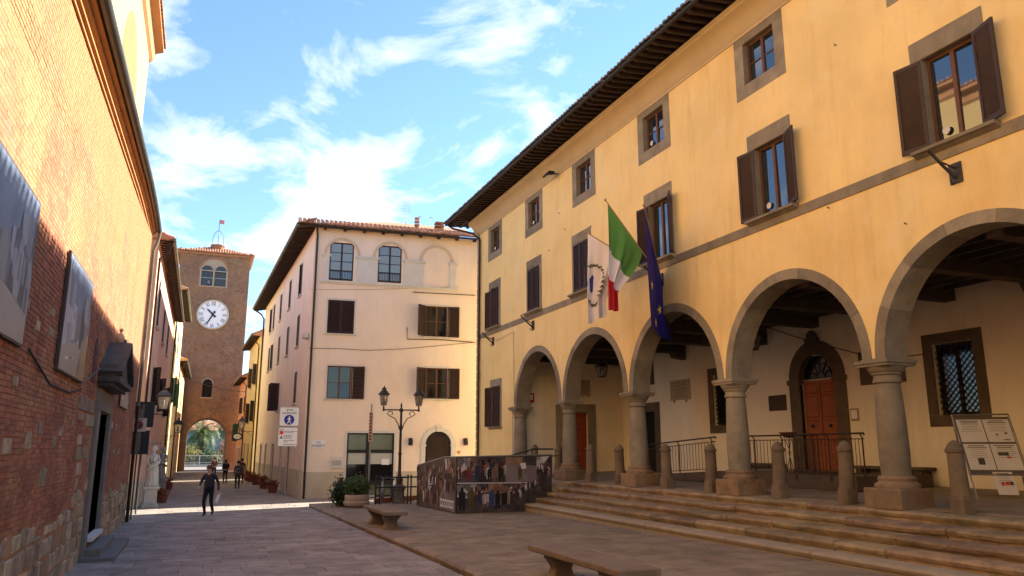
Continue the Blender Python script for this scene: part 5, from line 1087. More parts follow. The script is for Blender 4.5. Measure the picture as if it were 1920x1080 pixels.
# ---- lantern in the portico
def lantern(c, label, ceiling, sc=1.0, group='lanterns in the portico', cat='lantern', name='hanging_lantern'):
    c = Vector(c); l_ = empty(name, c)
    fr = MB(); a, b_ = .12 * sc, .20 * sc; z0, z1 = -.26 * sc, .16 * sc
    for x, y in ((-1, -1), (1, -1), (1, 1), (-1, 1)): fr.tube([c + Vector((x * a, y * a, z0)), c + Vector((x * b_, y * b_, z1))], .016 * sc, 5)
    for z, r_ in ((z0, a), (z1, b_)):
        pts = [c + Vector((x * r_, y * r_, z)) for x, y in ((-1, -1), (1, -1), (1, 1), (-1, 1), (-1, -1))]; fr.tube(pts, .016 * sc, 5)
    fr.build('frame', IRON, l_)
    rf_ = MB(); rf_.lathe(c, [(b_ * 1.5, z1), (b_ * .9, z1 + .12 * sc), (b_ * .35, z1 + .19 * sc), (b_ * .3, z1 + .25 * sc), (.001, z1 + .3 * sc)], 4); rf_.build('cap', IRON, l_)
    g_ = MB()
    for i in range(4):
        x0, y0 = ((-1, -1), (1, -1), (1, 1), (-1, 1))[i]; x1, y1 = ((-1, -1), (1, -1), (1, 1), (-1, 1))[(i + 1) % 4]; k = .97
        g_.quad([c + Vector((x0 * a * k, y0 * a * k, z0)), c + Vector((x1 * a * k, y1 * a * k, z0)), c + Vector((x1 * b_ * k, y1 * b_ * k, z1)), c + Vector((x0 * b_ * k, y0 * b_ * k, z1))])
    gm_ = M('lantern_glass', (.5, .48, .42), .15, .05, 3, 0, spec=.5); gm_.node_tree.nodes['Principled BSDF'].inputs['Transmission Weight'].default_value = .75; g_.build('glass', gm_, l_)
    bm_ = MB(); bm_.lathe(c, [(.03 * sc, -.2 * sc), (.05 * sc, -.1 * sc), (.03 * sc, .02 * sc), (.001, .05 * sc)], 8); bm_.build('bulb', WHITE, l_, smooth=True)
    if ceiling: MB().tube([c + Vector((0, 0, z1 + .28 * sc)), Vector((c.x, c.y, ceiling))], .012, 5).build('chain', IRON, l_)
    tag(l_, label, cat, group); return l_
lantern(on_x(1128, 695, 15.5), 'black lantern hanging in the bay of the panelled red door', ZCEIL - .1); lantern(on_x(1410, 640, 15.5), 'black lantern hanging left of the arched wooden door', ZCEIL - .1)
# ---- plaques and boards on the portico walls
def plaque(f, x0, y0, x1, y1, mat, label, name='wall_plaque', d=.05, lines=0, feet=False):
    h = rect(f, x0, y0, x1, y1); p = MB(); p.box(f, h[0], h[1], 0, d, h[2], h[3]); o = p.build(name, mat, None, bevel=.012); tag(o, label, 'plaque')
    for i in range(lines):
        z = h[3] - (h[3] - h[2]) * (.15 + .7 * i / max(1, lines - 1)); k = .12 + .1 * ((i * 7) % 3) / 2; wd = h[1] - h[0]
        MB().box(f, h[0] + wd * k, h[1] - wd * k, d, d + .003, z - .014, z + .014).build('inscription', M('inscription', (.2, .15, .09), .7), o)
    if feet:
        for k in (.2, .8): u = h[0] + (h[1] - h[0]) * k; MB().lathe(f.p(u, .05, h[2] - .05), [(.001, -.06), (.04, -.03), (.05, .05)], 8).build('corbel', mat, o)
    return o
plaque(BW, 1258, 712, 1295, 750, MARBLE, 'pale marble inscription plaque on the portico rear wall', lines=7, feet=True); plaque(EW, 1086, 712, 1106, 742, MARBLE, 'marble inscription plaque above the panelled red door', lines=6, feet=True)
plaque(BW, 1443, 741, 1475, 770, M('bronze_plaque', (.07, .045, .02), .5, .2, 5, .1, metal=.4), 'dark bronze plaque left of the arched wooden door'); plaque(BW, 1205, 678, 1226, 722, M('coat_of_arms', (.14, .1, .06), .85, .4, 12, 1.0, 14), 'dark carved coat of arms above the open door', 'carved_relief', .12)
plaque(BW, 1613, 655, 1697, 719, M('dark_panel', (.11, .08, .05), .8, .2, 4, .2), 'dark wooden board on the rear wall behind the nearest column', 'wall_board', .06)
p = plaque(BW, 1596, 766, 1611, 789, M('ochre_frame', (.45, .27, .1), .6), 'small framed notice right of the arched wooden door', 'framed_notice', .04); h = rect(BW, 1598, 769, 1609, 785); MB().box(BW, h[0], h[1], .04, .046, h[2], h[3]).build('paper', WHITE, p)
MB().tube([BW.p(on_x(x, y, XB).y, .04, on_x(x, y, XB).z) for x, y in ((1440, 614), (1500, 634), (1620, 666), (1700, 668), (1740, 664))], .014, 5).build('wall_cable', PIPE, hall)
# small red and white extinguisher-like sign on the end wall
u, z = on_frame(995, 742, EW); s_ = MB(); s_.box(EW, u - .14, u + .14, 0, .1, z - .3, z + .3); so = s_.build('red_wall_box', RED, None, bevel=.02); tag(so, 'small red and white box on the wall inside the leftmost arch', 'wall box'); MB().box(EW, u - .15, u + .15, .1, .12, z + .12, z + .31).build('white_lid', WHITE, so); MB().box(EW, u - .06, u + .06, .1, .115, z - .2, z + .05).build('white_label', WHITE, so)
# ---- ramp, landing and rails in front of the arched door
XR = 15.6
rampo = empty('access_ramp', (16.5, 19, ZB)); tag(rampo, 'brown metal access ramp and landing before the arched wooden door', 'ramp')
m = MB(); m.box(W, XR, XB - .32, 15.3, 20.9, 1.12, 1.5); m.build('landing', M('ramp_plate', (.10, .075, .055), .6, .2, 3, .2, metal=.2), rampo)
RF = Frame((0, 0, 0), (0, 1, 0), (1, 0, 0)); m = MB(); m.prism(RF, [(20.92, 1.14), (27.2, 1.1), (27.2, 1.13), (20.92, 1.5)], XR, XB - .6); m.build('ramp_deck', MATS['ramp_plate'], rampo)
def rail(label, posts, top, zt_, zb_, X, nb, ends=None, mid=True):
    r_ = empty('handrail', (X, posts[0], 1.2)); tag(r_, label, 'handrail', 'metal rails round the access ramp')
    y0, y1 = top; t = MB(); ext = .18
    t.tube([(X, y0 - ext * (1 if y0 > y1 else -1) * -1, zt_(y0)), (X, y1, zt_(y1)), (X, y1 + .02 * (1 if y1 > y0 else -1), zt_(y1) - .05)], .024, 8); t.tube([(X, y0, zt_(y0) - .14), (X, y1, zt_(y1) - .14)], .014, 6); t.tube([(X, y0, zb_(y0) + .08), (X, y1, zb_(y1) + .08)], .014, 6); t.build('top_rail', RAILM, r_, smooth=True)
    for y in posts: MB().tube([(X, y, zb_(y) - .15), (X, y, zt_(y) - .1), (X - .06, y, zt_(y) - .04), (X, y, zt_(y))], .02, 8).build('post', RAILM, r_, smooth=True)
    for i in range(nb):
        y = y0 + (y1 - y0) * (i + .5) / nb; MB().tube([(X, y, zb_(y) + .08), (X, y, zt_(y) - .14)], .009, 5).build('baluster', RAILM, r_)
    return r_
sl = lambda y: 1.13 + (27.2 - min(27.2, max(20.9, y))) / 6.28 * .37
rail('sloping brown handrail between the second and third columns', [25.2, 23.2, 21.3], (25.6, 21.1), lambda y: sl(y) + 1.08, sl, XR + .05, 26)
rail('brown handrail of the ramp behind the second nearest column', [20.6, 19.3, 18.0], (20.9, 17.95), lambda y: 1.5 + 1.1, lambda y: 1.5, XR + 1.2, 18)
rail('brown landing handrail in front of the arched wooden door', [17.4, 16.1, 14.95], (17.45, 14.9), lambda y: 1.5 + 1.08, lambda y: 1.5, XR - .05, 22)
rs_ = empty('handrail', (XR + .5, 17.5, 1.5)); tag(rs_, 'short side rail at the left end of the door landing', 'handrail', 'metal rails round the access ramp')
m = MB(); m.tube([(XR - .05, 17.5, 2.58), (XR + .9, 17.5, 2.58), (XR + .9, 17.5, 1.5)], .022, 8); m.build('top_rail', RAILM, rs_)
for i in range(7): MB().tube([(XR + .05 + i * .12, 17.5, 1.5), (XR + .05 + i * .12, 17.5, 2.5)], .009, 5).build('baluster', RAILM, rs_)
# round bowl stand by the landing
q = on_x(1478, 815, 15.9); st = empty('bowl_stand', (q.x, q.y, 1.15)); tag(st, 'thin wire stand holding a shallow brown bowl by the ramp end', 'stand')
MB().lathe(q, [(.04, -.1), (.16, -.04), (.26, .05), (.26, .07), (.15, .0), (.001, -.05)], 16).build('bowl', M('bowl_brown', (.14, .06, .035), .6), st, smooth=True)
for k in range(3):
    a = k * 2.1; MB().tube([q + Vector((.14 * math.cos(a), .14 * math.sin(a), -.04)), q + Vector((-.03 * math.cos(a), -.03 * math.sin(a), -.5)), Vector((q.x + .22 * math.cos(a), q.y + .22 * math.sin(a), 1.15))], .01, 5).build('leg', IRON, st)
# ---- stone benches on the portico rear wall
def wall_bench(y0, y1, label):
    b = empty('wall_bench', (XB - .3, (y0 + y1) / 2, ZB)); z = ZB + .42
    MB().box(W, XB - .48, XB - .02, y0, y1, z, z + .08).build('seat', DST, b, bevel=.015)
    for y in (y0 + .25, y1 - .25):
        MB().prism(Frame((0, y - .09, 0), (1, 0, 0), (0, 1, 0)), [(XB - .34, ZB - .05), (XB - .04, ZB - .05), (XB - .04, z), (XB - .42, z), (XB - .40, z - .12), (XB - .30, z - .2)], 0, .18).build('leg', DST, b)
    tag(b, label, 'bench', 'stone benches against the portico wall')
wall_bench(15.4, 18.0, 'dark stone bench on the rear wall right of the arched door'); wall_bench(21.2, 23.6, 'dark stone bench on the rear wall left of the arched door')
# ---- A-frame notice board
o_ = on_z(1833, 935, 1.13); AB = Frame(o_, (.76, -.65, 0), (-.65, -.76, 0)); ab = empty('notice_board', AB.o); tag(ab, 'folding notice board with white papers standing at the right end of the portico', 'notice board')
PXM = (AB.o - _C).length / F_PX; Wd, Ht = 74 * PXM * 1.08, 130 * PXM; lean = .32; tf = lambda u, z, d=0: AB.o + AB.u * (u - .28 * z / Ht * .9) + AB.n * (d - lean * z / Ht) + Vector((0, 0, z))
def leg(u, sgn, z1):
    m_ = MB(); m_.tube([AB.o + AB.u * (u) + AB.n * (0 if sgn > 0 else -lean * 2.1) + Vector((0, 0, 0 if sgn > 0 else .02)), tf(u, z1)], .018, 6); m_.build('leg', STEEL, ab)
for u in (0, Wd): leg(u, 1, Ht); leg(u, -1, Ht)
zb0 = Ht * .28
bk = MB(); bk.add([tf(.02, zb0, -.01), tf(Wd - .02, zb0, -.01), tf(Wd - .02, Ht * .97, -.01), tf(.02, Ht * .97, -.01), tf(.02, zb0, -.03), tf(Wd - .02, zb0, -.03), tf(Wd - .02, Ht * .97, -.03), tf(.02, Ht * .97, -.03)], [(0, 1, 2, 3), (7, 6, 5, 4), (0, 4, 5, 1), (1, 5, 6, 2), (2, 6, 7, 3), (3, 7, 4, 0)]); bk.build('board', M('board_brown', (.10, .08, .06), .6), ab)
MB().tube([tf(0, Ht), tf(Wd, Ht)], .02, 6).build('top_bar', STEEL, ab)
MB().tube([tf(0, zb0), tf(Wd, zb0)], .02, 6).build('lower_bar', STEEL, ab)
PAPER = M('paper_white', (.62, .60, .58), .7, .04, 3, 0); INK = M('print_grey', (.2, .19, .19), .7); pr = random.Random(3)
def sheet_(u0, u1, z0, z1, pics):
    m_ = MB(); m_.add([tf(u0, z0, .004), tf(u1, z0, .004), tf(u1, z1, .004), tf(u0, z1, .004)], [(0, 1, 2, 3)]); p_ = m_.build('paper_sheet', PAPER, ab)
    wd, ht = u1 - u0, z1 - z0
    for k in range(7):
        z = z1 - ht * (.07 + .075 * k); a = pr.uniform(.1, .25); m_ = MB(); t_ = .012 if k < 2 else .004; m_.add([tf(u0 + wd * a, z - t_, .007), tf(u1 - wd * a, z - t_, .007), tf(u1 - wd * a, z + t_, .007), tf(u0 + wd * a, z + t_, .007)], [(0, 1, 2, 3)]); m_.build('print_line', INK, p_)
    for (a, b_, c, e_, mt) in pics:
        m_ = MB(); m_.add([tf(u0 + wd * a, z0 + ht * c, .007), tf(u0 + wd * b_, z0 + ht * c, .007), tf(u0 + wd * b_, z0 + ht * e_, .007), tf(u0 + wd * a, z0 + ht * e_, .007)], [(0, 1, 2, 3)]); m_.build('print_picture', mt, p_)
PICB = M('print_dark', (.07, .055, .05), .7, .5, 30, 0); zm = Ht * .655; um = Wd * .5
sheet_(.04, um - .01, zm + .02, Ht * .94, []); sheet_(um + .01, Wd - .04, zm + .02, Ht * .94, [(.35, .45, .3, .36, PICB), (.7, .8, .35, .42, PICB), (.6, .85, .08, .13, INK)])
sheet_(.04, um - .01, zb0 + .1, zm - .02, [(.4, .65, .2, .45, PICB)]); sheet_(um + .01, Wd - .04, zb0 + .1, zm - .02, [(.2, .6, .55, .68, PICB), (.5, .65, .45, .52, RED)])
sheet_(um - .12, um + .26, zb0 - .42, zb0 + .06, [(.3, .45, .4, .55, RED), (.5, .7, .42, .58, RED), (.72, .9, .42, .58, PICB)])
# ---- floodlight under the eaves
q = on_x(1030, 332, 12.55); fl_ = empty('floodlight', q); tag(fl_, 'black floodlight fixed below the town hall cornice', 'floodlight'); ff = Frame(q, (0, 1, 0), (-1, 0, 0))
m = MB(); m.prism(Frame(q, (-1, 0, 0), (0, 1, 0)), [(-.16, .08), (.2, .0), (.22, .06), (.1, .2), (-.12, .2)], -.24, .24); m.build('housing', BLACK, fl_, bevel=.02)
m = MB(); m.prism(Frame(q, (-1, 0, 0), (0, 1, 0)), [(-.12, .05), (.17, -.015), (.17, -.01), (-.12, .06)], -.2, .2); m.build('lens', M('lens_glass', (.6, .6, .55), .2), fl_)
MB().tube([q + Vector((.1, 0, .15)), q + Vector((.42, 0, .2))], .025, 6).build('arm', BLACK, fl_)
# ---- photo panels round the ramp at the foot of the steps
PANY = 26.05; XP0, XP1 = 8.42, 12.05
pan = empty('photo_barrier', (9, PANY, 0)); tag(pan, 'barrier of printed photo panels of street crowds at the end of the steps', 'barrier')
def printmat(name, cols, scale, stretch, seed, rough=.4):
    m = bpy.data.materials.new(name); m.use_nodes = True; n, l = m.node_tree.nodes, m.node_tree.links; b = n['Principled BSDF']; b.inputs['Roughness'].default_value = rough
    g_ = n.new('ShaderNodeNewGeometry'); mp = n.new('ShaderNodeMapping'); mp.inputs['Scale'].default_value = (1, 1, stretch); mp.inputs['Location'].default_value = (seed, seed * 1.7, seed * .3); l.new(g_.outputs['Position'], mp.inputs[0])
    no = n.new('ShaderNodeTexNoise'); no.inputs['Scale'].default_value = scale; no.inputs['Detail'].default_value = 5; no.inputs['Roughness'].default_value = .65; no.inputs['Distortion'].default_value = .6; l.new(mp.outputs[0], no.inputs['Vector'])
    vo = n.new('ShaderNodeTexVoronoi'); vo.inputs['Scale'].default_value = scale * 1.3; l.new(mp.outputs[0], vo.inputs['Vector'])
    sx = n.new('ShaderNodeSeparateColor'); l.new(vo.outputs['Color'], sx.inputs[0])
    mx = n.new('ShaderNodeMath'); mx.operation = 'MULTIPLY_ADD'; l.new(sx.outputs[0], mx.inputs[0]); mx.inputs[1].default_value = .62; ms = n.new('ShaderNodeMath'); ms.operation = 'MULTIPLY'; l.new(no.outputs[0], ms.inputs[0]); ms.inputs[1].default_value = .62; l.new(ms.outputs[0], mx.inputs[2])
    r_ = n.new('ShaderNodeValToRGB'); r_.color_ramp.interpolation = 'LINEAR'; e = r_.color_ramp.elements
    while len(e) < len(cols): e.new(.5)
    for i, (p_, c_) in enumerate(cols): e[i].position = p_; e[i].color = (*c_, 1)
    l.new(mx.outputs[0], r_.inputs[0]); l.new(r_.outputs[0], b.inputs['Base Color']); return m
CROWD = printmat('crowd_print', [(.25, (.008, .007, .006)), (.42, (.05, .028, .015)), (.52, (.14, .07, .035)), (.6, (.03, .03, .025)), (.7, (.24, .16, .11)), (.84, (.42, .38, .33))], 13, .22, 2)
CROWD2 = printmat('crowd_print_dark', [(.25, (.006, .007, .009)), (.45, (.03, .03, .04)), (.56, (.10, .05, .04)), (.64, (.02, .03, .06)), (.76, (.28, .26, .26)), (.88, (.5, .48, .48))], 16, .3, 5)
SQUARE = printmat('square_print', [(.3, (.05, .04, .05)), (.45, (.10, .075, .09)), (.6, (.13, .095, .10)), (.8, (.2, .16, .15))], 1.2, 1.5, 9)
PALEP = printmat('pale_print', [(.3, (.10, .08, .07)), (.5, (.22, .2, .2)), (.62, (.40, .38, .40)), (.8, (.55, .5, .48))], 3, .6, 12)
BRICKP = printmat('brick_print', [(.3, (.06, .03, .02)), (.5, (.16, .08, .05)), (.7, (.25, .15, .09))], 3, .8, 15)
PNF = Frame((0, PANY, 0), (1, 0, 0), (0, -1, 0)); PNL = Frame((XP0, 0, 0), (0, 1, 0), (-1, 0, 0)); zt0 = 1.9; zg = pz(PANY)
stp = []
for k in range(4, -1, -1): xl = X_LIP - k * TREAD; zt_ = ZP - k * RISE; stp += [(min(xl - .06, XP1), (zt_ - RISE if k < 4 else zg) + .03), (min(xl - .06, XP1), zt_ + .03)]
poly = [(XP0, zg + .03)] + [p_ for p_ in stp if p_[0] < XP1 - .01] + [(XP1, [p_ for p_ in stp if p_[0] < XP1 - .01][-1][1]), (XP1, 1.96), (XP0, zt0)]
m = MB(); m.prism(PNF, poly, -.03, 0); fp = m.build('front_panel', M('photo_dark', (.045, .035, .032), .45, .5, 5, 0, col2=(.12, .09, .08), amt=.6), pan)
yL = 31.2; m = MB(); m.prism(PNL, [(PANY, zg + .03), (yL, pz(yL) + .03), (yL, 1.52), (27.4, 1.88), (PANY, zt0)], -.03, 0); lp = m.build('side_panel', M('photo_brown', (.075, .05, .034), .45, .5, 5, 0, col2=(.16, .12, .09), amt=.6), pan)
def pr_(panel, f, poly_, mat, name='print', d=.004): MB().add([f.p(u, d, z) for u, z in poly_], [tuple(range(len(poly_)))]).build(name, mat, panel)
def pxp(f, pts): return [on_frame(x, y, f) for x, y in pts]
# upper and lower photographs on the front panel
pr_(fp, PNF, pxp(PNF, [(857, 859), (881, 858.5), (882, 885), (857, 886)]), PALEP); pr_(fp, PNF, pxp(PNF, [(857, 884), (893, 884), (893, 904), (857, 904)]), SQUARE); pr_(fp, PNF, pxp(PNF, [(881, 858), (893, 858), (893, 886), (881, 886)]), BRICKP)
pr_(fp, PNF, pxp(PNF, [(948, 870), (1006, 873), (1006, 903), (948, 904)]), SQUARE); pr_(fp, PNF, pxp(PNF, [(948, 857), (980, 857), (980, 872), (948, 870)]), BRICKP, d=.005); pr_(fp, PNF, pxp(PNF, [(1006, 857), (1030, 855), (1016, 874), (1006, 880)]), PALEP, d=.006); pr_(fp, PNF, pxp(PNF, [(975, 869), (985, 867), (987, 878), (977, 880)]), PAPER, d=.007)
pr_(fp, PNF, pxp(PNF, [(857, 905.2), (1010, 904.2), (1010, 905.6), (857, 907)]), PAPER, 'white_divider', .008)
pr_(fp, PNF, pxp(PNF, [(913, 908), (940, 907), (956, 915), (956, 945), (913, 950)]), BRICKP); pr_(fp, PNF, pxp(PNF, [(857, 912), (863, 908), (893, 908), (893, 930), (880, 935), (857, 932)]), PALEP, d=.0035)
def figure(f, panel, px, py, hpx, mat, d=.009):
    u, z = on_frame(px, py, f); h = abs(on_frame(px, py - hpx, f)[1] - z); w_ = h * .16
    pts = [(u - w_ * .9, z), (u - w_ * .2, z), (u, z + h * .3), (u + w_ * .3, z), (u + w_ * .9, z), (u + w_, z + h * .5), (u + w_ * 1.1, z + h * .75), (u + w_ * .45, z + h * .83), (u + w_ * .42, z + h * .97), (u, z + h), (u - w_ * .42, z + h * .97), (u - w_ * .45, z + h * .83), (u - w_ * 1.1, z + h * .75), (u - w_, z + h * .5)]
    pr_(panel, f, pts, mat, 'printed_figure', d)
PF1, PF2, PF3, PF4 = M('pf_black', (.01, .01, .012), .5, .2), M('pf_blue', (.03, .05, .16), .5, .2), M('pf_red', (.16, .02, .02), .5, .2), M('pf_olive', (.08, .07, .02), .5, .2)
for px, py, hh, mt in ((866, 956, 42, PF1), (884, 955, 42, PF4), (878, 901, 26, PF3), (905, 902, 40, PF1), (917, 901, 42, PF1), (938, 902, 36, PF3), (975, 899, 26, PF4), (922, 952, 34, PF2), (933, 953, 34, PF1), (946, 950, 26, PF2), (862, 890, 14, PF3)): figure(PNF, fp, px, py, hh, mt)
FIGM = [M('fig_%d' % k_, c_, .5, .25, 8, 0) for k_, c_ in enumerate(((.012, .012, .014), (.05, .03, .02), (.17, .10, .07), (.36, .30, .26), (.10, .035, .025), (.02, .03, .07), (.5, .47, .44), (.26, .13, .08)))]
def crowd(f, panel, quad_, n, h0, h1, d0, seed, wts):
    # rows of small printed people: u from left to right edge, v from top (small) to bottom (large)
    rg_ = random.Random(seed); cm_ = MB(); a, b2, c2_, e2 = [Vector(on_frame(x, y, f)) for x, y in quad_]
    pts_ = sorted([(rg_.random(), rg_.random()) for _ in range(n)], key=lambda t: t[1])
    for k_, (u_, v_) in enumerate(pts_):
        q = (a * (1 - u_) + b2 * u_) * (1 - v_) + (e2 * (1 - u_) + c2_ * u_) * v_; h = h0 + (h1 - h0) * v_; h *= rg_.uniform(.8, 1.15); w_ = h * rg_.uniform(.13, .2); mi_ = rg_.choices(range(8), wts)[0]; x, z = q.x, q.y
        body_ = [(x - w_ * .8, z), (x - w_ * .1, z), (x, z + h * .3), (x + w_ * .3, z), (x + w_ * .9, z), (x + w_ * rg_.uniform(.8, 1.2), z + h * .55), (x + w_ * .9, z + h * .78), (x, z + h * .84), (x - w_ * .9, z + h * .78), (x - w_ * rg_.uniform(.8, 1.2), z + h * .5)]
        dd_ = d0 + k_ * .00003
        cm_.add([f.p(u2, dd_, z2) for u2, z2 in body_], [tuple(range(len(body_)))], 0, mi_); hd_ = [(x + w_ * .4 * math.cos(t_), z + h * .9 + w_ * .5 * math.sin(t_)) for t_ in [k2 * math.pi / 3 for k2 in range(6)]]
        cm_.add([f.p(u2, dd_ + .00001, z2) for u2, z2 in hd_], [tuple(range(6))], 0, rg_.choice((2, 2, 7, 1, 0)))
    tag(cm_.build('printed_crowd', FIGM, panel), kind='stuff')
crowd(PNL, lp, [(781, 884), (853, 872), (853, 925), (781, 928)], 230, .22, .42, .005, 1, (5, 6, 5, 3, 4, 1, 1, 4))
crowd(PNL, lp, [(781, 925), (822, 930), (822, 948), (781, 938)], 40, .4, .55, .0125, 2, (4, 5, 4, 2, 4, 1, 1, 4))
crowd(PNF, fp, [(894, 880), (947, 880), (947, 903), (894, 903)], 36, .3, .55, .009, 3, (8, 2, 2, 2, 2, 3, 1, 1)); crowd(PNF, fp, [(1007, 878), (1030, 876), (1030, 895), (1007, 900)], 22, .22, .34, .009, 4, (6, 2, 2, 2, 3, 2, 2, 1))
crowd(PNF, fp, [(892, 918), (914, 918), (914, 945), (892, 950)], 30, .2, .4, .009, 5, (4, 3, 4, 3, 2, 3, 3, 2)); crowd(PNF, fp, [(957, 915), (990, 913), (975, 935), (957, 942)], 40, .2, .34, .009, 6, (6, 3, 3, 3, 2, 2, 3, 1)); crowd(PNF, fp, [(990, 908), (1012, 908), (1004, 914), (990, 920)], 16, .16, .24, .009, 7, (6, 2, 2, 3, 2, 2, 3, 1)); crowd(PNF, fp, [(858, 890), (880, 890), (880, 900), (858, 900)], 9, .2, .35, .007, 8, (3, 2, 1, 1, 3, 2, 1, 1))
pr_(fp, PNF, pxp(PNF, [(940, 925), (951, 922), (951, 945), (940, 947)]), PF1, d=.01)
# side panel: pale shapes, ground patch and the row of white letter tiles
pr_(lp, PNL, pxp(PNL, [(824, 930), (834, 905), (853, 925), (853, 961), (824, 952)]), SQUARE); pr_(lp, PNL, pxp(PNL, [(801, 895), (812, 894), (812, 909), (801, 909)]), PAPER, d=.006); pr_(lp, PNL, pxp(PNL, [(801, 912), (811, 911), (811, 920), (801, 922)]), PAPER, d=.006); pr_(lp, PNL, pxp(PNL, [(834, 860), (843, 860), (841, 880), (836, 881)]), PALEP, d=.006)
for i in range(6):
    x = 826 + i * 4.2; y = 934 + i * .9; pr_(lp, PNL, pxp(PNL, [(x, y), (x + 3.4, y + .7), (x + 3.4, y + 16), (x, y + 15.3)]), PAPER, 'letter_tile', .008); pr_(lp, PNL, pxp(PNL, [(x + 1, y + 4), (x + 2.4, y + 4.3), (x + 2.4, y + 12), (x + 1, y + 11.7)]), PF1, 'letter_mark', .012)
for a, b_ in (((XP0, PANY, zt0 + .02), (XP1, PANY, 1.98)), ((XP0, PANY, zt0 + .02), (XP0, 27.4, 1.9)), ((XP0, 27.4, 1.9), (XP0, yL, 1.54)), ((XP0, yL, 1.54), (XP0, yL, pz(yL))), ((XP0, PANY, zt0), (XP0, PANY, zg)), ((XP1, PANY, 1.98), (XP1, PANY, 1.2))): MB().tube([Vector(a) + Vector((.0, .0, 0)), b_], .022, 6).build('panel_frame', STEEL if a[2] > 1.85 and b_[2] > 1.5 else RAILM, pan)
m = MB(); m.prism(Frame((XP0 + .05, 0, 0), (0, 1, 0), (1, 0, 0)), [(PANY + .1, zg - .1), (yL, pz(yL) - .1), (yL, pz(yL) + .05), (PANY + .1, .6)], 0, 1.4); m.prism(Frame((0, PANY + .1, 0), (1, 0, 0), (0, 1, 0)), [(XP0 + 1.45, -.1), (X_LIP, -.1), (X_LIP, ZP), (XP0 + 1.45, .6)], 0, 1.4); tag(m.build('side_ramp', STEP), kind='structure')
hr = empty('handrail', (11, 27.6, .6)); tag(hr, 'black sloping handrail rising behind the photo panels', 'handrail')
a, b_ = on_y(905, 869, 27.6), on_y(1002, 842, 27.6); MB().tube([a, b_, b_ + Vector((.8, 0, .0))], .03, 8).build('top_rail', IRON, hr)
for t in (.1, .5, .95): q = a + (b_ - a) * t; MB().tube([q, (q.x, q.y, .3)], .022, 6).build('post', IRON, hr)
q0 = on_y(1030, 856, 26.2); MB().tube([(XP1 - .3, PANY + .12, 1.92), (XP1 + .35, PANY + .12, 1.94)], .022, 6).build('rail_stub', IRON, hr)
# ================================================================ street furniture
# ---- stone benches on the piazza
def stone_bench(name, label, cx, y0, y1, wd=.66, h=.5, rot=0):
    yc = (y0 + y1) / 2; zg = pz(yc); b = empty(name, (cx, yc, zg)); L = y1 - y0; BS = M('bench_stone', (.20, .15, .105), .85, .2, 3, .4, 25, col2=(.15, .11, .08), amt=.4)
    m = MB(); m.box(W, cx - wd / 2, cx + wd / 2, y0, y1, zg + h - .1, zg + h); m.build('seat', BS, b, bevel=.025, seg=3)
    for y in (y0 + L * .2, y1 - L * .2):
        f = Frame((cx, y - .13, zg), (1, 0, 0), (0, 1, 0)); hh = h - .1; pts = [(-.24, -.02), (.24, -.02), (.24, .05), (.17, .1), (.14, .2), (.2, .3), (.25, hh - .06), (.25, hh), (-.25, hh), (-.25, hh - .06), (-.2, .3), (-.14, .2), (-.17, .1), (-.24, .05)]
        m = MB(); m.prism(f, pts, 0, .26); m.build('leg', BS, b, bevel=.015)
    tag(b, label, 'bench', 'stone benches on the piazza')
stone_bench('stone_bench', 'stone bench in the right foreground, cut off by the picture bottom', 5.62, 9.35, 12.45); stone_bench('stone_bench', 'stone bench near the planter at the far end of the piazza', 5.08, 20.9, 23.9, .64)
# ---- twin street lamp
LX, LY = 8.1, 33.0; LZ = pz(33)
lp_ = empty('street_lamp', (LX, LY, LZ)); tag(lp_, 'black cast iron street lamp with two lanterns on scrolled arms', 'street lamp')
LP = M('lamp_iron', (.05, .04, .03), .5, .25, 4, .15, metal=.3)
m = MB(); m.lathe((LX, LY, LZ), [(.30, -.02), (.30, .08), (.24, .12), (.22, .5), (.28, .62), (.28, .7), (.2, .75)], 8); m.build('pedestal', M('lamp_base', (.12, .10, .08), .8, .2, 4, .3), lp_)
m = MB(); m.lathe((LX, LY, LZ), [(.2, .75), (.12, .82), (.14, .9), (.15, 1.0), (.10, 1.12), (.075, 1.2), (.085, 1.24), (.07, 1.28), (.06, 2.0), (.08, 2.03), (.08, 2.08), (.058, 2.12), (.05, 3.1), (.085, 3.15), (.07, 3.22), (.05, 3.3), (.048, 3.82), (.09, 3.86), (.09, 3.94), (.05, 3.98), (.03, 4.05), (.05, 4.1), (.001, 4.26)], 14); m.build('post', LP, lp_, smooth=True)
AZ = LZ + 3.92
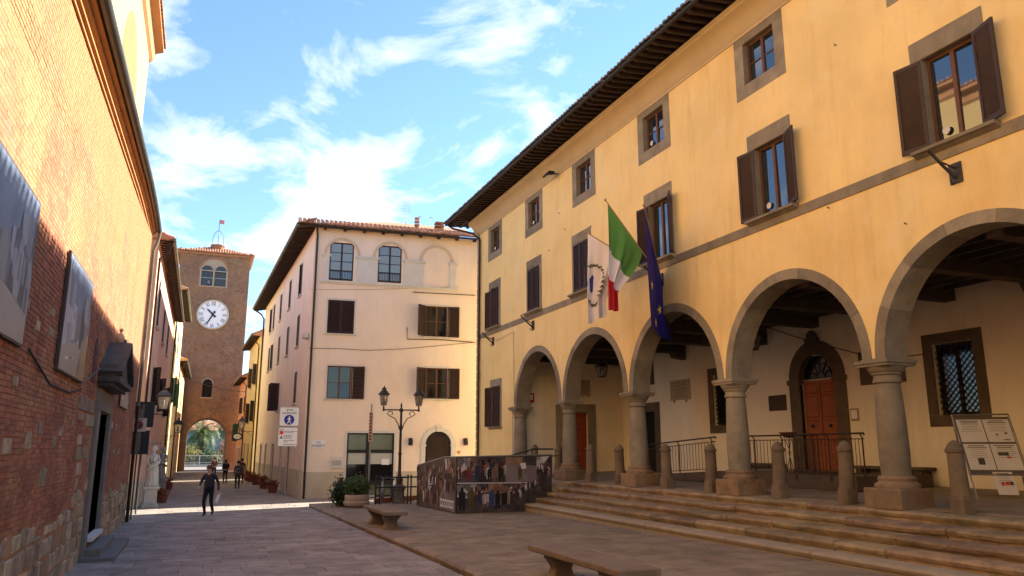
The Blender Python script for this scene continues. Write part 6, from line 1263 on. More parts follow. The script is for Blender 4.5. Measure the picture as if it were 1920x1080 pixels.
for s_ in (-1, 1):
    arm = MB(); arm.tube([(LX, LY, AZ), (LX + s_ * .78, LY, AZ)], .03, 8); arm.tube([(LX + s_ * .05, LY, AZ - .85), (LX + s_ * .13, LY, AZ - .6), (LX + s_ * .28, LY, AZ - .36), (LX + s_ * .5, LY, AZ - .26), (LX + s_ * .62, LY, AZ - .17), (LX + s_ * .55, LY, AZ - .07), (LX + s_ * .40, LY, AZ - .08), (LX + s_ * .36, LY, AZ - .18), (LX + s_ * .44, LY, AZ - .21)], .022, 6); arm.tube([(LX + s_ * .78, LY, AZ - .06), (LX + s_ * .78, LY, AZ + .12)], [.05, .035], 8)
    ao = arm.build('arm', LP, lp_, smooth=True); c = Vector((LX + s_ * .78, LY, AZ + .12)); fr = MB()
    for k in range(6):
        a = math.pi / 3 * k + .3; fr.tube([c, c + Vector((.14 * math.cos(a), .14 * math.sin(a), .10)), c + Vector((.21 * math.cos(a), .21 * math.sin(a), .52))], .013, 5)
    for z_, r_ in ((.10, .14), (.52, .21)): fr.tube([c + Vector((r_ * math.cos(math.pi / 3 * k + .3), r_ * math.sin(math.pi / 3 * k + .3), z_)) for k in range(7)], .014, 5)
    lt = fr.build('lantern', LP, lp_); g_ = MB(); g_.lathe(c, [(.13, .11), (.2, .51)], 6); g_.build('glass', gm_ if False else MATS['lantern_glass'], lt)
    cp_ = MB(); cp_.lathe(c, [(.25, .52), (.26, .55), (.2, .6), (.15, .68), (.10, .70), (.09, .76), (.12, .78), (.05, .82), (.02, .88), (.001, .94)], 12); cp_.build('lantern_cap', LP, lt, smooth=True); MB().lathe(c, [(.03, .12), (.045, .25), (.03, .36), (.001, .38)], 8).build('bulb', WHITE, lt)
# ---- tall narrow brown sign post
SX, SY = 6.55, 31.8; sp = empty('sign_post', (SX, SY, pz(SY))); tag(sp, 'tall narrow vertical brown and white sign on a grey post before the shop window', 'sign')
SFr = Frame((SX, SY, 0), (.93, -.36, 0), (-.36, -.93, 0)); MB().tube([(SX, SY, pz(SY)), (SX, SY, 4.0)], .035, 8).build('post', STEEL, sp)
z1_, z0_ = on_y(690, 772, SY).z, on_y(690, 828, SY).z; MB().box(SFr, -.075, .085, .04, .07, z0_, z1_).build('sign_blade', M('sign_cream', (.55, .42, .33), .6, .05), sp)
for i in range(9):
    z_ = z0_ + .1 + (z1_ - z0_ - .2) * i / 8; MB().box(SFr, -.05, .055, .07, .074, z_ - .05, z_ + .045).build('sign_mark', M('sign_brown', (.16, .06, .04), .6), sp)
# ---- pedestrian area sign
gx, gy = 4.35, 38.9; ps = empty('pedestrian_sign', (4.62, 39.3, gz(39))); tag(ps, 'white pedestrian area sign with a blue disc above a smaller text board', 'sign')
SG = Frame((0, gy, 0), (1, 0, 0), (0, -1, 0)); h = rect(SG, 524, 763, 561, 799); h2_ = rect(SG, 521, 801, 558, 837)
def rpan(hh, nm):
    m_ = MB(); c = .06; p_ = arc(hh[0] + c, hh[2] + c, c, math.pi, 1.5 * math.pi, 4) + arc(hh[1] - c, hh[2] + c, c, 1.5 * math.pi, 2 * math.pi, 4) + arc(hh[1] - c, hh[3] - c, c, 0, .5 * math.pi, 4) + arc(hh[0] + c, hh[3] - c, c, .5 * math.pi, math.pi, 4)
    m_.prism(SG, p_, -.03, 0); m_2 = MB(); uc, zc = (hh[0] + hh[1]) / 2, (hh[2] + hh[3]) / 2; k = .95; m_2.prism(SG, [(uc + (x - uc) * k, zc + (z - zc) * k) for x, z in p_], 0, .006); o = m_.build(nm, M('sign_grey', (.3, .3, .32), .5), ps); m_2.build('sign_face', WHITE, o); return o
A_ = rpan(h, 'sign_panel'); B2 = rpan(h2_, 'sign_panel'); uc = (h[0] + h[1]) / 2; Hh = h[3] - h[2]
text('lettering', 'area', SG, uc, h[3] - Hh * .14, .009, Hh * .2, BLACK, A_, thick=.002); text('lettering', 'pedonale', SG, uc, h[3] - Hh * .31, .009, Hh * .2, BLACK, A_, thick=.002)
zc = h[2] + Hh * .33; rr = Hh * .26; MB().lathe(SG.p(uc, .008, zc), [(rr, 0), (rr, .004), (.001, .005)], 32, (SG.u, Vector((0, 0, 1)), SG.n)).build('blue_disc', BLUE, A_)
MB().lathe(SG.p(uc + .003, .014, zc + rr * .62), [(rr * .13, 0), (.001, .002)], 10, (SG.u, Vector((0, 0, 1)), SG.n)).build('walker_head', WHITE, A_)
wk = [(-.16, .42), (.16, .42), (.42, .1), (.34, .02), (.14, .22), (.12, -.1), (.42, -.72), (.26, -.76), (0, -.25), (-.22, -.76), (-.4, -.72), (-.12, -.1), (-.14, .22), (-.32, -.02), (-.4, .08)]
MB().add([SG.p(uc + x * rr, .016, zc + z * rr) for x, z in wk], [tuple(range(len(wk)))]).build('walker', WHITE, A_)
H2 = h2_[3] - h2_[2]; W2 = h2_[1] - h2_[0]; fz = lambda t: h2_[3] - H2 * t; fu = lambda t: h2_[0] + W2 * t
MB().box(SG, fu(.07), fu(.27), .007, .01, fz(.38), fz(.18)).build('red_symbol', ORANGE, B2); MB().box(SG, fu(.14), fu(.2), .01, .012, fz(.34), fz(.22)).build('red_symbol_mark', RED, B2); MB().prism(SG, [(fu(.08), fz(.56)), (fu(.15), fz(.52)), (fu(.17), fz(.44)), (fu(.2), fz(.44)), (fu(.22), fz(.62)), (fu(.18), fz(.6)), (fu(.1), fz(.58))], .007, .01).build('wheel_symbol', BLACK, B2)
for t, a, b_ in ((.11, .07, .26), (.22, .33, .94), (.29, .31, .76), (.43, .3, .74), (.50, .29, .68), (.57, .29, .72), (.69, .31, .82), (.77, .29, .52), (.89, .29, .92)):
    x = a
    rgx = random.Random(int(t * 100))
    m_ = MB()
    while x < b_: wl_ = rgx.uniform(.05, .13); m_.box(SG, fu(x), fu(min(x + wl_, b_)), .007, .0085, fz(t + .014), fz(t - .014)); x += wl_ + .025
    m_.build('small_print', BLACK, B2)
MB().tube([(4.72, 39.3, gz(39)), (4.72, 39.3, 1.6), (4.66, 39.25, 1.9), ((h2_[0] + h2_[1]) / 2 + .1, gy + .06, h2_[2] + .2), (uc + .06, gy + .06, h[3] - .15)], .035, 8).build('post', STEEL, ps, smooth=True)
# ---- no-parking sign pole and dark board backs on the left
np_ = empty('no_parking_post', (-1.93, 30.0, gz(30))); tag(np_, 'thin pole with a small no-parking sign in front of the dark boards', 'sign post'); MB().tube([(-1.93, 30.0, gz(30) - .02), (-1.93, 30.0, 3.55)], .03, 8).build('pole', M('dull_pole', (.09, .085, .08), .5, .1, 3, 0, metal=.5), np_)
NG = Frame((0, 29.95, 0), (.93, -.2, 0), (-.2, -.93, 0)); q = on_y(259, 797, 29.9); u = (q - NG.o).dot(NG.u); m = MB(); m.box(NG, u - .2, u + .24, q.z * 0 + .36, .39, q.z - .22, q.z + .24); m.build('sign_panel', M('sign_dirty_white', (.45, .42, .38), .6, .1), np_)
NGx = Frame(NG.p(u, .395, q.z), NG.u, NG.n); MB().lathe(NGx.o, [(.15, 0), (.15, .004), (.001, .005)], 20, (NG.u, Vector((0, 0, 1)), NG.n)).build('disc', M('faded_sign_blue', (.05, .03, .06), .5), np_); MB().prism(NGx, [(-.11, -.085), (-.085, -.11), (.11, .085), (.085, .11)], .006, .009).build('disc_bar', M('faded_red', (.28, .05, .05), .5), np_); MB().lathe(NGx.o, [(.15, .004), (.15, .010), (.125, .010), (.125, .004)], 20, (NG.u, Vector((0, 0, 1)), NG.n)).build('disc_rim', MATS['faded_red'], np_)
MB().box(NGx, -.12, .12, .001, .004, .17, .2).build('small_print', BLACK, np_)
db = empty('direction_boards', (-2.0, 32.6, gz(32))); tag(db, 'two dark road sign boards seen from behind on posts beside the church corner', 'sign boards')
BF = Frame((0, 32.6, 0), (1, 0, 0), (0, -1, 0))
for k, (x0, y0, x1, y1) in enumerate(((247, 753, 289, 801), (240, 807, 279, 852))):
    hh = rect(BF, x0, y0, x1, y1); MB().box(BF, hh[0], hh[1], -.015 - k * .03, .015 - k * .03, hh[2], hh[3]).build('board', NAVYB, db, bevel=.005)
    MB().box(BF, hh[0] + .35, hh[0] + .43, .016, .05, hh[2] + .1, hh[3] - .1).build('stiffener', M('dull_pole', (.1, .1, .1)), db)
for x in (-2.45, -1.95): MB().tube([(x, 32.66, gz(32)), (x, 32.66, 3.9)], .03, 8).build('post', MATS['dull_pole'], db)
# ---- wall lanterns on brackets
def bracket_lantern(f, u, z, label, out=.9, sc=1.3):
    l_ = lantern(f.p(u, out, z), label, None, sc, 'wall lanterns along the street', 'wall lantern', 'bracket_lantern'); c = f.p(u, out, z)
    m_ = MB(); zz = z - .42 * sc
    m_.tube([f.p(u, 0, zz), f.p(u, out, zz), f.p(u, out, z - .26 * sc)], .022, 6); m_.tube([f.p(u, 0, zz - .35), f.p(u, out * .3, zz - .28), f.p(u, out * .5, zz - .1), f.p(u, out * .42, zz - .03), f.p(u, out * .33, zz - .1)], .016, 6); m_.box(f, u - .06, u + .06, 0, .03, zz - .45, zz + .1); m_.build('bracket', IRON, l_)
q = on_x(307, 752, -1.45); bracket_lantern(L1, q.y - 36, q.z, 'black bracket lantern above the white statues on the left', .8)
q = on_x(336, 800, -1.3); bracket_lantern(L2, max(.5, q.y - 60.1), q.z, 'black bracket lantern far down the left side of the street', .8, 1.5)
u_, z_ = on_frame(484, 775, F2); bracket_lantern(F2, 1.0, 4.3, 'black bracket lantern on the pale yellow house right of the street', 1.0, 1.5)
# ---- oval hanging shop sign
u_, z_ = 9.5, 3.35; os_ = empty('hanging_sign', F2.p(u_, .6, z_)); tag(os_, 'oval white hanging shop sign with dark scroll bracket down the street', 'sign'); OF = Frame(F2.p(u_, 0, z_), F2.n, -F2.u)
MB().lathe(OF.p(.75, .03, 0), [(.5, -.02), (.5, .02), (.001, .03)], 24, (OF.u, Vector((0, 0, .7)), OF.n)).build('sign_rim', BLACK, os_); MB().lathe(OF.p(.75, .06, 0), [(.36, -.01), (.36, .01), (.001, .012)], 24, (OF.u, Vector((0, 0, .7)), OF.n)).build('sign_face', WHITE, os_); MB().tube([OF.p(0, 0, .5), OF.p(.5, 0, .62), OF.p(1.3, 0, .5), OF.p(1.45, 0, .3)], .03, 6).build('bracket', IRON, os_)
# ---- statues
MAR = M('white_marble', (.55, .53, .48), .6, .12, 6, .2, 30, col2=(.4, .37, .32), amt=.3); MARG = M('grey_marble', (.36, .33, .29), .6, .12, 6, .2, 30, col2=(.27, .25, .22), amt=.3)
def skin_mesh(joints, edges, name, levels=2):
    me = bpy.data.meshes.new(name); me.from_pydata([j[0] for j in joints], edges, []); o = bpy.data.objects.new(name, me); COL.objects.link(o)
    sk = o.modifiers.new('skin', 'SKIN'); sk.use_smooth_shade = True
    for i, j in enumerate(joints): r_ = j[1]; me.skin_vertices[0].data[i].radius = r_ if isinstance(r_, tuple) else (r_, r_)
    me.skin_vertices[0].data[0].use_root = True
    ss = o.modifiers.new('sub', 'SUBSURF'); ss.levels = levels; ss.render_levels = levels
    dg = bpy.context.evaluated_depsgraph_get(); nm = bpy.data.meshes.new_from_object(o.evaluated_get(dg)); bpy.data.objects.remove(o); bpy.data.meshes.remove(me); return nm
def statue(loc, label, mat, flip=1, ph=0.0, turn=0):
    c = Vector(loc); s_ = empty('garden_statue', c); tag(s_, label, 'statue', 'marble statues on pedestals by the pink house')
    p_ = MB(); f = Frame(c, (math.cos(turn), math.sin(turn), 0), (-math.sin(turn), math.cos(turn), 0))
    p_.box(f, -.33, .33, -.33, .33, -.02, .12); p_.box(f, -.28, .28, -.28, .28, .12, .20); p_.box(f, -.25, .25, -.25, .25, .20, .72); p_.box(f, -.29, .29, -.29, .29, .72, .78); p_.box(f, -.33, .33, -.33, .33, .78, .86)
    p_.build('pedestal', mat, s_, bevel=.012)
    b0 = .86; m_ = MB(); prof = [(0, .24), (.05, .26), (.2, .23), (.45, .20), (.65, .21), (.8, .20), (.92, .17), (1.02, .155), (1.12, .17), (1.22, .175), (1.3, .16), (1.36, .10), (1.4, .06), (1.46, .055), (1.5, .08), (1.56, .098), (1.63, .10), (1.69, .075), (1.73, .02)]; n = 40; vv = []
    for z, r_ in prof:
        for k in range(n):
            a = 2 * math.pi * k / n; fold = (1 - min(1, z / 1.0)) * .22 * math.sin(9 * a + 3 * z + ph) + (.10 * math.sin(5 * a + 6 * z) if z < 1.2 else 0); rr = r_ * (1 + fold * .6); ov = 1.0 if z > 1.38 else .82
            lean = .035 * flip * math.sin(z * 2.2); vv.append(f.p(rr * math.cos(a) + lean, rr * ov * math.sin(a) - .02 * math.sin(z * 3), b0 + z))
    fs = [(i * n + k, i * n + (k + 1) % n, (i + 1) * n + (k + 1) % n, (i + 1) * n + k) for i in range(len(prof) - 1) for k in range(n)] + [tuple(range(n - 1, -1, -1))]; m_.add(vv, fs); m_.build('draped_figure', mat, s_, smooth=True)
    def limb(pts, rs, nm): 
        mm = MB(); mm.tube([f.p(x * flip, y, b0 + z) for x, y, z in pts], rs, 10); mm.build(nm, mat, s_, smooth=True)
    limb([(.17, 0, 1.3), (.25, -.06, 1.08), (.10, -.2, 1.0), (.0, -.23, 1.08)], [.055, .05, .04, .035], 'arm'); limb([(-.17, 0, 1.3), (-.25, -.05, 1.05), (-.16, -.18, .9), (-.04, -.22, .86)], [.055, .05, .042, .035], 'arm')
    limb([(.22, -.1, 1.0), (.12, -.24, .95), (-.1, -.25, .84), (-.24, -.1, .7)], [.06, .07, .07, .05], 'drapery'); limb([(.05, -.2, 1.1), (.0, -.24, 1.15), (-.05, -.2, 1.12)], [.06, .075, .05], 'bouquet')
    h_ = MB(); h_.lathe(f.p(.02 * flip, .02, b0 + 1.6), [(.10, -.08), (.115, 0), (.105, .08), (.05, .135), (.001, .14)], 16); h_.build('hair', mat, s_, smooth=True)
q = on_z(278, 948, -.25); statue((-1.72, q.y - 1.0, gz(q.y)), 'white marble statue of a draped woman on a square pedestal, nearer one', MAR, 1, .3, .1); statue((-1.70, 46.5, gz(46)), 'grey marble statue of a draped figure behind the white one', MARG, -1, 1.4, -.1)
# ---- railing, rack and bicycles behind the planter
rl = empty('street_railing', (7.4, 32.2, pz(32))); tag(rl, 'black tube railing between the planter and the photo panels', 'railing'); RY = 32.3; rzb = pz(RY)
x0, x1 = on_y(705, 900, RY).x, on_y(790, 900, RY).x + .5
for zz_ in (1.0, .6): MB().tube([(x0, RY, rzb + zz_ + .1), (x1, RY, rzb + zz_ + .1)], .03, 8).build('rail', IRON, rl)
for px in (705, 713, 765, 771): x = on_y(px, 900, RY).x; MB().tube([(x, RY, rzb), (x, RY, rzb + 1.2)], .034, 8).build('post', IRON, rl)
def bike(loc, ang, label, col):
    c = Vector(loc); b = empty('bicycle', c); tag(b, label, 'bicycle', 'bicycles parked behind the railing'); f = Frame(c, (math.cos(ang), math.sin(ang), 0), (-math.sin(ang), math.cos(ang), 0)); r_ = .34; fm = M('bike_' + col[0], col[1], .4, .1, 3, 0)
    for u in (-.52, .52):
        w_ = MB(); w_.tube([f.p(u + r_ * math.cos(a), 0, r_ + r_ * math.sin(a)) for a in [2 * math.pi * k / 20 for k in range(21)]], .02, 6); wo = w_.build('wheel', BLACK, b); sp_ = MB()
        for k in range(9): a = math.pi * k / 9; sp_.tube([f.p(u + .32 * math.cos(a), 0, r_ + .32 * math.sin(a)), f.p(u - .32 * math.cos(a), 0, r_ - .32 * math.sin(a))], .003, 3)
        sp_.build('spokes', STEEL, wo)
    m_ = MB(); A, B_, C_, D_, E_ = f.p(-.52, 0, .34), f.p(-.08, 0, .3), f.p(-.22, 0, .82), f.p(.36, 0, .84), f.p(.52, 0, .34)
    for p_, q_ in ((A, B_), (A, C_), (B_, C_), (B_, D_), (C_, D_), (D_, E_), (C_, f.p(-.25, 0, .95)), (D_, f.p(.33, 0, 1.02))): m_.tube([p_, q_], .018, 6)
    m_.build('bike_frame', fm, b); MB().tube([f.p(.25, -.28, 1.05), f.p(.36, -.12, 1.02), f.p(.36, .12, 1.02), f.p(.25, .28, 1.05)], .014, 6).build('handlebar', STEEL, b); MB().prism(Frame(f.p(-.25, 0, .95), f.u, f.n), [(-.14, 0), (.14, .02), (.15, .05), (-.14, .07)], -.07, .07).build('saddle', BLACK, b)
for k, (px, an, cl) in enumerate(((716, 1.25, ('silver', (.35, .35, .36))), (735, 1.4, ('dark', (.04, .04, .05))), (752, 1.2, ('red', (.25, .03, .03))))):
    q = on_y(px, 930, 33.6); bike((q.x, 33.6, pz(33.6)), an, ['silver bicycle, leftmost behind the railing', 'dark bicycle in the middle behind the railing', 'dull red bicycle nearest the street lamp behind the railing'][k], cl)
rk = MB(); a, b_ = on_z(701, 944, -.08), on_z(782, 937, -.08); rk.box(Frame((a.x, a.y, 0), (b_ - a), Vector((b_.y - a.y, -(b_.x - a.x), 0))), 0, (b_ - a).length, 0, .1, -.1, .12); tag(rk.build('timber_rail', M('orange_timber', (.27, .09, .035), .7, .2, 5, .2), None, bevel=.01), 'low orange timber rail lying at the foot of the railing', 'timber rail')
wp = empty('white_barrier', on_z(697, 945, -.08)); tag(wp, 'small white slotted barrier beside the planter', 'barrier'); o_ = wp.location; WB = Frame((o_.x, o_.y, o_.z), (1, -.1, 0), (-.1, -1, 0)); MB().box(WB, -.15, .16, 0, .03, .22, .36).build('top_board', WHITE, wp); MB().box(WB, -.15, .16, .03, .034, .25, .30).build('printed_band', M('print_dark', (.07, .06, .05)), wp)
for i in range(5): MB().box(WB, -.15 + i * .07, -.12 + i * .07, 0, .03, 0, .22).build('slat', WHITE, wp)
# ---- planters
q = on_z(668, 951, pz(30)); c = Vector((q.x, q.y, pz(q.y)))
pl_ = empty('stone_planter', c); tag(pl_, 'round banded stone planter bowl with a clipped green shrub', 'planter'); PLS = M('planter_stone', (.36, .27, .19), .85, .15, 3, .3)
m = MB(); m.lathe(c, [(.30, -.01), (.34, .05), (.48, .10), (.52, .2), (.50, .25), (.44, .27), (.46, .31), (.47, .42), (.45, .5), (.40, .5), (.38, .44), (.001, .42)], 28); m.build('bowl', PLS, pl_, smooth=True)
m = MB(); m.leaves(c + Vector((0, 0, .78)), (.42, .42, .36), 3200, .09, seed=3, fill=.7, clump=.22); m.build('foliage', LEAF, pl_); MB().tube([c + Vector((0, 0, .42)), c + Vector((.02, 0, .8))], [.05, .02], 6).build('stem', BARK, pl_)
q = on_z(637, 948, pz(30)); c = Vector((q.x, q.y, pz(q.y))); po = empty('gate_post', c); tag(po, 'dark stone post with a small red pot on top at the piazza corner', 'post'); m = MB(); m.lathe(c, [(.17, -.02), (.16, .9), (.17, .92), (.15, 1.0), (.001, 1.02)], 10); m.build('shaft', DST, po, smooth=True); m = MB(); m.lathe(c + Vector((0, 0, 1.02)), [(.06, 0), (.13, .1), (.14, .1), (.10, .1), (.001, .06)], 12); m.build('pot', TERRA, po)
c2 = c + Vector((.15, -.25, 0)); sh = empty('leafy_bush', c2); tag(sh, 'loose dark green bush around the stone post', 'bush'); m = MB(); m.leaves(c2 + Vector((0, 0, .5)), (.48, .4, .52), 2300, .11, seed=8, fill=.5, clump=.3); m.build('foliage', LEAFD, sh)
for k in range(5): a = k * 1.3; MB().tube([c2, c2 + Vector((.12 * math.cos(a), .12 * math.sin(a), .4)), c2 + Vector((.3 * math.cos(a), .3 * math.sin(a), .8))], [.015, .01, .005], 5).build('stem', BARK, sh)
# ---- terracotta pots along the right houses and by the statues
def pot(loc, r_, label, seed, bare=False):
    c = Vector(loc); p_ = empty('flower_pot', c); m_ = MB(); m_.lathe(c, [(r_ * .7, 0), (r_ * .95, r_ * 1.2), (r_ * 1.05, r_ * 1.25), (r_ * 1.05, r_ * 1.45), (r_ * .9, r_ * 1.45), (r_ * .85, r_ * 1.3), (.001, r_ * 1.25)], 16); m_.build('pot', TERRA, p_, smooth=True)
    m_ = MB(); m_.leaves(c + Vector((0, 0, r_ * 1.8)), (r_ * .9, r_ * .9, r_ * .6), 260, .12, seed=seed, fill=.3, clump=.4); m_.build('foliage', LEAFR if bare else LEAFD, p_); tag(p_, label, 'flower pot', 'terracotta pots along the street')
for k, (px, py) in enumerate(((519, 924), (503, 916), (487, 909), (474, 904), (462, 901))):
    q = on_z(px, py, -.3); pot((min(q.x, 4.25 - .02 * (q.y - 45)), q.y, gz(q.y)), .30, ['terracotta pot nearest the pedestrian sign, first in the right-hand row', 'second terracotta pot of the right-hand row', 'third terracotta pot of the right-hand row', 'fourth terracotta pot of the right-hand row', 'farthest terracotta pot of the right-hand row'][k], k, True)
pot((-1.35, 40.6, gz(40)), .27, 'dark red pot between the two marble statues', 11, True); pot((-1.5, 53.0, gz(53)), .3, 'dark red pot beyond the grey statue on the left', 12, True)
# ---- a cable strung across the street
cb = MB(); a, b_ = Vector((-2.1, 74, 8.6)), F3.p(2, 0, 8.0); cb.tube([a + (b_ - a) * t + Vector((0, 0, -.9 * 4 * t * (1 - t) * .35)) for t in [i / 12 for i in range(13)]], .03, 5); tag(cb.build('overhead_cable', GUTT), 'thin overhead cable sagging across the street before the tower', 'cable')
# ================================================================ people, gardens beyond the gate
def person(label, loc, turn, H, J, mats, hair, hairlong=False):
    """J: joints dict in a 1.78 m body, +y is forward, x is the body's right. mats: top, trousers, shoes, skin"""
    k = H / 1.78; root = empty('person', loc); tag(root, label, 'person'); names = list(J); idx = {n: i for i, n in enumerate(names)}
    joints = [(tuple(Vector(J[n][0]) * k), tuple(x * k for x in J[n][1]) if isinstance(J[n][1], tuple) else J[n][1] * k) for n in names]; edges = [(idx[J[n][2]], idx[n]) for n in names if J[n][2]]
    me = skin_mesh(joints, edges, 'body'); segs = [(joints[idx[J[n][2]]][0], joints[idx[n]][0], J[n][3]) for n in names if J[n][2]]
    for m_ in mats: me.materials.append(m_)
    for p_ in me.polygons:
        c = p_.center; best = (9, 0)
        for a, b_, t in segs:
            A, B_ = Vector(a), Vector(b_); d = B_ - A; s = max(0, min(1, (c - A).dot(d) / max(1e-9, d.length_squared))); q = (c - (A + d * s)).length
            if q < best[0]: best = (q, t)
        p_.material_index = best[1]; p_.use_smooth = True
    o = bpy.data.objects.new('body', me); COL.objects.link(o); o.parent = root; root.rotation_euler = (0, 0, turn)
    hd = Vector(J['head'][0]) * k; hm = MB(); hm.lathe((0, 0, 0), [(.098 * k, -.02 * k), (.106 * k, .03 * k), (.10 * k, .08 * k), (.07 * k, .115 * k), (.001, .13 * k)], 14)
    h_ = hm.build('hair', hair); h_.parent = root; h_.location = hd + Vector((0, -.018 * k, .02 * k)); h_.rotation_euler = (R(14), 0, 0)
    if hairlong: hm = MB(); hm.lathe((0, 0, 0), [(.05 * k, -.28 * k), (.09 * k, -.2 * k), (.10 * k, -.05 * k), (.09 * k, .02 * k)], 12); h2 = hm.build('long_hair', hair); h2.parent = root; h2.location = hd + Vector((0, -.05 * k, 0))
    for s in (-1, 1): em = MB(); em.lathe((0, 0, 0), [(.001, -.011 * k), (.011 * k, 0), (.001, .011 * k)], 6); e = em.build('eye', BLACK); e.parent = root; e.location = hd + Vector((s * .034 * k, .082 * k, .005 * k))
    return root
def body(armR, armL, legR, legL, lean=0.0, belly=.15, headturn=0.0):
    T, P_, S_, K = 0, 1, 2, 3
    J = {'pelvis': ((0, 0, .95), (.155, max(.12, belly * .9)), None, P_), 'waist': ((0, lean * .2, 1.08), (.15, belly * .85), 'pelvis', T), 'chest': ((0, lean * .5, 1.30), (.175, .125), 'waist', T), 'collar': ((0, lean * .7, 1.45), (.11, .085), 'chest', T), 'neck': ((0, lean * .8 + .01, 1.53), (.052, .055), 'collar', K), 'head': ((headturn * .02, lean + .025, 1.645), (.078, .092), 'neck', K), 'crown': ((headturn * .02, lean + .02, 1.735), (.05, .06), 'head', K), 'nose': ((headturn * .05, lean + .125, 1.635), (.012, .012), 'head', K)}
    for s, nm, arm, leg in ((1, 'R', armR, legR), (-1, 'L', armL, legL)):
        J['sh' + nm] = ((s * .19, lean * .6, 1.42), .068, 'collar', T); J['el' + nm] = ((s * .19 + arm[0][0], arm[0][1], arm[0][2]), .05, 'sh' + nm, T); J['wr' + nm] = ((s * .19 + arm[1][0], arm[1][1], arm[1][2]), .034, 'el' + nm, T)
        e, w = Vector(J['el' + nm][0]), Vector(J['wr' + nm][0]); d = (w - e).normalized(); sd = d.cross(Vector((0, 1, 0.2))).normalized(); pl = w + d * .07; J['palm' + nm] = (tuple(pl), (.03, .018), 'wr' + nm, K)
        for q in range(4): b_ = pl + sd * (.022 * (q - 1.5)) + d * .02; ln = (.055, .07, .066, .05)[q]; J['f%d' % q + nm] = (tuple(b_ + d * ln * .5), .0095, 'palm' + nm, K); J['g%d' % q + nm] = (tuple(b_ + d * ln * .85 + Vector((-s * .02, .012, 0))), .008, 'f%d' % q + nm, K)
        J['th' + nm] = (tuple(w + d * .045 + sd * .045), .011, 'wr' + nm, K)
        J['hip' + nm] = ((s * .095, 0, .88), .098, 'pelvis', P_); J['kn' + nm] = ((s * .10 + leg[0][0], leg[0][1], leg[0][2]), .068, 'hip' + nm, P_); J['an' + nm] = ((s * .10 + leg[1][0], leg[1][1], leg[1][2]), .048, 'kn' + nm, P_); J['toe' + nm] = ((s * .11 + leg[2][0], leg[2][1], leg[2][2]), (.045, .032), 'an' + nm, S_)
    return J
SKIN = M('skin', (.48, .27, .19), .6, .05, 8, 0); HAIRB = M('hair_brown', (.10, .05, .025), .7, .2, 20, .2); HAIRK = M('hair_black', (.015, .012, .010), .6, .2, 20, .2); SWEAT = M('purple_sweater', (.035, .028, .038), .9, .15, 10, .2, 60); TROU = M('black_trousers', (.012, .012, .014), .85, .15, 8, .1); SHOE = M('black_shoes', (.01, .01, .01), .4)
walk = body(((.12, .02, 1.15), (.06, .26, 1.04)), ((-.13, -.03, 1.14), (-.17, .05, .89)), ((.0, .16, .50), (-.02, .02, .09), (-.02, .17, .03)), ((.0, -.02, .49), (.02, -.30, .14), (.03, -.20, .035)), .03, .23, 1.5)
walk['waist'] = (walk['waist'][0], (.19, .2), 'pelvis', 0); walk['chest'] = (walk['chest'][0], (.2, .16), 'waist', 0); walk['pelvis'] = (walk['pelvis'][0], (.175, .16), None, 1)
q = on_z(388, 968, gz(30.4)); mp_ = (q.x, q.y, gz(q.y) + .0); person('person in a dark sweater and black trousers walking across the sunlit strip', mp_, R(158), 1.78, walk, [SWEAT, TROU, SHOE, SKIN], HAIRB)
# the paper in the walker's hand
wr = Vector(walk['palmL'][0]); cr, sr = math.cos(R(158)), math.sin(R(158)); pw = Vector((mp_[0] + wr.x * cr - wr.y * sr, mp_[1] + wr.x * sr + wr.y * cr, mp_[2] + wr.z)); pm = MB()
u_ = Vector((.9, .3, -.2)).normalized(); d_ = Vector((-.12, .05, -1)).normalized(); a = pw + Vector((0, 0, -.02))
pm.add([a - u_ * .02, a + u_ * .09, a + u_ * .07 + d_ * .17 + Vector((.0, .02, 0)), a + u_ * .02 + d_ * .36, a - u_ * .06 + d_ * .30], [(0, 1, 2, 3, 4)]); pp_ = pm.build('paper_sheet', WHITE); so_ = pp_.modifiers.new('s', 'SOLIDIFY'); so_.thickness = .004; tag(pp_, 'folded white paper in the hand of the walking person', 'paper')
stand = body(((.04, 0, 1.13), (.03, .12, .92)), ((-.04, 0, 1.13), (-.03, .12, .92)), ((.0, .06, .49), (.0, -.02, .09), (.01, .13, .03)), ((.0, .0, .49), (.0, -.12, .10), (.0, .04, .03)), .0, .15)
fold = body(((.03, 0, 1.14), (-.10, .2, 1.06)), ((-.03, 0, 1.14), (.10, .2, 1.04)), ((.0, .04, .49), (.0, .0, .09), (.01, .14, .03)), ((.0, .02, .49), (.0, -.06, .10), (.0, .09, .03)), .02, .16)
PLAID = M('plaid_shirt', (.04, .04, .06), .9, .1, 8, 0); nt = PLAID.node_tree; g_ = [x for x in nt.nodes if x.type == 'NEW_GEOMETRY'][0]; ck = nt.nodes.new('ShaderNodeTexChecker'); ck.inputs['Scale'].default_value = 9; ck.inputs['Color1'].default_value = (.02, .02, .04, 1); ck.inputs['Color2'].default_value = (.20, .18, .20, 1); nt.links.new(g_.outputs['Position'], ck.inputs['Vector']); nt.links.new(ck.outputs[0], nt.nodes['Principled BSDF'].inputs['Base Color'])
BRT = M('brown_trousers', (.06, .028, .022), .85, .15, 8, .1); BLK = M('black_coat', (.012, .012, .013), .85, .2, 8, .1); RUST = M('rust_coat', (.10, .028, .02), .85, .2, 8, .1)
q = on_z(444, 917, -.3); person('person in a plaid shirt and brown trousers seen from behind down the street', (q.x, q.y, gz(q.y)), R(8), 1.74, stand, [PLAID, BRT, SHOE, SKIN], HAIRK)
q = on_z(451, 908, -.3); person('person in a rust coat just beyond the plaid shirt walker', (q.x, q.y, gz(q.y)), R(-10), 1.8, stand, [RUST, BRT, SHOE, SKIN], HAIRK)
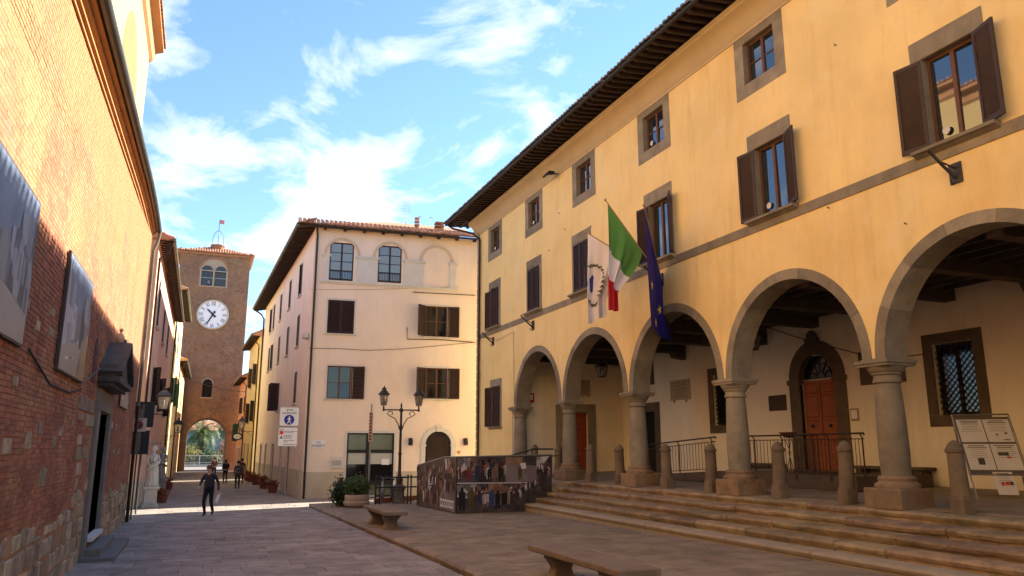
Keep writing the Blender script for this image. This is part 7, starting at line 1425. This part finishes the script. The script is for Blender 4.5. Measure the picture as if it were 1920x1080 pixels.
q = on_z(421, 907, -.3); person('person in black with folded hands walking towards the camera near the gateway', (q.x, q.y, gz(q.y)), R(176), 1.72, fold, [BLK, TROU, SHOE, SKIN], HAIRK, True)
q = on_z(400, 898, -.3); person('person in a rust coat mostly hidden behind the sweater walker', (q.x, q.y, gz(q.y)), R(185), 1.75, fold, [RUST, TROU, SHOE, SKIN], HAIRK)
# ---- beyond the gateway: railing, hedge, palms, house
GY = 118.0; gr_ = empty('garden_railing', (0, GY, gz(GY))); tag(gr_, 'pale metal railing across the sunlit road beyond the gateway', 'railing'); RW = M('pale_railing', (.55, .53, .48), .6)
for x in [-9 + 2.35 * i for i in range(10)]: MB().box(W, x - .06, x + .06, GY - .06, GY + .06, -.3, 1.32).build('post', RW, gr_)
for z in (.2, 1.2): MB().box(W, -9, 12.2, GY - .03, GY + .03, z, z + .08).build('rail', RW, gr_)
bm_ = MB()
for i in range(170): x = -9 + i * .125; bm_.box(W, x - .015, x + .015, GY - .012, GY + .012, .28, 1.2)
bm_.build('bars', M('grey_bars', (.25, .25, .24), .6), gr_)
MB().box(W, -12, 15, GY - .3, GY + .15, -.4, .02).build('plinth_wall', M('pale_kerb', (.5, .46, .38), .9), gr_)
gg = MB(); sheet(gg, -60, 60, [GY + .3, 200], lambda y: -.25); tag(gg.build('garden_lawn', M('lawn', (.06, .09, .025), .95, .3, 2, .5, 8)), kind='structure')
rgp = random.Random(9)
for k, (x, y, rx, rzv, mt, lab) in enumerate(((-1.0, 121, 1.6, 1.35, LEAFY, 'yellow-green shrub on the left beyond the gateway railing'), (1.6, 120.6, 1.5, 1.0, LEAF, 'low green shrub in the middle beyond the gateway railing'), (4.2, 121.5, 1.5, 1.9, LEAFR, 'russet shrub on the right beyond the gateway railing'), (2.9, 120.4, 1.2, .9, LEAFY, 'small yellow-green shrub right of centre behind the railing'), (-4, 122, 2.2, 1.7, LEAF, 'green shrub beyond the gateway hidden by its left side'), (7.5, 122, 2.4, 1.9, LEAF, 'green shrub beyond the gateway hidden by its right side'))):
    c = Vector((x, y, -.25)); s_ = empty('garden_shrub', c); tag(s_, lab, 'shrub', 'shrubs in the garden beyond the gateway'); m_ = MB(); m_.leaves(c + Vector((0, 0, rzv * .95)), (rx, 1.0, rzv), 2600, .22, seed=20 + k, fill=.35, clump=.3); m_.build('foliage', mt, s_)
    for j in range(5): a = j * 1.3; MB().tube([c, c + Vector((.3 * math.cos(a), .2 * math.sin(a), rzv * .6)), c + Vector((.7 * math.cos(a), .4 * math.sin(a), rzv * 1.3))], [.05, .035, .015], 5).build('stem', BARK, s_)
PALM = M('palm_frond', (.10, .13, .035), .55, .25, 4, 0, rnd=.35, hue=.02)
def palm(loc, h, r_, label, seed):
    rg_ = random.Random(seed); c = Vector(loc); p_ = empty('palm_tree', c); tag(p_, label, 'palm tree', 'palms beyond the gateway'); pts, rr = [], []
    for i in range(15): t = i / 14; pts.append(c + Vector((.15 * math.sin(t * 2), 0, h * t))); rr.append(.36 - .06 * t + (.05 if i % 2 else 0) + (.12 if t > .85 else 0))
    m_ = MB(); m_.tube(pts, rr, 12); m_.build('trunk', BARK, p_); top = pts[-1]; fm = MB()
    for k in range(56):
        az = k * 2.39996; el = R(80 - 105 * (k / 56.0) + rg_.uniform(-8, 8)); L = r_ * rg_.uniform(.85, 1.1); dr = Vector((math.cos(az), math.sin(az), 0)); P = top.copy(); prevv = None; n = 15; sp = []
        e_ = el
        for i in range(n + 1):
            sp.append(P.copy()); P = P + (dr * math.cos(e_) + Vector((0, 0, math.sin(e_)))) * (L / n); e_ -= R(5.4) * (1 + i * .05)
        fm.tube(sp, [.035 * (1 - i / (n + 2)) for i in range(n + 1)], 4, False, rg_.random()); sdv = Vector((-dr.y, dr.x, 0))
        for i in range(2, n * 3):
            t = i / (n * 3); j = min(n - 1, int(t * n)); q = sp[j] + (sp[j + 1] - sp[j]) * (t * n - j); fd = (sp[j + 1] - sp[j]).normalized(); ll = .62 * math.sin(math.pi * min(1, t * .9 + .1)) + .12
            for sg in (-1, 1):
                tipv = q + (sdv * sg * .8 + fd * .6 + Vector((0, 0, .25 - rg_.random() * .4))).normalized() * ll; w_ = fd * .03; fm.add([q - w_, q + w_, tipv], [(0, 1, 2)], rg_.random())
    fm.build('crown', PALM, p_)
palm((.3, 124.5, -.25), 4.6, 3.7, 'thick-trunked palm tree framed by the gateway arch', 4); palm((4.6, 128, -.25), 6.2, 3.6, 'taller palm tree further back on the right behind the gateway', 6); palm((-4.5, 131, -.25), 6.5, 3.8, 'palm tree hidden left of the gateway opening', 8)
fh_ = empty('garden_house', (3, 150, -.2)); tag(fh_, 'blue-green house glimpsed between the palms beyond the gateway', 'house'); FH = Frame((0, 150, 0), (1, 0, 0), (0, -1, 0)); m = MB(); wall_grid(m, FH, -6, 14, -.4, 5.5, [(0, 1.2, 1, 2.6), (4, 5.2, 1, 2.6), (8, 9.2, 1, 2.6)], .2); m.box(FH, -6, 14, -6, -.3, -.4, 5.45); m.build('wall', M('teal_wall', (.20, .27, .27), .8, .1), fh_)
for u in (0, 4, 8): window(fh_, FH, u, u + 1.2, 1, 2.6, .15, 2)
m = MB(); m.prism(Frame((-6.5, 150, 0), (0, 1, 0), (1, 0, 0)), [(-.6, 5.4), (3, 7.2), (6.6, 5.4)], 0, 21); m.build('roof', TILE, fh_)
for k, (x, y, h, r_) in enumerate(((-9, 160, 9, 4.5), (-2, 165, 10, 5), (9, 162, 9.5, 4.8), (16, 158, 9, 4.5))):
    c = Vector((x, y, -.2)); t_ = empty('garden_tree', c); tag(t_, ['broadleaf tree far left behind the garden house', 'broadleaf tree straight behind the garden house and palms', 'broadleaf tree right behind the garden house', 'broadleaf tree far right behind the garden house'][k], 'tree', 'trees behind the garden house'); MB().tube([c, c + Vector((.1, 0, h * .4)), c + Vector((.3, .2, h * .75))], [.3, .22, .08], 8).build('trunk', BARK, t_)
    for j in range(5): a = j * 1.26; MB().tube([c + Vector((.1, 0, h * .4)), c + Vector((r_ * .5 * math.cos(a), r_ * .5 * math.sin(a), h * .7))], [.12, .03], 6).build('limb', BARK, t_)
    m_ = MB(); m_.leaves(c + Vector((0, 0, h * .68)), (r_, r_ * .8, h * .34), 3000, .5, seed=50 + k, fill=.3, clump=.25); m_.build('crown', LEAF, t_)
# ================================================================ large picture boards on the church wall
GREYP = printmat('old_street_print', [(.2, (.01, .012, .018)), (.42, (.035, .04, .055)), (.55, (.12, .13, .16)), (.7, (.24, .26, .30)), (.85, (.4, .42, .46))], .9, .35, 3, .5)
GREYP2 = printmat('old_square_print', [(.25, (.06, .06, .06)), (.45, (.16, .16, .16)), (.6, (.28, .28, .28)), (.8, (.5, .5, .5))], 1.1, .3, 21, .5)
SKYP = M('print_sky', (.17, .215, .30), .5, .5, 1.2, 0); FACP = printmat('print_facade', [(.3, (.012, .012, .016)), (.48, (.05, .055, .07)), (.56, (.14, .15, .18)), (.75, (.3, .31, .34))], 3.0, .4, 30, .5); ROADP = M('print_road', (.2, .2, .2), .3, .15, 2, 0); SEPIA = M('print_sepia', (.25, .17, .07), .3, .15, 2, 0)
def picture(y0, y1, z0, z1, label, seed):
    b = empty('picture_board', CF.p((y0 + y1) / 2, .03, z0)); tag(b, label, 'picture board', 'large picture boards on the church wall'); MB().box(CF, y0, y1, .012, .055, z0, z1).build('backing', M('board_edge', (.07, .045, .035), .6), b); wd, ht = y1 - y0, z1 - z0; e = .015
    def pr(poly, mat, d): MB().add([CF.p(y0 + wd * u, d, z0 + ht * v) for u, v in poly], [tuple(range(len(poly)))]).build('print', mat, b)
    pr([(e, e), (1 - e, e), (1 - e, 1 - e), (e, 1 - e)], SKYP, .058); rg_ = random.Random(seed)
    pr([(e, e), (1 - e, e), (1 - e, .22), (.6, .3), (e, .26)], ROADP, .060)
    pr([(e, .2), (.42, .33), (.42, .62), (.3, .64), (.3, .78), (e, .92)], GREYP, .062); pr([(1 - e, .2), (.62, .3), (.62, .66), (.72, .68), (.74, .8), (1 - e, .88)], FACP, .062); pr([(.42, .33), (.62, .3), (.62, .55), (.52, .6), (.42, .52)], GREYP2, .061)
    for k in range(5): u = .05 + .07 * k; pr([(u, .4 + .01 * k), (u + .035, .41 + .01 * k), (u + .035, .56), (u, .57)], PALEP, .064)
    for k in range(4): u = .68 + .075 * k; pr([(u, .38), (u + .04, .37), (u + .04, .55), (u, .55)], GREYP, .064)
    if seed == 2: pr([(.7, e), (1 - e, e), (1 - e, .5), (.85, .4), (.72, .2)], SEPIA, .065)
    pr([(.1, .1), (.5, .16), (.5, .18), (.1, .13)], PALEP, .065)
picture(7.2, 10.42, 3.36, 5.12, 'grey street picture board cut by the left edge of the picture', 1); picture(12.9, 15.62, 3.34, 5.14, 'grey and sepia picture board left of the stone door hood', 2); picture(22.9, 25.3, 3.3, 5.08, 'picture board right of the stone door hood, farthest along the church', 3)
